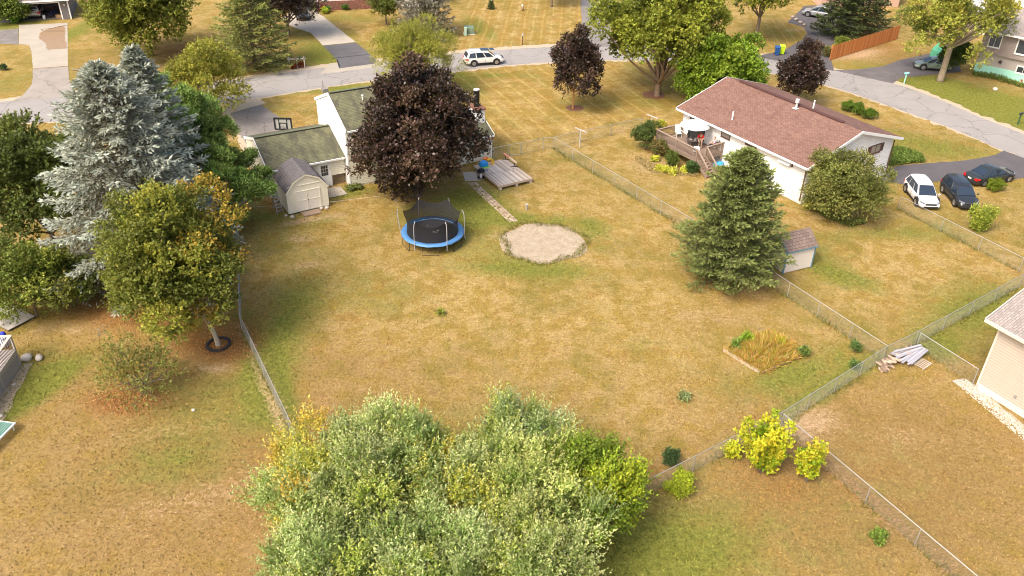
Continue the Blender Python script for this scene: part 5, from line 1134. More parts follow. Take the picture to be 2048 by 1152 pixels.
    for s in (1, -1):
        q = MB(); q.bar((-L * .28, s * (hw * .985), zb + .1), (L * .26, s * (hw * .985), zb + .1), .03, .10); q.build('side_skirt', PLAST, T)
        for fx in (.42, .62): q = MB(); q.box((-L / 2 + L * fx, s * (hw * .99), belt - .12), (.16, .02, .025)); q.build('door_handle', CHR, T)
        if rails: q = MB(); q.bar((xt + .15, s * wu * .8, Hh + .05), (xf - .1, s * wu * .8, Hh + .05), .03, .04); q.bar((xt + .15, s * wu * .8, Hh - .04), (xt + .15, s * wu * .8, Hh + .05), .03); q.bar((xf - .1, s * wu * .8, Hh - .05), (xf - .1, s * wu * .8, Hh + .05), .03); q.build('roof_rail', ALU, T)
    return T
def facing(p, q): a, b = at(*p), at(*q); return math.atan2(b.y - a.y, b.x - a.x)
c_ = at(967, 127); T = car('parked_suv', 'white suv with a dark sunroof parked on the road behind the cream house', 'car', (c_.x, c_.y, .006), facing((945.5, 137), (990, 133)) - .04, 4.75, 1.9, 1.68, paint('pearl_white', (.78, .76, .72)), 'suv', rails=True)
MB().box((.1, 0, 1.722), (1.0, .9, .012)).build('sunroof', CG, T); MB().box((.98, 0, 1.70), (.55, .9, .012)).build('sunroof', CG, T)
c_ = at(1157, 112); car('parked_car', 'blue car on the road mostly hidden behind the small purple maple', 'car', (c_.x, c_.y, .006), facing((1120, 110), (1200, 108)), 4.7, 1.85, 1.45, paint('bright_blue', (.05, .10, .42)), 'sedan')
c_ = at(1636, 34); car('parked_suv', 'silver suv parked at the end of the dark curved driveway', 'car', (c_.x, c_.y, .012), facing((1648, 39), (1612, 33)), 4.6, 1.85, 1.68, paint('silver_paint', (.26, .27, .29)), 'suv')
c_ = at(1862, 138); car('parked_car', 'dull silver green hatchback under the tall pale elm', 'car', (c_.x, c_.y, .012), facing((1890, 147), (1850, 144)), 4.3, 1.75, 1.5, paint('grey_green', (.20, .26, .20)), 'cross')
c_ = at(1840, 398); T = car('parked_crossover', 'white crossover parked nose to the fence, left of the dark one', 'car', (c_.x, c_.y, .0), facing((1824, 374), (1853, 414)) + .02, 4.6, 1.88, 1.66, paint('gloss_white', (.80, .80, .82)), 'cross', rails=False)
MB().box((.45, 0, 1.675), (.12, .03, .05)).build('antenna_fin', PLAST, T); 
c_ = at(1915, 399); car('parked_crossover', 'black crossover parked nose to the fence, right of the white one', 'car', (c_.x, c_.y, .0), facing((1898, 376), (1932, 414)), 4.55, 1.85, 1.66, paint('blue_black_paint', (.022, .026, .032)), 'suv')
c_ = at(1976, 361); car('parked_sedan', 'black sedan with red tail lights parked along the dark driveway beside the clipped round hedge', 'car', (c_.x, c_.y, .012), facing((1935, 369), (2015, 354)), 4.9, 1.85, 1.46, paint('green_black_paint', (.025, .03, .028)), 'sedan')
hp = h6p(1.9, 3.0, .05); car('parked_crossover', 'tan crossover parked inside the open garage', 'car', hp, math.radians(18 + 90), 4.6, 1.85, 1.68, paint('champagne', (.50, .40, .30)), 'suv')
c_ = at(604, 34); car('parked_car', 'dark car on the pale driveway half hidden by the top purple maple', 'car', (c_.x, c_.y, .012), facing((600, 20), (614, 44)), 4.6, 1.85, 1.5, paint('near_black', (.03, .04, .05)), 'sedan')

# ---------------------------------------------------------------- street furniture
def mailbox(label, x, y, pc, bc_, rz=0., h=1.1, name='mailbox', Ls=.5, arm=True):
    T = thing(name, label, 'mailbox', at(x, y), rz); q = MB(); q.span((-.05, -.05, 0), (.05, .05, h)); q.build('post', pc, T)
    q = MB(); pr = [(-.1, 0), (.1, 0), (.1, .12)] + [(.1 * math.cos(a), .12 + .1 * math.sin(a)) for a in (.5, 1.05, 1.57, 2.1, 2.6)] + [(-.1, .12)]; q.extr(pr, (0, 1, 0), (0, 0, 1), (-Ls * .5, 0, h), (Ls, 0, 0)); q.build('box', bc_, T); 
    MB().box((0, .11, h + .2), (.03, .01, .14)).build('flag', pm('flag_red', (.5, .03, .03)), T); return T
mailbox('mint green mailbox on a leaning mint post at the mouth of the dark driveway', 1808, 167, MINT, pm('mint_box', (.28, .62, .62)), .3, 1.15, Ls=.55)
mailbox('black mailbox on a dark green post on the lawn at the far right', 2035, 249, pm('dark_green', (.02, .09, .05)), pm('black_metal', (.03, .04, .05), rough=.4), .6, 1.1)
mailbox('lone mailbox with a white cap on a dark post in front of the striped lawn', 1045, 89, pm('dark_post', (.08, .05, .04)), pm('grey_white_box', (.5, .48, .46)), 1.4, 1.15, Ls=.45)
mr_ = thing('mailbox_rack', 'white wooden rack with a row of mailboxes beside the street', 'mailbox rack', at(595, 136), math.radians(12))
PWH = pm('aged_white_wood', (.62, .58, .48), var=.1)
for x in (-.85, 0, .85): MB().span((x - .06, -.05, 0), (x + .06, .05, 1.05)).build('post', PWH, mr_)
MB().span((-1.05, -.1, 1.05), (1.05, .1, 1.13)).build('shelf', PWH, mr_)
for i, x in enumerate((-.9, -.1, .35, .85)):
    q = MB(); q.span((x - .1, -.25, 1.131), (x + .1, .22, 1.25)); q.ell((x, -.015, 1.25), (.1, .235, .1), 10, 6); q.build('mailbox', (pm('mb_white', (.6, .58, .54)), pm('mb_tan', (.35, .25, .18)), pm('mb_dark', (.05, .09, .08)), pm('mb_grey', (.3, .27, .25)))[i], mr_)
ts = thing('utility_box', 'low green transformer box on the lawn by the dusty spruce', 'utility box', at(938, 67), .1); q = MB(); q.extr([(0, 0), (1.0, 0), (1.0, .8), (.75, .95), (0, .95)], (0, -1, 0), (0, 0, 1), (-.6, .5, 0), (1.2, 0, 0)); q.build('cabinet', pm('sage_box', (.16, .23, .15)), ts); MB().box((0, 0, .02), (1.5, 1.3, .06)).build('pad', PALE, ts)
for x in (-.3, .3): MB().box((x, -.49, .55), (.14, .02, .2)).build('sticker', pm('sticker_white', (.6, .6, .5)), ts)
ts = thing('utility_pedestal', 'slim pale green cable pedestal beside the green transformer box', 'utility box', at(931, 71)); q = MB(); q.span((-.16, -.12, 0), (.16, .12, 1.0)); q.build('cabinet', pm('mint_pedestal', (.42, .58, .46)), ts, bevel=.02); MB().span((-.18, -.14, 1.0), (.18, .14, 1.06)).build('cap', pm('mint_pedestal', (.42, .58, .46)), ts)
def bin_(label, x, y, m_):
    T = thing('wheelie_bin', label, 'bin', at(x, y), -.1, 'wheelie bins by the curved driveway'); q = MB(); q.hexa([(-.24, -.26, .06), (.24, -.26, .06), (.24, .26, .06), (-.24, .26, .06), (-.3, -.34, 1.0), (.3, -.34, 1.0), (.3, .34, 1.0), (-.3, .34, 1.0)]); q.build('body', m_, T, bevel=.02)
    q = MB(); q.hexa([(-.33, -.38, 1.0), (.33, -.38, 1.0), (.33, .38, 1.02), (-.33, .38, 1.02), (-.3, -.34, 1.06), (.3, -.34, 1.06), (.3, .36, 1.12), (-.3, .36, 1.12)]); q.build('lid', m_, T)
    for s in (-.28, .28): MB().tube([(s - .03, .3, .12), (s + .03, .3, .12)], .12, 14).build('wheel', TYRE, T)
bin_('dark blue wheelie bin beside the lime one', 1553, 110, pm('bin_blue', (.02, .08, .25), rough=.45)); bin_('lime yellow wheelie bin beside the dark blue one', 1563, 108, pm('bin_lime', (.52, .72, .02), rough=.45))
stone(1990, 180, .34, 'round pale boulder on the green lawn below the mint based house', cat='boulder')
for i, (x, y) in enumerate(((1592, 40), (1601, 46), (1608, 51), (1585, 35))): stone(x, y, .35, 'grey edging boulder along the rim of the dark curved driveway', 'boulders edging the curved driveway', mat=pm('edge_rock', (.34, .28, .23), var=.2))
fg = thing('garden_figure', 'small white and brown garden ornament on the striped lawn', 'ornament', at(1045, 21)); q = MB(); q.ell((0, 0, .3), (.2, .2, .3), 10, 7, lump=.1); q.build('body', pm('ornament_brown', (.3, .2, .12)), fg, smooth=True); q = MB(); q.ell((-.03, 0, .72), (.14, .14, .18), 10, 7, lump=.1); q.build('head', WHITE, fg, smooth=True)
# hose on the concrete drive
hs = [at(x, y, .03) for x, y in ((134, 50), (118, 53), (100, 57), (86, 58), (83, 60), (90, 62), (110, 62), (128, 62))]
tag(MB().tube(smooth_path(hs, 5), .02, 5).build('garden_hose', pm('hose_dark', (.05, .05, .04))), 'dark garden hose looped on the wet concrete driveway', 'hose')
# red outdoor table and mint box by the mint based house
o = thing('outdoor_table', 'red topped wooden table beside the mint based house', 'table', at(1907, 127), .3); MB().box((0, 0, .75), (1.6, .8, .05)).build('top', pm('red_paint', (.40, .03, .03)), o)
for (x, y) in ((-.7, -.3), (.7, -.3), (.7, .3), (-.7, .3)): MB().span((x - .04, y - .04, 0), (x + .04, y + .04, .73)).build('leg', pm('raw_wood', (.5, .33, .2)), o)
o = thing('mint_shelter', 'mint green striped play tent behind the silver green hatchback', 'tent', at(1876, 122), .2); q = MB(); q.extr([(-.8, 0), (.8, 0), (.8, 1.3), (0, 2.1), (-.8, 1.3)], (1, 0, 0), (0, 0, 1), (0, -.8, 0), (0, 1.6, 0)); q.build('canvas', pm('mint_canvas', (.16, .60, .36), var=.25, scale=3, stretch=(5, 1, 1)), o)
pt_ = thing('flower_pot', 'terracotta pot with a small plant at the foot of the mint base', 'plant pot', at(2043, 164)); MB().tube([(0, 0, 0), (0, 0, .35)], [.16, .24], 12).build('pot', pm('terracotta', (.42, .15, .08)), pt_)

# ---------------------------------------------------------------- raised bed, wood pile, boards
BT = pm('grey_timber', (.50, .42, .32), var=.25, stretch=(1, 4, 4))
rbx = thing('raised_bed', 'overgrown raised bed edged with pale weathered timbers', 'garden bed', at(1522, 748))
o0 = Vector(rbx.location)
for (a, b, l) in (((1448, 702), (1522, 748), 1), ((1522, 748), (1612, 708), 0), ((1448, 702), (1530, 662), 0), ((1530, 662), (1612, 708), 0)):
    A_, B_ = at(*a) - o0, at(*b) - o0; e = (B_ - A_).normalized() * .09; MB().bar(A_ + Vector((0, 0, .1)) + (e if not l else -e * 0), B_ + Vector((0, 0, .1)) - e, .19, .2).build('timber', BT if l else pm('brown_timber', (.30, .2, .13), var=.3), rbx)
wp = thing('pallet', 'weathered wooden pallet lying under the right end of the grey board pile', 'pallet', at(1838, 726), math.radians(38))
for i in range(6): MB().span((-.5 + i * .18, -.6, .1), (-.5 + i * .18 + .09, .6, .12)).build('slat', BT, wp)
for y in (-.58, 0, .5): MB().span((-.5, y, 0), (.5, y + .08, .1)).build('runner', BT, wp)
GB = [pm('grey_board', (.42, .42, .46), var=.15, stretch=(1, 6, 1)), pm('grey_board_b', (.34, .34, .38), var=.15)]
rg = random.Random(21); cb = at(1822, 716)
for i in range(11):
    o = MB().span((-1.25 + rg.uniform(-.1, .1), -.07, 0), (1.05, .07, .04)).build('grey_board', GB[i % 2]); lay = i // 5
    o.location = (cb.x + .1 * rg.uniform(-1, 1) + (i % 5 - 2) * .12 + rg.uniform(-.15, .15), cb.y + (i % 5 - 2) * -.18, .36 + lay * .045 + (.05 if lay == 2 else 0)); o.rotation_euler = (0, rg.uniform(-.01, .01), math.radians(33 + (i % 5 - 2) * 5 + rg.uniform(-6, 6)))
    tag(o, 'loose grey decking board in the pile on the firewood by the fence', 'board', 'grey boards piled on the firewood')
LOG = [pm('split_log', (.48, .36, .27), var=.3), pm('log_bark', (.28, .2, .15), var=.3)]
wpil = []
a_, b_ = at(1760, 741), at(1822, 703); dd = (b_ - a_)
for i in range(64):
    if i < 4: o = MB().tube([(-.22, 0, 0), (.22, 0, 0)], [rg.uniform(.05, .085)] * 2, 6).build('firewood_log', LOG[i % 2]); wpil.append(o)
    else: o = wpil[rg.randrange(4)].copy(); COL.objects.link(o)
    t_ = (i % 16) / 15; lay = i // 16; p = a_ + dd * t_; pn = Vector((-dd.y, dd.x, 0)).normalized()
    p += pn * rg.uniform(-.3, .3) + dd.normalized() * rg.uniform(-.05, .05)
    o.location = (p.x, p.y, .06 + lay * .11); o.rotation_euler = (rg.uniform(0, 3), rg.uniform(-.12, .12), math.atan2(dd.y, dd.x) + math.pi / 2 + rg.uniform(-.5, .5))
    tag(o, 'split firewood log in the low pile against the chain link fence', 'log', 'firewood logs by the fence')
# ---------------------------------------------------------------- left neighbour's deck
d8 = at(42, 732); e8 = at(0, 795); an8 = math.atan2(e8.y - d8.y, e8.x - d8.x)
LD = thing('deck', 'grey deck with dark balusters and a slatted skirt, cut off by the left edge', 'deck', d8, an8)
GD_ = pm('grey_deck', (.40, .37, .34), var=.12)
FZ8 = 1.25; DL, DWd = 7.0, 5.0
def d8box(a, b, nm, m_): return MB().span(a, b).build(nm, m_, LD)
for i in range(int(DWd / .145)): d8box((0, -(i * .145) - .14, FZ8 - .035), (DL, -(i * .145), FZ8), 'deck_board', GD_)
d8box((0, .0, FZ8 - .26), (DL, .04, FZ8 - .01), 'rim_joist', GD_); d8box((-.04, -DWd, FZ8 - .26), (0, .04, FZ8 - .01), 'rim_joist', GD_)
for i in range(9): d8box((.02, .005, .04 + i * .108), (DL, .03, .115 + i * .108), 'skirt_slat', GD_)
for i in range(9): d8box((-.03, -DWd, .04 + i * .108), (-.005, 0, .115 + i * .108), 'skirt_slat', GD_)
for x in (0, 2.3, 4.6, 6.9): d8box((x - .06, -.06, 0), (x + .06, .05, FZ8 + 1.0), 'post', GD_)
d8box((-.1, -.09, FZ8 + 1.0), (DL, .08, FZ8 + 1.04), 'top_rail', pm('pale_rail', (.58, .50, .42))); d8box((-.09, -DWd, FZ8 + 1.0), (.08, -.09, FZ8 + 1.04), 'top_rail', pm('pale_rail', (.58, .50, .42)))
DB = pm('dark_baluster', (.06, .04, .04)); b0 = MB().span((-.012, -.012, FZ8 + .08), (.012, .012, FZ8 + 1.0)).build('baluster', DB, LD); b0.location = (.15, -.0, 0)
for i in range(1, 54): o = b0.copy(); COL.objects.link(o); o.location = (.15 + i * .125, 0, 0)
for i in range(30): o = b0.copy(); COL.objects.link(o); o.location = (0, -.3 - i * .14, 0)
d8box((0, -.02, FZ8 + .06), (DL, .02, FZ8 + .1), 'bottom_rail', GD_)
p = at(8, 676, FZ8 + .6)
o = thing('deck_planter', 'white and blue covered object standing on the deck at the left edge', 'planter', (p.x, p.y, FZ8)); q = MB(); q.ell((0, 0, .35), (.35, .35, .36), 12, 8, lump=.3, seed=4); q.build('cover', pm('white_cover', (.7, .72, .78)), o); q = MB(); q.ell((-.1, .15, .75), (.18, .18, .2), 10, 7); q.build('blue_bag', pm('royal_blue', (.03, .05, .45)), o)
bw = thing('boardwalk', 'grey plank landing at the left edge below the shrubs', 'boardwalk', at(18, 664), math.radians(150))
for i in range(13): MB().span((0, -i * .145 - .14, .12), (3.2, -i * .145, .155)).build('plank', GD_, bw)
MB().span((.05, -1.9, 0), (3.1, -.02, .119)).build('joists', pm('dark_skid', (.09, .07, .05)), bw)
stone(54, 718, .36, 'flat pale boulder at the corner of the left deck', cat='boulder'); stone(79, 718, .32, 'long pale slab stone lying right of the flat boulder by the left deck', cat='stone')
for (x, y, r, l) in ((28, 770, .14, 'small pale stone in the gravel strip beside the left deck'), (3, 833, .16, 'small pale stone near the teal bench at the left edge'), (387, 821, .12, 'small pale stone alone in the lawn below the sparse tree')): stone(x, y, r, l)
sheet('gravel_strip', px((48, 728), (66, 726), (40, 775), (10, 835), (-40, 900), (-60, 860)), .006, pm('strip_gravel', (.40, .32, .22), var=.3, scale=6, bump=.5), .1, seed=3)
bn = thing('teal_bench', 'teal slatted bench top with a white edge rail at the left edge', 'bench', at(34, 858), math.atan2(at(0, 885).y - at(34, 850).y, at(0, 885).x - at(34, 850).x))
TEAL = pm('teal_slat', (.22, .42, .36))
for i in range(12): MB().span((.03, -.10 - i * .14, .42), (2.6, -.02 - i * .14, .45)).build('slat', TEAL, bn)
MB().span((-.02, -.0, .38), (2.62, .06, .47)).build('frame', WHITE, bn); MB().span((-.03, -1.7, .38), (.02, -.0, .46)).build('frame', WHITE, bn)
for (x, y) in ((.1, -.1), (2.5, -.1), (.1, -1.5), (2.5, -1.5)): MB().span((x, y, 0), (x + .05, y + .05, .41)).build('leg', WHITE, bn)
# ---------------------------------------------------------------- foliage
RS = np.random.RandomState(7); GAIN = np.array([1.22, 1.25, 1.12])
LEAF = leafmat('leaf'); NEEDLE = leafmat('needle', .12, .65, .15); GLOSSY = leafmat('glossy_leaf', .18, .38, .4)
BARK = pm('bark', (.17, .13, .095), var=.35, scale=5, bump=.6, stretch=(3, 3, .6)); PALEBARK = pm('pale_bark', (.42, .36, .27), var=.35, scale=6, bump=.5)
def unit(v): return v / np.maximum(np.linalg.norm(v, axis=-1, keepdims=True), 1e-9)
def card_mesh(name, P, A, S, ln, wd, colr, mat, parent):
    """diamond leaves: base P, axis A, side S"""
    n = len(P); ln = ln[:, None]; wd = wd[:, None]
    V = np.empty((n, 4, 3), np.float32); N = np.cross(A, S)
    V[:, 0] = P; V[:, 1] = P + A * ln * .45 + S * wd * .5 + N * ln * .06; V[:, 2] = P + A * ln; V[:, 3] = P + A * ln * .45 - S * wd * .5 + N * ln * .06
    me = bpy.data.meshes.new(name); np_mesh(me, V.reshape(-1, 3), np.arange(n * 4, dtype=np.int32).reshape(n, 4))
    at_ = me.attributes.new('col', 'FLOAT_COLOR', 'FACE'); c4 = np.ones((n, 4), np.float32); c4[:, :3] = np.clip(colr, .003, 1); at_.data.foreach_set('color', c4.ravel())
    me.materials.append(mat); o = bpy.data.objects.new(name, me); COL.objects.link(o); o['kind'] = 'stuff'
    if parent is not None: o.parent = parent
    return o
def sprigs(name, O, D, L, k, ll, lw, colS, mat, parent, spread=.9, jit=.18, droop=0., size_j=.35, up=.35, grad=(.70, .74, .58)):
    n = len(O); t = (np.arange(k) + .6) / k
    P = O[:, None, :] + D[:, None, :] * (L[:, None, None] * t[None, :, None]); P[:, :, 2] -= droop * L[:, None] * t[None, :] ** 2
    R = unit(RS.normal(size=(n, k, 3))); A = unit(D[:, None, :] * (1 - spread * .5) + R * spread + np.array([0, 0, up * .3]))
    U = unit(RS.normal(size=(n, k, 3)) * .8 + np.array([0, 0, 1.2]) + D[:, None, :] * .5); S = unit(np.cross(A, U))
    sz = 1 + size_j * (RS.rand(n, k) - .5) * 2
    c = colS[:, None, :] * GAIN * (1 + jit * RS.normal(size=(n, k, 1))) * (1 + .05 * RS.normal(size=(n, k, 3)))
    gt_ = t[None, :, None] ** .8; c = c * (np.array(grad) * (1 - gt_) + 1.12 * gt_)  # sprig bases tinted greener and darkened, painting in shade inside the crown
    return card_mesh(name, P.reshape(-1, 3), A.reshape(-1, 3), S.reshape(-1, 3), (ll * sz).ravel(), (lw * sz).ravel(), c.reshape(-1, 3), mat, parent)
def puffs(n, c, r, lo=.45, hi=.95, pr=(.26, .42), zmin=-.75, taper=0.):
    """clump centres spread through an ellipsoid shell"""
    i = np.arange(n) + .5; ph = np.arccos(1 - 2 * i / n); th = np.pi * (1 + 5 ** .5) * i + RS.rand() * 6
    d = np.stack([np.cos(th) * np.sin(ph), np.sin(th) * np.sin(ph), np.cos(ph)], 1) + RS.normal(size=(n, 3)) * .16; d = unit(d); d = d[d[:, 2] > zmin]
    rad = (lo + (hi - lo) * RS.rand(len(d)) ** .6) * np.where(RS.rand(len(d)) < .18, 1.13, 1.); q = d * rad[:, None]
    w = np.ones(len(q))
    if taper: w = 1 - taper * np.clip((q[:, 2] + .2) / 1.2, 0, 1)
    q[:, 0] *= w; q[:, 1] *= w
    ks = RS.normal(size=(5, 3)) * 2.2; phs = RS.rand(5) * 6.3; w3 = 1 + .085 * np.sin(d @ ks.T + phs).sum(1); q = q * np.clip(w3, .72, 1.3)[:, None]
    C = np.array(c) + q * np.array(r); R_ = (pr[0] + (pr[1] - pr[0]) * RS.rand(len(q))) * min(r[0], r[1]) * (.6 + .4 * w)
    return C, R_
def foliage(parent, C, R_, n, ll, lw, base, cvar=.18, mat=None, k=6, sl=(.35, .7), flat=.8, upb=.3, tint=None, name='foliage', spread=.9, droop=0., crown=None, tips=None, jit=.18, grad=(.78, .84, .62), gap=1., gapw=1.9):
    m_ = len(C); wts = R_ ** 2; idx = RS.choice(m_, n, p=wts / wts.sum())
    d = unit(RS.normal(size=(n, 3)) + np.array([0, 0, .6])); rr = .74 + .33 * RS.rand(n) ** .8
    O = C[idx] + d * (R_[idx] * rr)[:, None] * np.array([1, 1, flat])
    wl_ = max(.55, float(np.median(R_)) * gapw); kk = RS.normal(size=(7, 3)); kk = kk / np.linalg.norm(kk, axis=1, keepdims=True) * (6.28 / wl_) * (.7 + .6 * RS.rand(7, 1)); nz = np.sin(O @ kk.T + RS.rand(7) * 6.3).sum(1) / 2.6
    push = np.clip((-nz - .12) * 1.1, 0, .75) * gap; cen_ = C.mean(0); O = O + (cen_ - O) * (push * np.minimum(1, R_[idx] * 1.5 / np.maximum(.3, np.linalg.norm(O - cen_, axis=1))))[:, None]
    if crown is not None: out = unit(O - np.array(crown)); D = unit(d * .8 + out * .6 + np.array([0, 0, upb]) + RS.normal(size=(n, 3)) * .3)
    else: D = unit(d + np.array([0, 0, upb]) + RS.normal(size=(n, 3)) * .3)
    L = (sl[0] + (sl[1] - sl[0]) * RS.rand(n)) * np.where(RS.rand(n) < .04, 1.6, 1.); pc = 1 + cvar * RS.normal(size=m_)
    col = np.array(base)[None, :] * np.clip(pc[idx], .5, 1.6)[:, None] * (1 + .12 * RS.normal(size=(n, 1)))
    if tint is not None:
        for (tc_, frac, where) in tint:
            sel = RS.rand(m_) < frac
            if where is not None: sel = np.array([where(x) for x in C]) & (RS.rand(m_) < frac)
            f = (sel[idx] * (.35 + .6 * RS.rand(n)))[:, None]; col = col * (1 - f) + np.array(tc_)[None, :] * f
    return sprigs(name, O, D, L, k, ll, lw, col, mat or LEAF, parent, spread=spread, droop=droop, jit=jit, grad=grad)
def limbs(parent, base, C, n, r0, fork=.35, mat=None, stems=1, lean=(0, 0), seed=1, twig=.25):
    rg_ = random.Random(seed); q = MB(); top = C[:, 2].max(); zf = fork; sel = list(range(len(C))); rg_.shuffle(sel); sel = sel[:n]
    fk = Vector((lean[0], lean[1], zf)); 
    q.tube(smooth_path([(0, 0, -.15), (lean[0] * .3, lean[1] * .3, zf * .5), tuple(fk)], 3), [r0 * 1.35, r0 * 1.1, r0 * 1.0, r0 * .95, r0 * .92, r0 * .9, r0 * .85][:7], 9)
    for i in sel:
        t_ = Vector(C[i]); d = t_ - fk; m1 = fk + d * .45 + Vector((rg_.uniform(-1, 1), rg_.uniform(-1, 1), rg_.uniform(0, 1))) * d.length * .12
        s0_ = fk + Vector((rg_.uniform(-.3, .3) * r0, rg_.uniform(-.3, .3) * r0, -r0 * .5)); pts = smooth_path([tuple(s0_), tuple(m1), tuple(t_)], 4); ra = r0 * rg_.uniform(.35, .6); q.tube(pts, [ra * (1 - .85 * k / (len(pts) - 1)) + .01 for k in range(len(pts))], 6)
        for j in range(3):
            p = pts[rg_.randrange(3, len(pts))]; e = p + Vector((rg_.uniform(-1, 1), rg_.uniform(-1, 1), rg_.uniform(-.1, .8))) * d.length * twig; q.tube([p, e], [ra * .3, .008], 5)
    return q.build('trunk', mat or BARK, parent, smooth=True)
def tree(label, top, yb, R, base, n, ll=.2, lw=.13, z0=.2, npuf=30, group=None, name='deciduous_tree', cat='tree', ratio=1., taper=0., mat=None, tint=None, pr=(.26, .42), k=6, sl=(.35, .7), trunk=.2, tmat=None, cvar=.18, h=None, loc=None, off=(0, 0), fork=None, nl=9, lo=.45, zmin=-.75, upb=.3, droop=0., flat=.8, jit=.18, seed=None, lean=(0, 0), spread=.9, extra=None):
    if seed is not None: RS.seed(seed)
    if loc is None: b, hh = under(top[0], top[1], yb)
    else: b, hh = loc, h
    H_ = h or hh; T = thing(name, label, cat, (b.x, b.y, 0), 0, group)
    zb_ = H_ * z0; cz = (H_ + zb_) / 2; rz = (H_ - zb_) / 2 * .93; C, R_ = puffs(npuf, (off[0], off[1], cz), (R * .86, R * .86 * ratio, rz), lo=lo, pr=pr, taper=taper, zmin=zmin)
    if extra is not None: C = np.concatenate([C, np.array(extra)[:, :3]]); R_ = np.concatenate([R_, np.array(extra)[:, 3]])
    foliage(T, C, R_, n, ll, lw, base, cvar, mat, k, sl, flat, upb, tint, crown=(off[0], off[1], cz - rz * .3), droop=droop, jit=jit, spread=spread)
    limbs(T, None, C, nl, trunk, fork or max(zb_, H_ * .18), tmat, lean=lean, seed=len(label)); return T
def spruce(label, top, yb, R, base, tip, nb=170, H_=None, name='spruce_tree', group=None, z0=.04, tw=26, cl=.30, cw=.10, dens=4, sweep=.25, power=.8, mat=None, loc=None, seed=3, trunk=.22, hang=.25, rj=.2, cvar=.12, dead=None):
    RS.seed(seed); rg_ = random.Random(seed)
    if loc is None: b, hh = under(top[0], top[1], yb)
    else: b, hh = loc, H_
    H_ = H_ or hh; T = thing(name, label, 'tree', (b.x, b.y, 0), rg_.uniform(0, 6), group)
    O, D, L, Cc = [], [], [], []; br_ = MB()
    for i in range(nb):
        f = ((i + .5) / nb) ** .85; z = H_ * (z0 + (1 - z0) * f * .985); az = i * 2.39996 + rg_.uniform(-.35, .35)
        Lb = max(.16, R * min((1 - f) ** power, (1 - f) * 2.3 + .02) * rg_.uniform(1 - rj, 1 + rj * .6) * (.75 + .25 * min(1, f * 8 + .4)))
        ca, sa = math.cos(az), math.sin(az); slope = -sweep * (1 - f) + .55 * max(0, f - .55) + rg_.uniform(-.06, .06); pts = []
        for s in np.linspace(0, 1, 7): pts.append(np.array([ca * Lb * s, sa * Lb * s, z + Lb * (slope * s + .30 * s * s * (.5 + .5 * (1 - f)))]))
        pts = np.array(pts); br_.tube([tuple(p) for p in pts[::2]], [.05 * (1 - f) + .02, .04 * (1 - f) + .012, .02, .008], 4, cap=False)
        nt = max(5, int(tw * (.35 + .65 * Lb / R))); sh = 1 + cvar * rg_.gauss(0, 1)
        for j in range(nt):
            s = .16 + .84 * (j + rg_.random()) / nt; x = s * 6; i0 = min(5, int(x)); p = pts[i0] * (1 - (x - i0)) + pts[i0 + 1] * (x - i0)
            t_ = unit(pts[i0 + 1] - pts[i0]); lat = np.array([-sa, ca, 0]) * (1 if j % 2 else -1); wl = Lb * .34 * (1 - s) ** .6 + .18
            dirn = unit(t_ * (.55 + .5 * s) + lat * (1.0 - .45 * s) + np.array([0, 0, -hang * rg_.random()]) + np.array([rg_.gauss(0, .12), rg_.gauss(0, .12), rg_.gauss(0, .12)]))
            O.append(p); D.append(dirn); L.append(wl * rg_.uniform(.7, 1.15)); tipf = min(1, s * .75 + .25 * rg_.random()); cc = (np.array(base) * (1 - tipf) + np.array(tip) * tipf) * sh
            if dead is not None and s < .45 and rg_.random() < .5: cc = np.array(dead)
            Cc.append(cc)
    O, D, L, Cc = map(np.array, (O, D, L, Cc)); n = len(O); k = dens
    t_ = (np.arange(k) + .2) / k; P = O[:, None] + D[:, None] * (L[:, None, None] * t_[None, :, None]); P[:, :, 2] -= .12 * L[:, None] * t_ ** 2
    A = unit(D[:, None] + RS.normal(size=(n, k, 3)) * .38 + np.array([0, 0, .12])); U = unit(RS.normal(size=(n, k, 3)) * .55 + np.array([0, 0, 1.])); S = unit(np.cross(A, U)); sz = 1 + .3 * (RS.rand(n, k) - .5) * 2
    tf = t_[None, :, None]; c = (Cc[:, None] * (1 - .3 * tf) + np.array(tip) * .3 * tf) * (1 + .16 * RS.normal(size=(n, k, 1)))
    card_mesh('foliage', P.reshape(-1, 3), A.reshape(-1, 3), S.reshape(-1, 3), (cl * sz).ravel(), (cw * sz).ravel(), c.reshape(-1, 3), mat or NEEDLE, T)
    br_.build('branches', BARK, T, kind='stuff'); MB().tube([(0, 0, -.1), (0, 0, H_ * .5), (0, 0, H_ * .99)], [trunk, trunk * .6, .02], 9).build('trunk', BARK, T, smooth=True)
    return T

# -- conifers
spruce('big blue spruce, the broad front one of the two, left of the cream house', (190, 122), 560, 7.0, (.12, .125, .07), (.46, .50, .42), nb=300, tw=38, cl=.34, cw=.11, dens=5, sweep=.45, power=.62, seed=11, hang=.5, group=None, dead=(.16, .13, .07))
spruce('blue spruce with the highest pointed tip, standing behind the broad one', (262, 90), 482, 5.6, (.12, .125, .07), (.44, .48, .40), nb=220, tw=34, cl=.34, cw=.11, dens=5, sweep=.3, power=.8, seed=12, hang=.4)
spruce('dark green spruce in front of the small white shed with blue trim', (1498, 298), 554, 4.25, (.07, .10, .032), (.24, .28, .085), nb=330, tw=32, cl=.27, cw=.10, dens=6, sweep=.2, power=.58, seed=13, hang=.2, rj=.28)
spruce('large layered green spruce at the top, left of the purple maple and pale driveway', (480, -75), 138, 5.4, (.08, .10, .03), (.28, .30, .08), nb=190, tw=26, cl=.36, cw=.13, dens=5, sweep=.3, power=.7, seed=14)
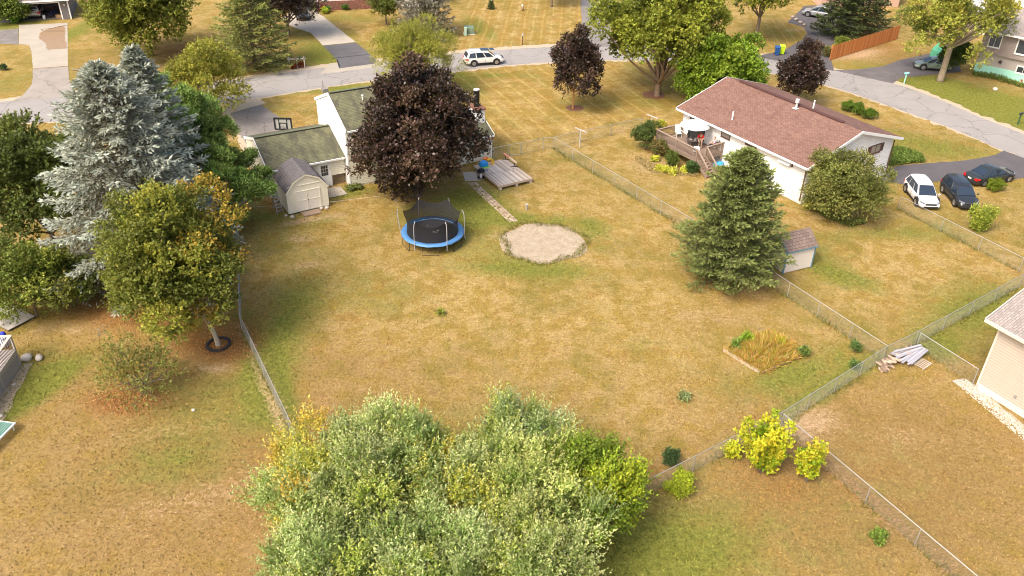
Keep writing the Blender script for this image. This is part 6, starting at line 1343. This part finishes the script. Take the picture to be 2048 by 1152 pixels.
spruce('dusty grey green spruce at the top centre beside the green transformer box', (846, -85), 72, 4.6, (.12, .115, .075), (.30, .28, .21), nb=170, tw=24, cl=.36, cw=.13, dens=5, sweep=.25, power=.75, seed=15)
spruce('dark spruce behind the orange board fence, left of its neighbour', (1712, -95), 74, 3.5, (.03, .045, .02), (.10, .13, .045), nb=150, tw=24, cl=.38, cw=.14, dens=5, sweep=.3, power=.7, seed=16)
spruce('dark spruce behind the orange board fence, right of its neighbour', (1765, -100), 66, 4.0, (.03, .045, .02), (.10, .125, .045), nb=140, tw=24, cl=.38, cw=.14, dens=5, sweep=.3, power=.7, seed=17)
spruce('knee high young spruce alone on the striped lawn at the top', (982, 2), 18, .55, (.03, .05, .02), (.07, .11, .04), nb=40, tw=10, cl=.2, cw=.08, dens=3, seed=18, trunk=.05)
PINE = (.17, .245, .065)
def pine(label, top, yb, R, n, seed, npuf=34): return tree(label, top, yb, R, PINE, n, ll=.30, lw=.075, z0=.12, npuf=npuf, name='pine_tree', mat=NEEDLE, k=9, sl=(.2, .4), trunk=.2, pr=(.22, .34), cvar=.26, jit=.3, upb=.6, flat=.75, seed=seed, taper=.35, spread=1.2, tint=[((.22, .30, .08), .3, None)])
pine('soft green white pine touching the right side of the blue spruces', (345, 150), 420, 4.4, 6500, 21)
pine('shorter white pine between the first pine and the cream garage', (425, 268), 452, 3.3, 5000, 22, 28)
# -- purple maples
PUR = (.042, .022, .020); PT = [((.105, .06, .048), .35, None), ((.02, .011, .014), .3, None)]
tree('largest dark purple maple, standing beside the trampoline and hiding the cream house', (824, 138), 392, 5.9, PUR, 14500, ll=.23, lw=.17, z0=.03, npuf=95, extra=[(4.4, 1.9, 3.9, .8), (5.1, 1.8, 3.7, .5), (3.4, 1.6, 6.2, .9), (4.5, 2.0, 6.4, .6), (-4.4, -1.2, 3.0, .9), (-3.9, -1.5, 5.0, .7)], mat=GLOSSY, tint=PT, pr=(.14, .26), k=6, trunk=.28, taper=.66, seed=31, name='purple_maple', lo=.5, zmin=-.9, jit=.3, sl=(.3, .7))
tree('small egg shaped purple maple in a mulch ring on the front lawn', (1156, 50), 217, 2.9, PUR, 5200, ll=.19, lw=.15, z0=.17, npuf=44, mat=GLOSSY, tint=PT, pr=(.2, .32), trunk=.10, taper=.6, seed=32, name='purple_maple', tmat=pm('tan_bark', (.40, .22, .08)), lo=.45, jit=.3, fork=1.8)
tree('small pointed purple maple behind the red roofed white ranch house', (1622, 76), 212, 2.6, PUR, 4600, ll=.19, lw=.15, z0=.06, npuf=40, mat=GLOSSY, tint=PT, pr=(.2, .32), trunk=.10, taper=.75, seed=33, name='purple_maple', jit=.3)
tree('purple maple at the very top overhanging the pale driveway and a dark car', (560, -75), 72, 4.3, PUR, 5500, ll=.24, lw=.18, z0=.1, npuf=40, mat=GLOSSY, tint=PT, trunk=.2, taper=.3, seed=34, name='purple_maple', jit=.3)
# -- green and yellowing trees
YG = (.27, .26, .045); MG = (.17, .185, .035); DG = (.075, .095, .026)
tree('broad multicoloured tree with orange tinted leaves and a leaning pale forked trunk', (352, 350), 690, 4.4, (.165, .175, .035), 13000, ll=.17, lw=.12, z0=.07, npuf=80, tint=[((.27, .25, .04), .35, None), ((.36, .21, .035), .4, lambda c: c[0] > -.9 and c[2] > 3.), ((.07, .09, .02), .3, None)], pr=(.2, .32), trunk=.15, tmat=PALEBARK, off=(-1.7, .7), fork=1.7, lean=(-.5, .25), seed=41, h=10.0, loc=at(437, 690), ratio=1.0, nl=8)
tree('dark green maple at the left edge behind the shrubs', (30, 235), 510, 4.7, DG, 9500, ll=.2, lw=.15, z0=.12, npuf=48, tint=[((.13, .15, .035), .3, None)], pr=(.2, .34), trunk=.2, seed=42)
tree('leafy shrub of mixed green and yellow at the left edge beside the plank landing', (30, 500), 632, 2.7, (.13, .155, .035), 3600, ll=.16, lw=.11, z0=.05, npuf=26, tint=[((.26, .28, .05), .4, None)], trunk=.07, seed=43, name='shrub', cat='shrub')
tree('rounded green shrub between the left edge shrub and the lattice screen', (120, 520), 612, 2.1, (.10, .13, .03), 2800, ll=.16, lw=.11, z0=.05, npuf=22, tint=[((.20, .19, .05), .4, None)], trunk=.06, seed=44, name='shrub', cat='shrub')
tree('sparse half bare crab apple standing alone above a patch of orange fallen leaves', (255, 652), 788, 2.8, (.17, .17, .05), 1050, ll=.12, lw=.09, z0=.12, npuf=26, tint=[((.28, .2, .05), .3, None)], trunk=.09, seed=45, nl=20, tmat=pm('grey_brown_bark', (.14, .11, .09)), name='crab_apple_tree', h=3.1, k=5, fork=.55, pr=(.2, .36))
tree('full green maple at the top left beside the wet driveway', (262, -85), 112, 6.3, (.145, .16, .03), 10500, ll=.26, lw=.19, z0=.1, npuf=52, tint=[((.23, .23, .04), .3, None)], trunk=.25, seed=46, zmin=-.8)
tree('yellow green tree between the blue spruce tip and the street', (392, 98), 236, 4.3, (.24, .225, .04), 4800, ll=.19, lw=.13, z0=.1, npuf=38, tint=[((.30, .28, .05), .4, None)], trunk=.14, seed=47, pr=(.18, .32))
tree('feathery olive green locust directly behind the largest purple maple', (826, 46), 192, 4.9, (.27, .26, .05), 8500, ll=.15, lw=.06, z0=.1, npuf=34, trunk=.16, seed=48, spread=1.1, k=8, pr=(.25, .4), cvar=.08)
tree('small deciduous tree at the top left of the dusty spruce', (768, -28), 50, 2.4, (.12, .14, .035), 2300, ll=.22, lw=.16, z0=.25, npuf=22, trunk=.10, seed=49)
tree('large many stemmed green maple in a mulch ring on the front lawn', (1346, -85), 191, 7.0, (.20, .215, .035), 13500, ll=.26, lw=.19, z0=.13, npuf=78, tint=[((.29, .30, .045), .35, None), ((.08, .10, .022), .2, None)], trunk=.34, seed=50, fork=1.5, nl=16, pr=(.18, .28), tmat=pm('maple_bark', (.26, .18, .12), var=.35, scale=4, bump=.6))
tree('bright green rounded maple touching the far end of the red roof', (1452, 66), 216, 4.9, (.15, .22, .024), 7800, ll=.24, lw=.18, z0=.04, npuf=42, tint=[((.24, .30, .035), .4, None)], trunk=.2, seed=51, pr=(.2, .32))
tree('tall tree with a bare lower trunk beside the wheelie bins', (1545, -110), 82, 5.0, (.14, .16, .03), 6500, ll=.26, lw=.19, z0=.22, npuf=44, tint=[((.30, .27, .04), .3, None)], trunk=.24, seed=52, fork=3.2)
tree('tall pale yellow green elm in front of the grey house with the mint base', (1905, -60), 162, 7.3, (.30, .30, .065), 8200, ll=.20, lw=.14, z0=.17, npuf=60, tint=[((.40, .34, .06), .35, None), ((.14, .17, .05), .25, None)], trunk=.36, seed=53, fork=4.2, nl=18, tmat=pm('elm_bark', (.30, .24, .17), var=.3, scale=5, bump=.5), pr=(.15, .27), lo=.35, loc=at(1880, 162), h=12.5, ratio=.8)
tree('lilac like bush against the gable end of the white ranch house', (1700, 322), 434, 3.7, (.165, .17, .05), 6800, ll=.15, lw=.11, z0=.06, npuf=44, tint=[((.22, .20, .07), .35, None)], trunk=.10, seed=54, name='large_shrub', cat='shrub', pr=(.18, .32), lo=.5)
tree('tree trunk rising out of the top of the photo on the striped lawn', (1108, -95), 14, 3.2, (.14, .16, .03), 2200, ll=.28, lw=.2, z0=.5, npuf=20, trunk=.13, seed=55, fork=3.5)
tree('dark leafy shrub in the shade between the red table and the mint based house', (1918, 88), 142, 1.9, (.05, .075, .022), 2200, ll=.2, lw=.15, z0=.04, npuf=16, trunk=.05, seed=56, name='shrub', cat='shrub')
tree('green tree crown at the top right corner behind the white roof', (2030, -80), 22, 4.5, (.13, .15, .03), 3200, ll=.28, lw=.2, z0=.1, npuf=24, trunk=.15, seed=57)
tree('bush of mixed greens at the top left corner beside the open garage', (10, -15), 44, 2.6, (.13, .17, .035), 2200, ll=.22, lw=.16, z0=.03, npuf=18, trunk=.06, seed=58, name='shrub', cat='shrub')
# -- shrubs
def shrub(label, x, y, R, H_, base, n, seed, ll=.11, lw=.08, name='shrub', tint=None, cat='shrub', npuf=14, sl=(.12, .3), ratio=1., rz=0., pr=(.3, .5), lo=.3, group=None, upb=.4):
    RS.seed(seed); T = thing(name, label, cat, at(x, y), rz, group); C, R_ = puffs(npuf, (0, 0, H_ * .5), (R * .75, R * .75 * ratio, H_ * .42), lo=lo, hi=.8, pr=pr, zmin=-.9); C[:, 2] = np.maximum(C[:, 2], R_ * .5)
    foliage(T, C, R_, n, ll, lw, base, .12, None, 6, sl, .85, upb, tint, crown=(0, 0, H_ * .3)); q = MB()
    for k in range(4): a = k * 1.6; q.tube([(0.04 * math.cos(a), .04 * math.sin(a), -.02), (R * .35 * math.cos(a), R * .35 * math.sin(a), H_ * .55)], [.025, .01], 5)
    q.build('stem', BARK, T); return T
shrub('tall round dark green bush beside the left corner of the raised deck', 1290, 300, 1.5, 3.0, (.085, .115, .035), 2300, 61, npuf=20)
shrub('browning bush leaning on the deck, right of the tall round green bush', 1318, 312, 1.1, 1.7, (.19, .14, .06), 1100, 62, tint=[((.09, .12, .03), .4, None)])
shrub('small green bush under the deck railing, left of the glossy one', 1342, 332, .75, 1.5, (.10, .13, .03), 800, 63)
shrub('small glossy dark bush right beside the foot of the deck steps', 1385, 345, .85, 1.05, (.055, .10, .03), 800, 64)
for i, (x, y) in enumerate(((1318, 341), (1331, 344), (1344, 347), (1368, 345), (1310, 322))):
    shrub(('lime yellow hosta clump at the left of the row below the deck', 'second lime yellow hosta clump from the left below the deck', 'lime yellow hosta clump below the small green bush by the deck', 'lime yellow hosta clump nearest the foot of the deck steps', 'lime yellow hosta clump between the tall round bush and the deck')[i], x, y, .38, .3, (.48, .46, .07), 160, 70 + i, ll=.16, lw=.1, name='hosta', cat='plant', group='hostas below the deck')
shrub('yellow flowering plant behind the far deck corner', 1322, 256, .6, .7, (.45, .42, .06), 250, 76, name='flowering_plant', cat='plant')
for i, (x, y, r) in enumerate(((1697, 222, 1.0), (1714, 229, 1.15), (1735, 237, 1.0))):
    shrub(('clipped yew ball at the left end of the three by the road', 'clipped yew ball in the middle of the three by the road', 'clipped yew ball at the right end of the three by the road')[i], x, y, r, 1.15, (.10, .16, .022), 1700, 80 + i, ll=.08, lw=.05, sl=(.05, .12), name='clipped_hedge', group='clipped yew balls by the road', lo=.2)
shrub('clipped oval hedge beside the black sedan', 1986, 380, 1.15, 1.0, (.15, .19, .02), 2300, 84, ll=.08, lw=.05, sl=(.05, .12), name='clipped_hedge', lo=.2, ratio=.8)
UPR = (1955, 462)
shrub('round yellow green bush on the near side of the fence beside the thicket', 1358, 985, .78, 1.3, (.30, .34, .03), 1500, 86, ll=.09, lw=.06)
shrub('small dark green bush tucked behind the fence rail near the thicket', 1341, 925, .42, .8, (.05, .085, .035), 500, 87)
shrub('low green weed alone in the lawn near the bottom right fence', 1753, 1080, .45, .42, (.15, .21, .04), 260, 88, name='weed', cat='plant')
shrub('dark leafy sapling by the fence left of the firewood, upper one', 1710, 703, .40, .75, (.10, .16, .05), 150, 89, name='sapling', cat='plant'); shrub('dark leafy sapling by the fence left of the firewood, lower one', 1706, 738, .3, .55, (.10, .16, .05), 80, 90, name='sapling', cat='plant')
shrub('spreading green shrub among the brown ones behind the curved driveway fence', 1682, 96, 1.3, 1.5, (.16, .19, .04), 900, 91); shrub('low brown green shrub at the near end of the orange board fence', 1652, 112, 1.0, 1.1, (.14, .13, .05), 600, 92)
shrub('round bright green bush beside the garage opening at the top left', 32, 47, .75, .9, (.12, .24, .03), 600, 93); shrub('small dark plant on the left lawn by the street', 8, 140, .45, .5, (.04, .07, .03), 220, 94, name='plant', cat='plant')
shrub('grassy weed tuft in the middle of the yard', 880, 628, .45, .12, (.22, .24, .05), 70, 95, name='weed', cat='plant'); shrub('pale green weed in the lawn left of the yellow vine bush', 1368, 798, .4, .25, (.22, .26, .12), 90, 96, name='weed', cat='plant')
shrub('small yellow plant at the corner of the white ranch house by the lilac', 1616, 418, .35, .4, (.36, .34, .06), 140, 97, name='plant', cat='plant')
for i, (x, y, c) in enumerate(((645, 22, (.30, .03, .03)), (656, 24, (.08, .16, .03)), (650, 27, (.34, .40, .04)), (690, 20, (.10, .2, .04)), (664, 18, (.06, .1, .03)), (716, 16, (.10, .2, .04)), (682, 14, (.55, .32, .03)))):
    shrub(('red flowering plant at the left end of the brick base', 'green bush in the flower bed along the brick base', 'lime coloured plant at the front of the flower bed by the brick base', 'low green plant in the middle of the brick base bed', 'dark bush in the flower bed against the brick wall', 'green plant at the right end of the brick base bed', 'orange yellow flowers in the bed along the brick wall')[i], x, y, .6, .7, c, 260, 100 + i, name='flower_bed_plant', cat='plant')
for i, (x, y) in enumerate(((588, 137), (603, 134))): shrub(('rust red plant under the mailbox rack, left one', 'rust red plant under the mailbox rack, right one')[i], x, y, .45, .5, (.26, .05, .03), 220, 110 + i, name='red_plant', cat='plant')
def cover(label, ps, base, n, seed, H_=.4, name='ground_cover', ll=.12, lw=.09):
    RS.seed(seed); P = [at(*p) for p in ps]; xs_ = [p.x for p in P]; ys_ = [p.y for p in P]; O = []
    while len(O) < n:
        x, y = RS.uniform(min(xs_), max(xs_)), RS.uniform(min(ys_), max(ys_)); ins = False
        for i in range(len(P)):
            a, b = P[i], P[(i + 1) % len(P)]
            if (a.y > y) != (b.y > y) and x < (b.x - a.x) * (y - a.y) / (b.y - a.y) + a.x: ins = not ins
        if ins: O.append((x, y, RS.rand() * H_ * .6))
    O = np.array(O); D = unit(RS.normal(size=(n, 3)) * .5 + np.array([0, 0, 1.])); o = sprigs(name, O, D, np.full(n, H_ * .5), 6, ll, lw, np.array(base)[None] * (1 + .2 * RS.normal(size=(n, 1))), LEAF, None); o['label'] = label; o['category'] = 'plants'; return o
cover('low green ground cover along the foot of the white ranch house gable', [(1776, 300), (1800, 298), (1840, 312), (1849, 325), (1800, 330), (1772, 334)], (.13, .18, .04), 2600, 121)
cover('strip of low leafy plants at the foot of the lilac bush', [(1612, 398), (1640, 420), (1700, 448), (1712, 440), (1730, 448), (1700, 455), (1650, 436), (1610, 408)], (.17, .19, .055), 1300, 122)
cover('brown and green undergrowth in the flower bed below the deck', [(1270, 312), (1310, 328), (1395, 348), (1400, 356), (1350, 352), (1300, 345), (1268, 322)], (.36, .27, .14), 600, 123, .2, ll=.08, lw=.06)
cover('row of green weeds along the front of the mint base', [(1945, 146), (1985, 150), (2048, 172), (2048, 178), (1980, 158), (1944, 152)], (.12, .16, .04), 500, 124)
cover('ferny weeds at the foot of the cream split level wall', [(690, 376), (720, 372), (728, 378), (700, 384)], (.14, .16, .05), 220, 125, .3)
# -- silvery thicket in the foreground
OL = (.39, .405, .195); OT = [((.36, .38, .07), .3, None), ((.17, .22, .08), .3, None)]
def olive(label, x, y, z, R, rz, n, seed, base=OL, tint=OT, top_tip=True, up=.85):
    RS.seed(seed); p = at(x, y, z); T = thing('silver_shrub', label, 'shrub', (p.x, p.y, 0), 0, 'silvery shrubs of the foreground thicket'); C, R_ = puffs(46, (0, 0, z), (R * .85, R * .85, rz * .9), pr=(.15, .27), lo=.4, zmin=-.8); C[:, 2] = np.maximum(C[:, 2], .5)
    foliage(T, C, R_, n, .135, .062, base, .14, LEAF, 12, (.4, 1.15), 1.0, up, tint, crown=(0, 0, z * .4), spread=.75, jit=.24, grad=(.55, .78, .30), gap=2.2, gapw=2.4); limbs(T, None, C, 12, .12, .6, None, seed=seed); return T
AM = [((.46, .40, .05), .4, None), ((.24, .30, .10), .25, None), ((.58, .33, .03), .12, None)]
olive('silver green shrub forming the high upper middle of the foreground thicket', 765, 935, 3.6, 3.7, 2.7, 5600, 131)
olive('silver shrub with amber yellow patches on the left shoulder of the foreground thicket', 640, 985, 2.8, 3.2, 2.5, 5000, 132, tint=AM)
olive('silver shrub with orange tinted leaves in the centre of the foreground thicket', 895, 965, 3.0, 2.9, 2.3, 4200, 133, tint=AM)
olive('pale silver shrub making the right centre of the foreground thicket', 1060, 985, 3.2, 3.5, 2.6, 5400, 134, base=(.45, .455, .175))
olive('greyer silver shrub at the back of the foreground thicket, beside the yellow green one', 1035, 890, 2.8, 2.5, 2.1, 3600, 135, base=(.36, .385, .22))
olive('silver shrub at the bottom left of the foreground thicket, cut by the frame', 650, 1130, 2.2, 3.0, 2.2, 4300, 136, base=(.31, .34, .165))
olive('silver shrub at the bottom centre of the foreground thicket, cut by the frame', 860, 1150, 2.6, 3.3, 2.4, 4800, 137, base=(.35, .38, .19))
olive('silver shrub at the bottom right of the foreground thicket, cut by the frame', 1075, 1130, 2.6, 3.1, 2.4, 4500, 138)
RS.seed(139); p = at(1178, 985, 2.7); T = thing('yellow_green_shrub', 'tall yellow green shrub at the right end of the foreground thicket', 'shrub', (p.x, p.y, 0)); C, R_ = puffs(34, (0, 0, 2.8), (2.0, 2.3, 2.4), pr=(.2, .36), lo=.4); C[:, 2] = np.maximum(C[:, 2], .5)
foliage(T, C, R_, 5200, .15, .085, (.22, .28, .028), .18, LEAF, 8, (.35, .9), .9, 1.0, [((.34, .37, .03), .3, None), ((.11, .16, .02), .25, None)], crown=(0, 0, 1.), spread=.9); limbs(T, None, C, 14, .10, .5, None, seed=3)
# -- yellow vine bushes
YV = (.42, .42, .03)
def plume(label, x, y, stems, H_, spr, base, n, seed, tint, name='vine_bush', pr=(.16, .30), ll=.15, lw=.11):
    RS.seed(seed); T = thing(name, label, 'shrub', at(x, y)); C, R_, q = [], [], MB()
    for k in range(stems):
        a = RS.rand() * 6.3; r = spr * (.25 + .75 * RS.rand()); h = H_ * (.5 + .5 * RS.rand()); e = np.array([r * np.cos(a), r * np.sin(a) * .8, h]); q.tube([(0.05 * np.cos(a), .05 * np.sin(a), -.03), tuple(e * .5 + [0, 0, .1]), tuple(e)], [.03, .018, .006], 5)
        for j in range(5): t_ = .3 + .7 * j / 4; C.append(e * t_ + RS.normal(size=3) * .07); R_.append(pr[0] + (pr[1] - pr[0]) * RS.rand() * (1.15 - .5 * t_))
    C, R_ = np.array(C), np.array(R_); foliage(T, C, R_, n, ll, lw, base, .15, None, 6, (.15, .42), 1.3, 1.2, tint, crown=(0, 0, .2), gap=0); q.build('stem', BARK, T); return T
plume('tall yellow green vine bush climbing the fence corner, the larger of the two', 1520, 945, 19, 3.3, 1.45, YV, 1700, 141, [((.13, .25, .02), .45, None), ((.62, .50, .04), .25, None)])
plume('narrow yellow vine bush, the smaller one right of the tall vine bush', 1612, 962, 9, 2.5, .65, YV, 650, 142, [((.18, .32, .03), .35, None), ((.62, .44, .05), .3, None)])
plume('small yellow shoot on the left side of the tall vine bush', 1462, 915, 3, 1.0, .35, YV, 130, 143, [])
plume('upright yellow green shrub inside the fence in front of the black crossover', 1955, 462, 24, 1.9, 1.15, (.26, .30, .05), 1700, 85, [((.42, .42, .08), .3, None)], name='shrub', ll=.13, lw=.08)
# -- tall weeds in the raised bed
RS.seed(151); o0 = Vector(rbx.location); n = 17000; U = RS.rand(n, 2) * 1.1 - .05; A_, B_, C_ = [np.array(at(*p)) for p in ((1522, 748), (1448, 702), (1612, 708))]
O = A_ + (B_ - A_) * (.04 + .92 * U[:, :1]) + (C_ - A_) * (.04 + .92 * U[:, 1:]); cl_ = np.sin(U[:, 0] * 17 + 3 * np.sin(U[:, 1] * 9)) * np.cos(U[:, 1] * 15); ht = .34 + (.6 + .35 * cl_) * 1.7 * np.exp(-((U[:, 0] - .5) ** 2 + (U[:, 1] - .5) ** 2) * 5) * RS.rand(n)
pal = np.array([(.66, .40, .10), (.56, .29, .07), (.56, .46, .07), (.30, .40, .05), (.80, .60, .26)]); ci = RS.choice(5, n, p=[.3, .2, .2, .12, .18]); D = unit(RS.normal(size=(n, 3)) * .55 + np.array([0, 0, 1.]))
A3 = D; S3 = unit(np.cross(A3, RS.normal(size=(n, 3)))); o = card_mesh('tall_weeds', O, A3, S3, ht, np.full(n, .06), pal[ci] * (1 + .2 * RS.normal(size=(n, 1))), LEAF, None); tag(o, 'dry golden weeds and grasses filling the raised timber edged bed', 'weeds')
for i, (x, y, c, h_) in enumerate(((1490, 690, (.22, .34, .03), 1.0), (1555, 700, (.45, .40, .04), .8), (1470, 700, (.17, .24, .05), .7), (1605, 712, (.14, .2, .05), .5))):
    shrub(('bright green weed sticking up at the back left of the raised bed', 'yellow flowering weed in the middle of the raised bed', 'darker green weed at the left corner of the raised bed', 'dark green weed at the right corner of the raised bed')[i], x, y, .36, h_, c, 120, 152 + i, name='weed', cat='plant', upb=1.2, sl=(.2, .45))
# -- grass tufts and fallen leaves
def scatter(n, boxp, fn=None, seed=0):
    RS.seed(seed); out = []
    x0, x1, y0, y1 = boxp; X = RS.uniform(x0, x1, n); Y = RS.uniform(y0, y1, n); return X, Y
def field(arr, X, Y): return arr[np.clip(np.searchsorted(ys, Y) - 1, 0, nyg - 1), np.clip(np.searchsorted(xs, X) - 1, 0, nxg - 1)]
PAVED = []
for ps in ([(x, y - 6) for x, y in up_edge] + [(x, y + 2) for x, y in lo_edge], d2, [(38, 50), (135, 46), (150, 192), (20, 205), (63, 103)], [(600, 10), (633, 12), (711, 84), (752, 127), (678, 137), (589, 55)], [(1161, -60), (1221, -60), (1240, 93), (1160, 95)], [(1500, 108), (1567, 101), (1614, 67), (1575, 45), (1608, 12), (1706, 45), (1650, 96), (1668, 142)], [(1665, 140), (1796, 121), (1915, 118), (1922, 144), (1785, 167)], [(440, 205), (520, 194), (557, 233), (640, 300), (506, 332)], [(925, 345), (962, 342), (975, 355), (930, 362)]):
    PAVED.append([at(*p) for p in ps])
def paved(X, Y):
    r = np.hypot((X - c0.x) / 3.2, (Y - c0.y) / 3.0) < 1
    for P in PAVED:
        ins = np.zeros(len(X), bool)
        for i in range(len(P)):
            a, b = P[i], P[(i + 1) % len(P)]; ins ^= ((a.y > Y) != (b.y > Y)) & (X < (b.x - a.x) * (Y - a.y) / (b.y - a.y + 1e-9) + a.x)
        r |= ins
    return r
X, Y = scatter(420000, (-45, 48, 23, 84), seed=161); keep = ~paved(X, Y) & (np.abs(X) < Y * .64 + 8) & (RS.rand(len(X)) < (34. / Y) ** 1.2 + .12); X, Y = X[keep], Y[keep]
fl = [field(f_, X, Y) for f_ in (green, bare, litter, brown, mowa, mowb + mowc + mowd)]
dens = RS.rand(len(X)) < (1 - .85 * np.clip(fl[1] * 1.3 + fl[2] * .5, 0, 1)); X, Y = X[dens], Y[dens]; fl = [f_[dens] for f_ in fl]; n = len(X)
A_ = unit(RS.normal(size=(n, 3)) * np.array([1, 1, .3]) + np.array([0, 0, .32])); S_ = unit(np.cross(A_, RS.normal(size=(n, 3)) * .25 + np.array([0, 0, 1.]))); sc = (.08 + .10 * RS.rand(n)) * (1 + .4 * np.clip(fl[0], 0, 1))
gro = card_mesh('grass', np.stack([X, Y, np.full(n, -.013)], 1), A_, S_, sc, np.full(n, .05) + .03 * RS.rand(n), np.ones((n, 3)), LAWN_MAT, None)
for nm, arr in zip(('green', 'bare', 'litter', 'brown', 'mowa', 'mowb', 'jit'), fl + [RS.normal(size=n) * .15 + .12]):
    a_ = gro.data.attributes.new(nm, 'FLOAT', 'FACE'); a_.data.foreach_set('value', arr.astype(np.float32))
# taller unmown grass along the fence lines
RS.seed(165); O = []
for (a, b, w_) in ((tp(1108, 275), tp(1375, 432), .16), (tp(1375, 432), corner, .16), (tp(1295, 960), k2, .2), (k2, corner, .22), (corner, k3, .2), (k3, tp(2048, 548), .18), (tp(1568, 828), tp(1955, 1152), .2), (tp(1842, 666), tp(1957, 738), .25), (tp(478, 628), tp(605, 895), .14), (tp(1803, 393), tp(2048, 516), .14)):
    L_ = math.hypot(b[0] - a[0], b[1] - a[1]); m_ = int(L_ * 55); t_ = RS.rand(m_); keep_ = np.sin(t_ * L_ * 1.3) + RS.normal(size=m_) * .7 > -.5; t_ = t_[keep_]; m_ = len(t_)
    O.append(np.stack([a[0] + (b[0] - a[0]) * t_ + RS.normal(size=m_) * w_, a[1] + (b[1] - a[1]) * t_ + RS.normal(size=m_) * w_, np.full(m_, -.012)], 1))
m_ = 1500; a_r = RS.rand(m_) * 6.283; rr_ = 1 + .07 * np.sin(a_r * 3 + 1) + .05 * np.sin(a_r * 7) + RS.normal(size=m_) * .055
O.append(np.stack([c0.x + 3.25 * rr_ * np.cos(a_r), c0.y + 3.1 * rr_ * np.sin(a_r), np.zeros(m_)], 1))
O = np.concatenate(O); n = len(O); A_ = unit(RS.normal(size=(n, 3)) * .45 + np.array([0, 0, 1.])); S_ = unit(np.cross(A_, RS.normal(size=(n, 3))))
pal = np.array([(.30, .25, .07), (.18, .21, .045), (.13, .17, .035), (.40, .30, .11)]); card_mesh('tall_grass', O, A_, S_, .12 + .2 * RS.rand(n), np.full(n, .045), pal[RS.choice(4, n)] * (1 + .2 * RS.normal(size=(n, 1))), LEAF, None)
RS.seed(171); O = []
for (x, y, sx_, sy_, n_) in ((252, 800, 1.3, .7, 900), (440, 695, 1.3, .8, 600), (600, 425, 1.6, 1.0, 120), (555, 400, .8, 1.0, 120), (300, 650, 3, 2, 500), (700, 370, 1, .6, 90), (350, 820, 4, 3, 160), (1530, 950, 1.4, 1, 60), (1480, 570, 2, 1, 140)):
    c_ = at(x, y); O.append(np.stack([c_.x + RS.normal(size=n_) * sx_, c_.y + RS.normal(size=n_) * sy_, .02 + .04 * RS.rand(n_)], 1))
O = np.concatenate(O); n = len(O); A_ = unit(RS.normal(size=(n, 3)) * np.array([1, 1, .25])); S_ = unit(np.cross(A_, np.array([0, 0, 1.]) + RS.normal(size=(n, 3)) * .3))
pal = np.array([(.42, .15, .04), (.50, .24, .07), (.30, .12, .05), (.56, .34, .14)]); card_mesh('fallen_leaves', O, A_, S_, np.full(n, .09), np.full(n, .07), pal[RS.choice(4, n)] * (1 + .2 * RS.normal(size=(n, 1))), LEAF, None)
# white stones of the strip beside the cream house
RS.seed(181); P4 = [np.array(at(*p)) for p in ((1906, 762), (1932, 758), (2140, 932), (2110, 935))]
q = MB(); rk = random.Random(5)
for i in range(1500):
    s_, t_ = rk.random(), rk.random(); p = (P4[0] * (1 - s_) + P4[3] * s_) * (1 - t_) + (P4[1] * (1 - s_) + P4[2] * s_) * t_; r = rk.uniform(.02, .055)
    q.add([(p[0] - r, p[1], .005), (p[0], p[1] - r * .9, .005), (p[0] + r, p[1], .005), (p[0], p[1] + r, .005), (p[0] + r * .1, p[1], .01 + r * .8)], [(0, 1, 4), (1, 2, 4), (2, 3, 4), (3, 0, 4)])
q.build('pebbles', pm('white_pebble', (.56, .50, .43), var=.35, scale=9), None, kind='stuff')
def mulch(x, y, r):
    c_ = at(x, y); rg2 = random.Random(int(x)); sheet('mulch_ring', [(c_.x + r * rg2.uniform(.92, 1.08) * math.cos(a * .21), c_.y + r * rg2.uniform(.92, 1.08) * math.sin(a * .21)) for a in range(30)], .003, pm('red_mulch', (.19, .085, .045), var=.4, scale=8, bump=.6), .04)
mulch(1150, 216, .95); mulch(1308, 190, 1.25)
q = MB().ring((0, 0, 0), .62, .78, 0, .12, 32).build('edging_ring', pm('rubber_black', (.03, .03, .032)), None); tag(q, 'black rubber ring round the foot of the leaning multicoloured tree', 'tree ring'); q.location = at(437, 690); q.location.z = 0
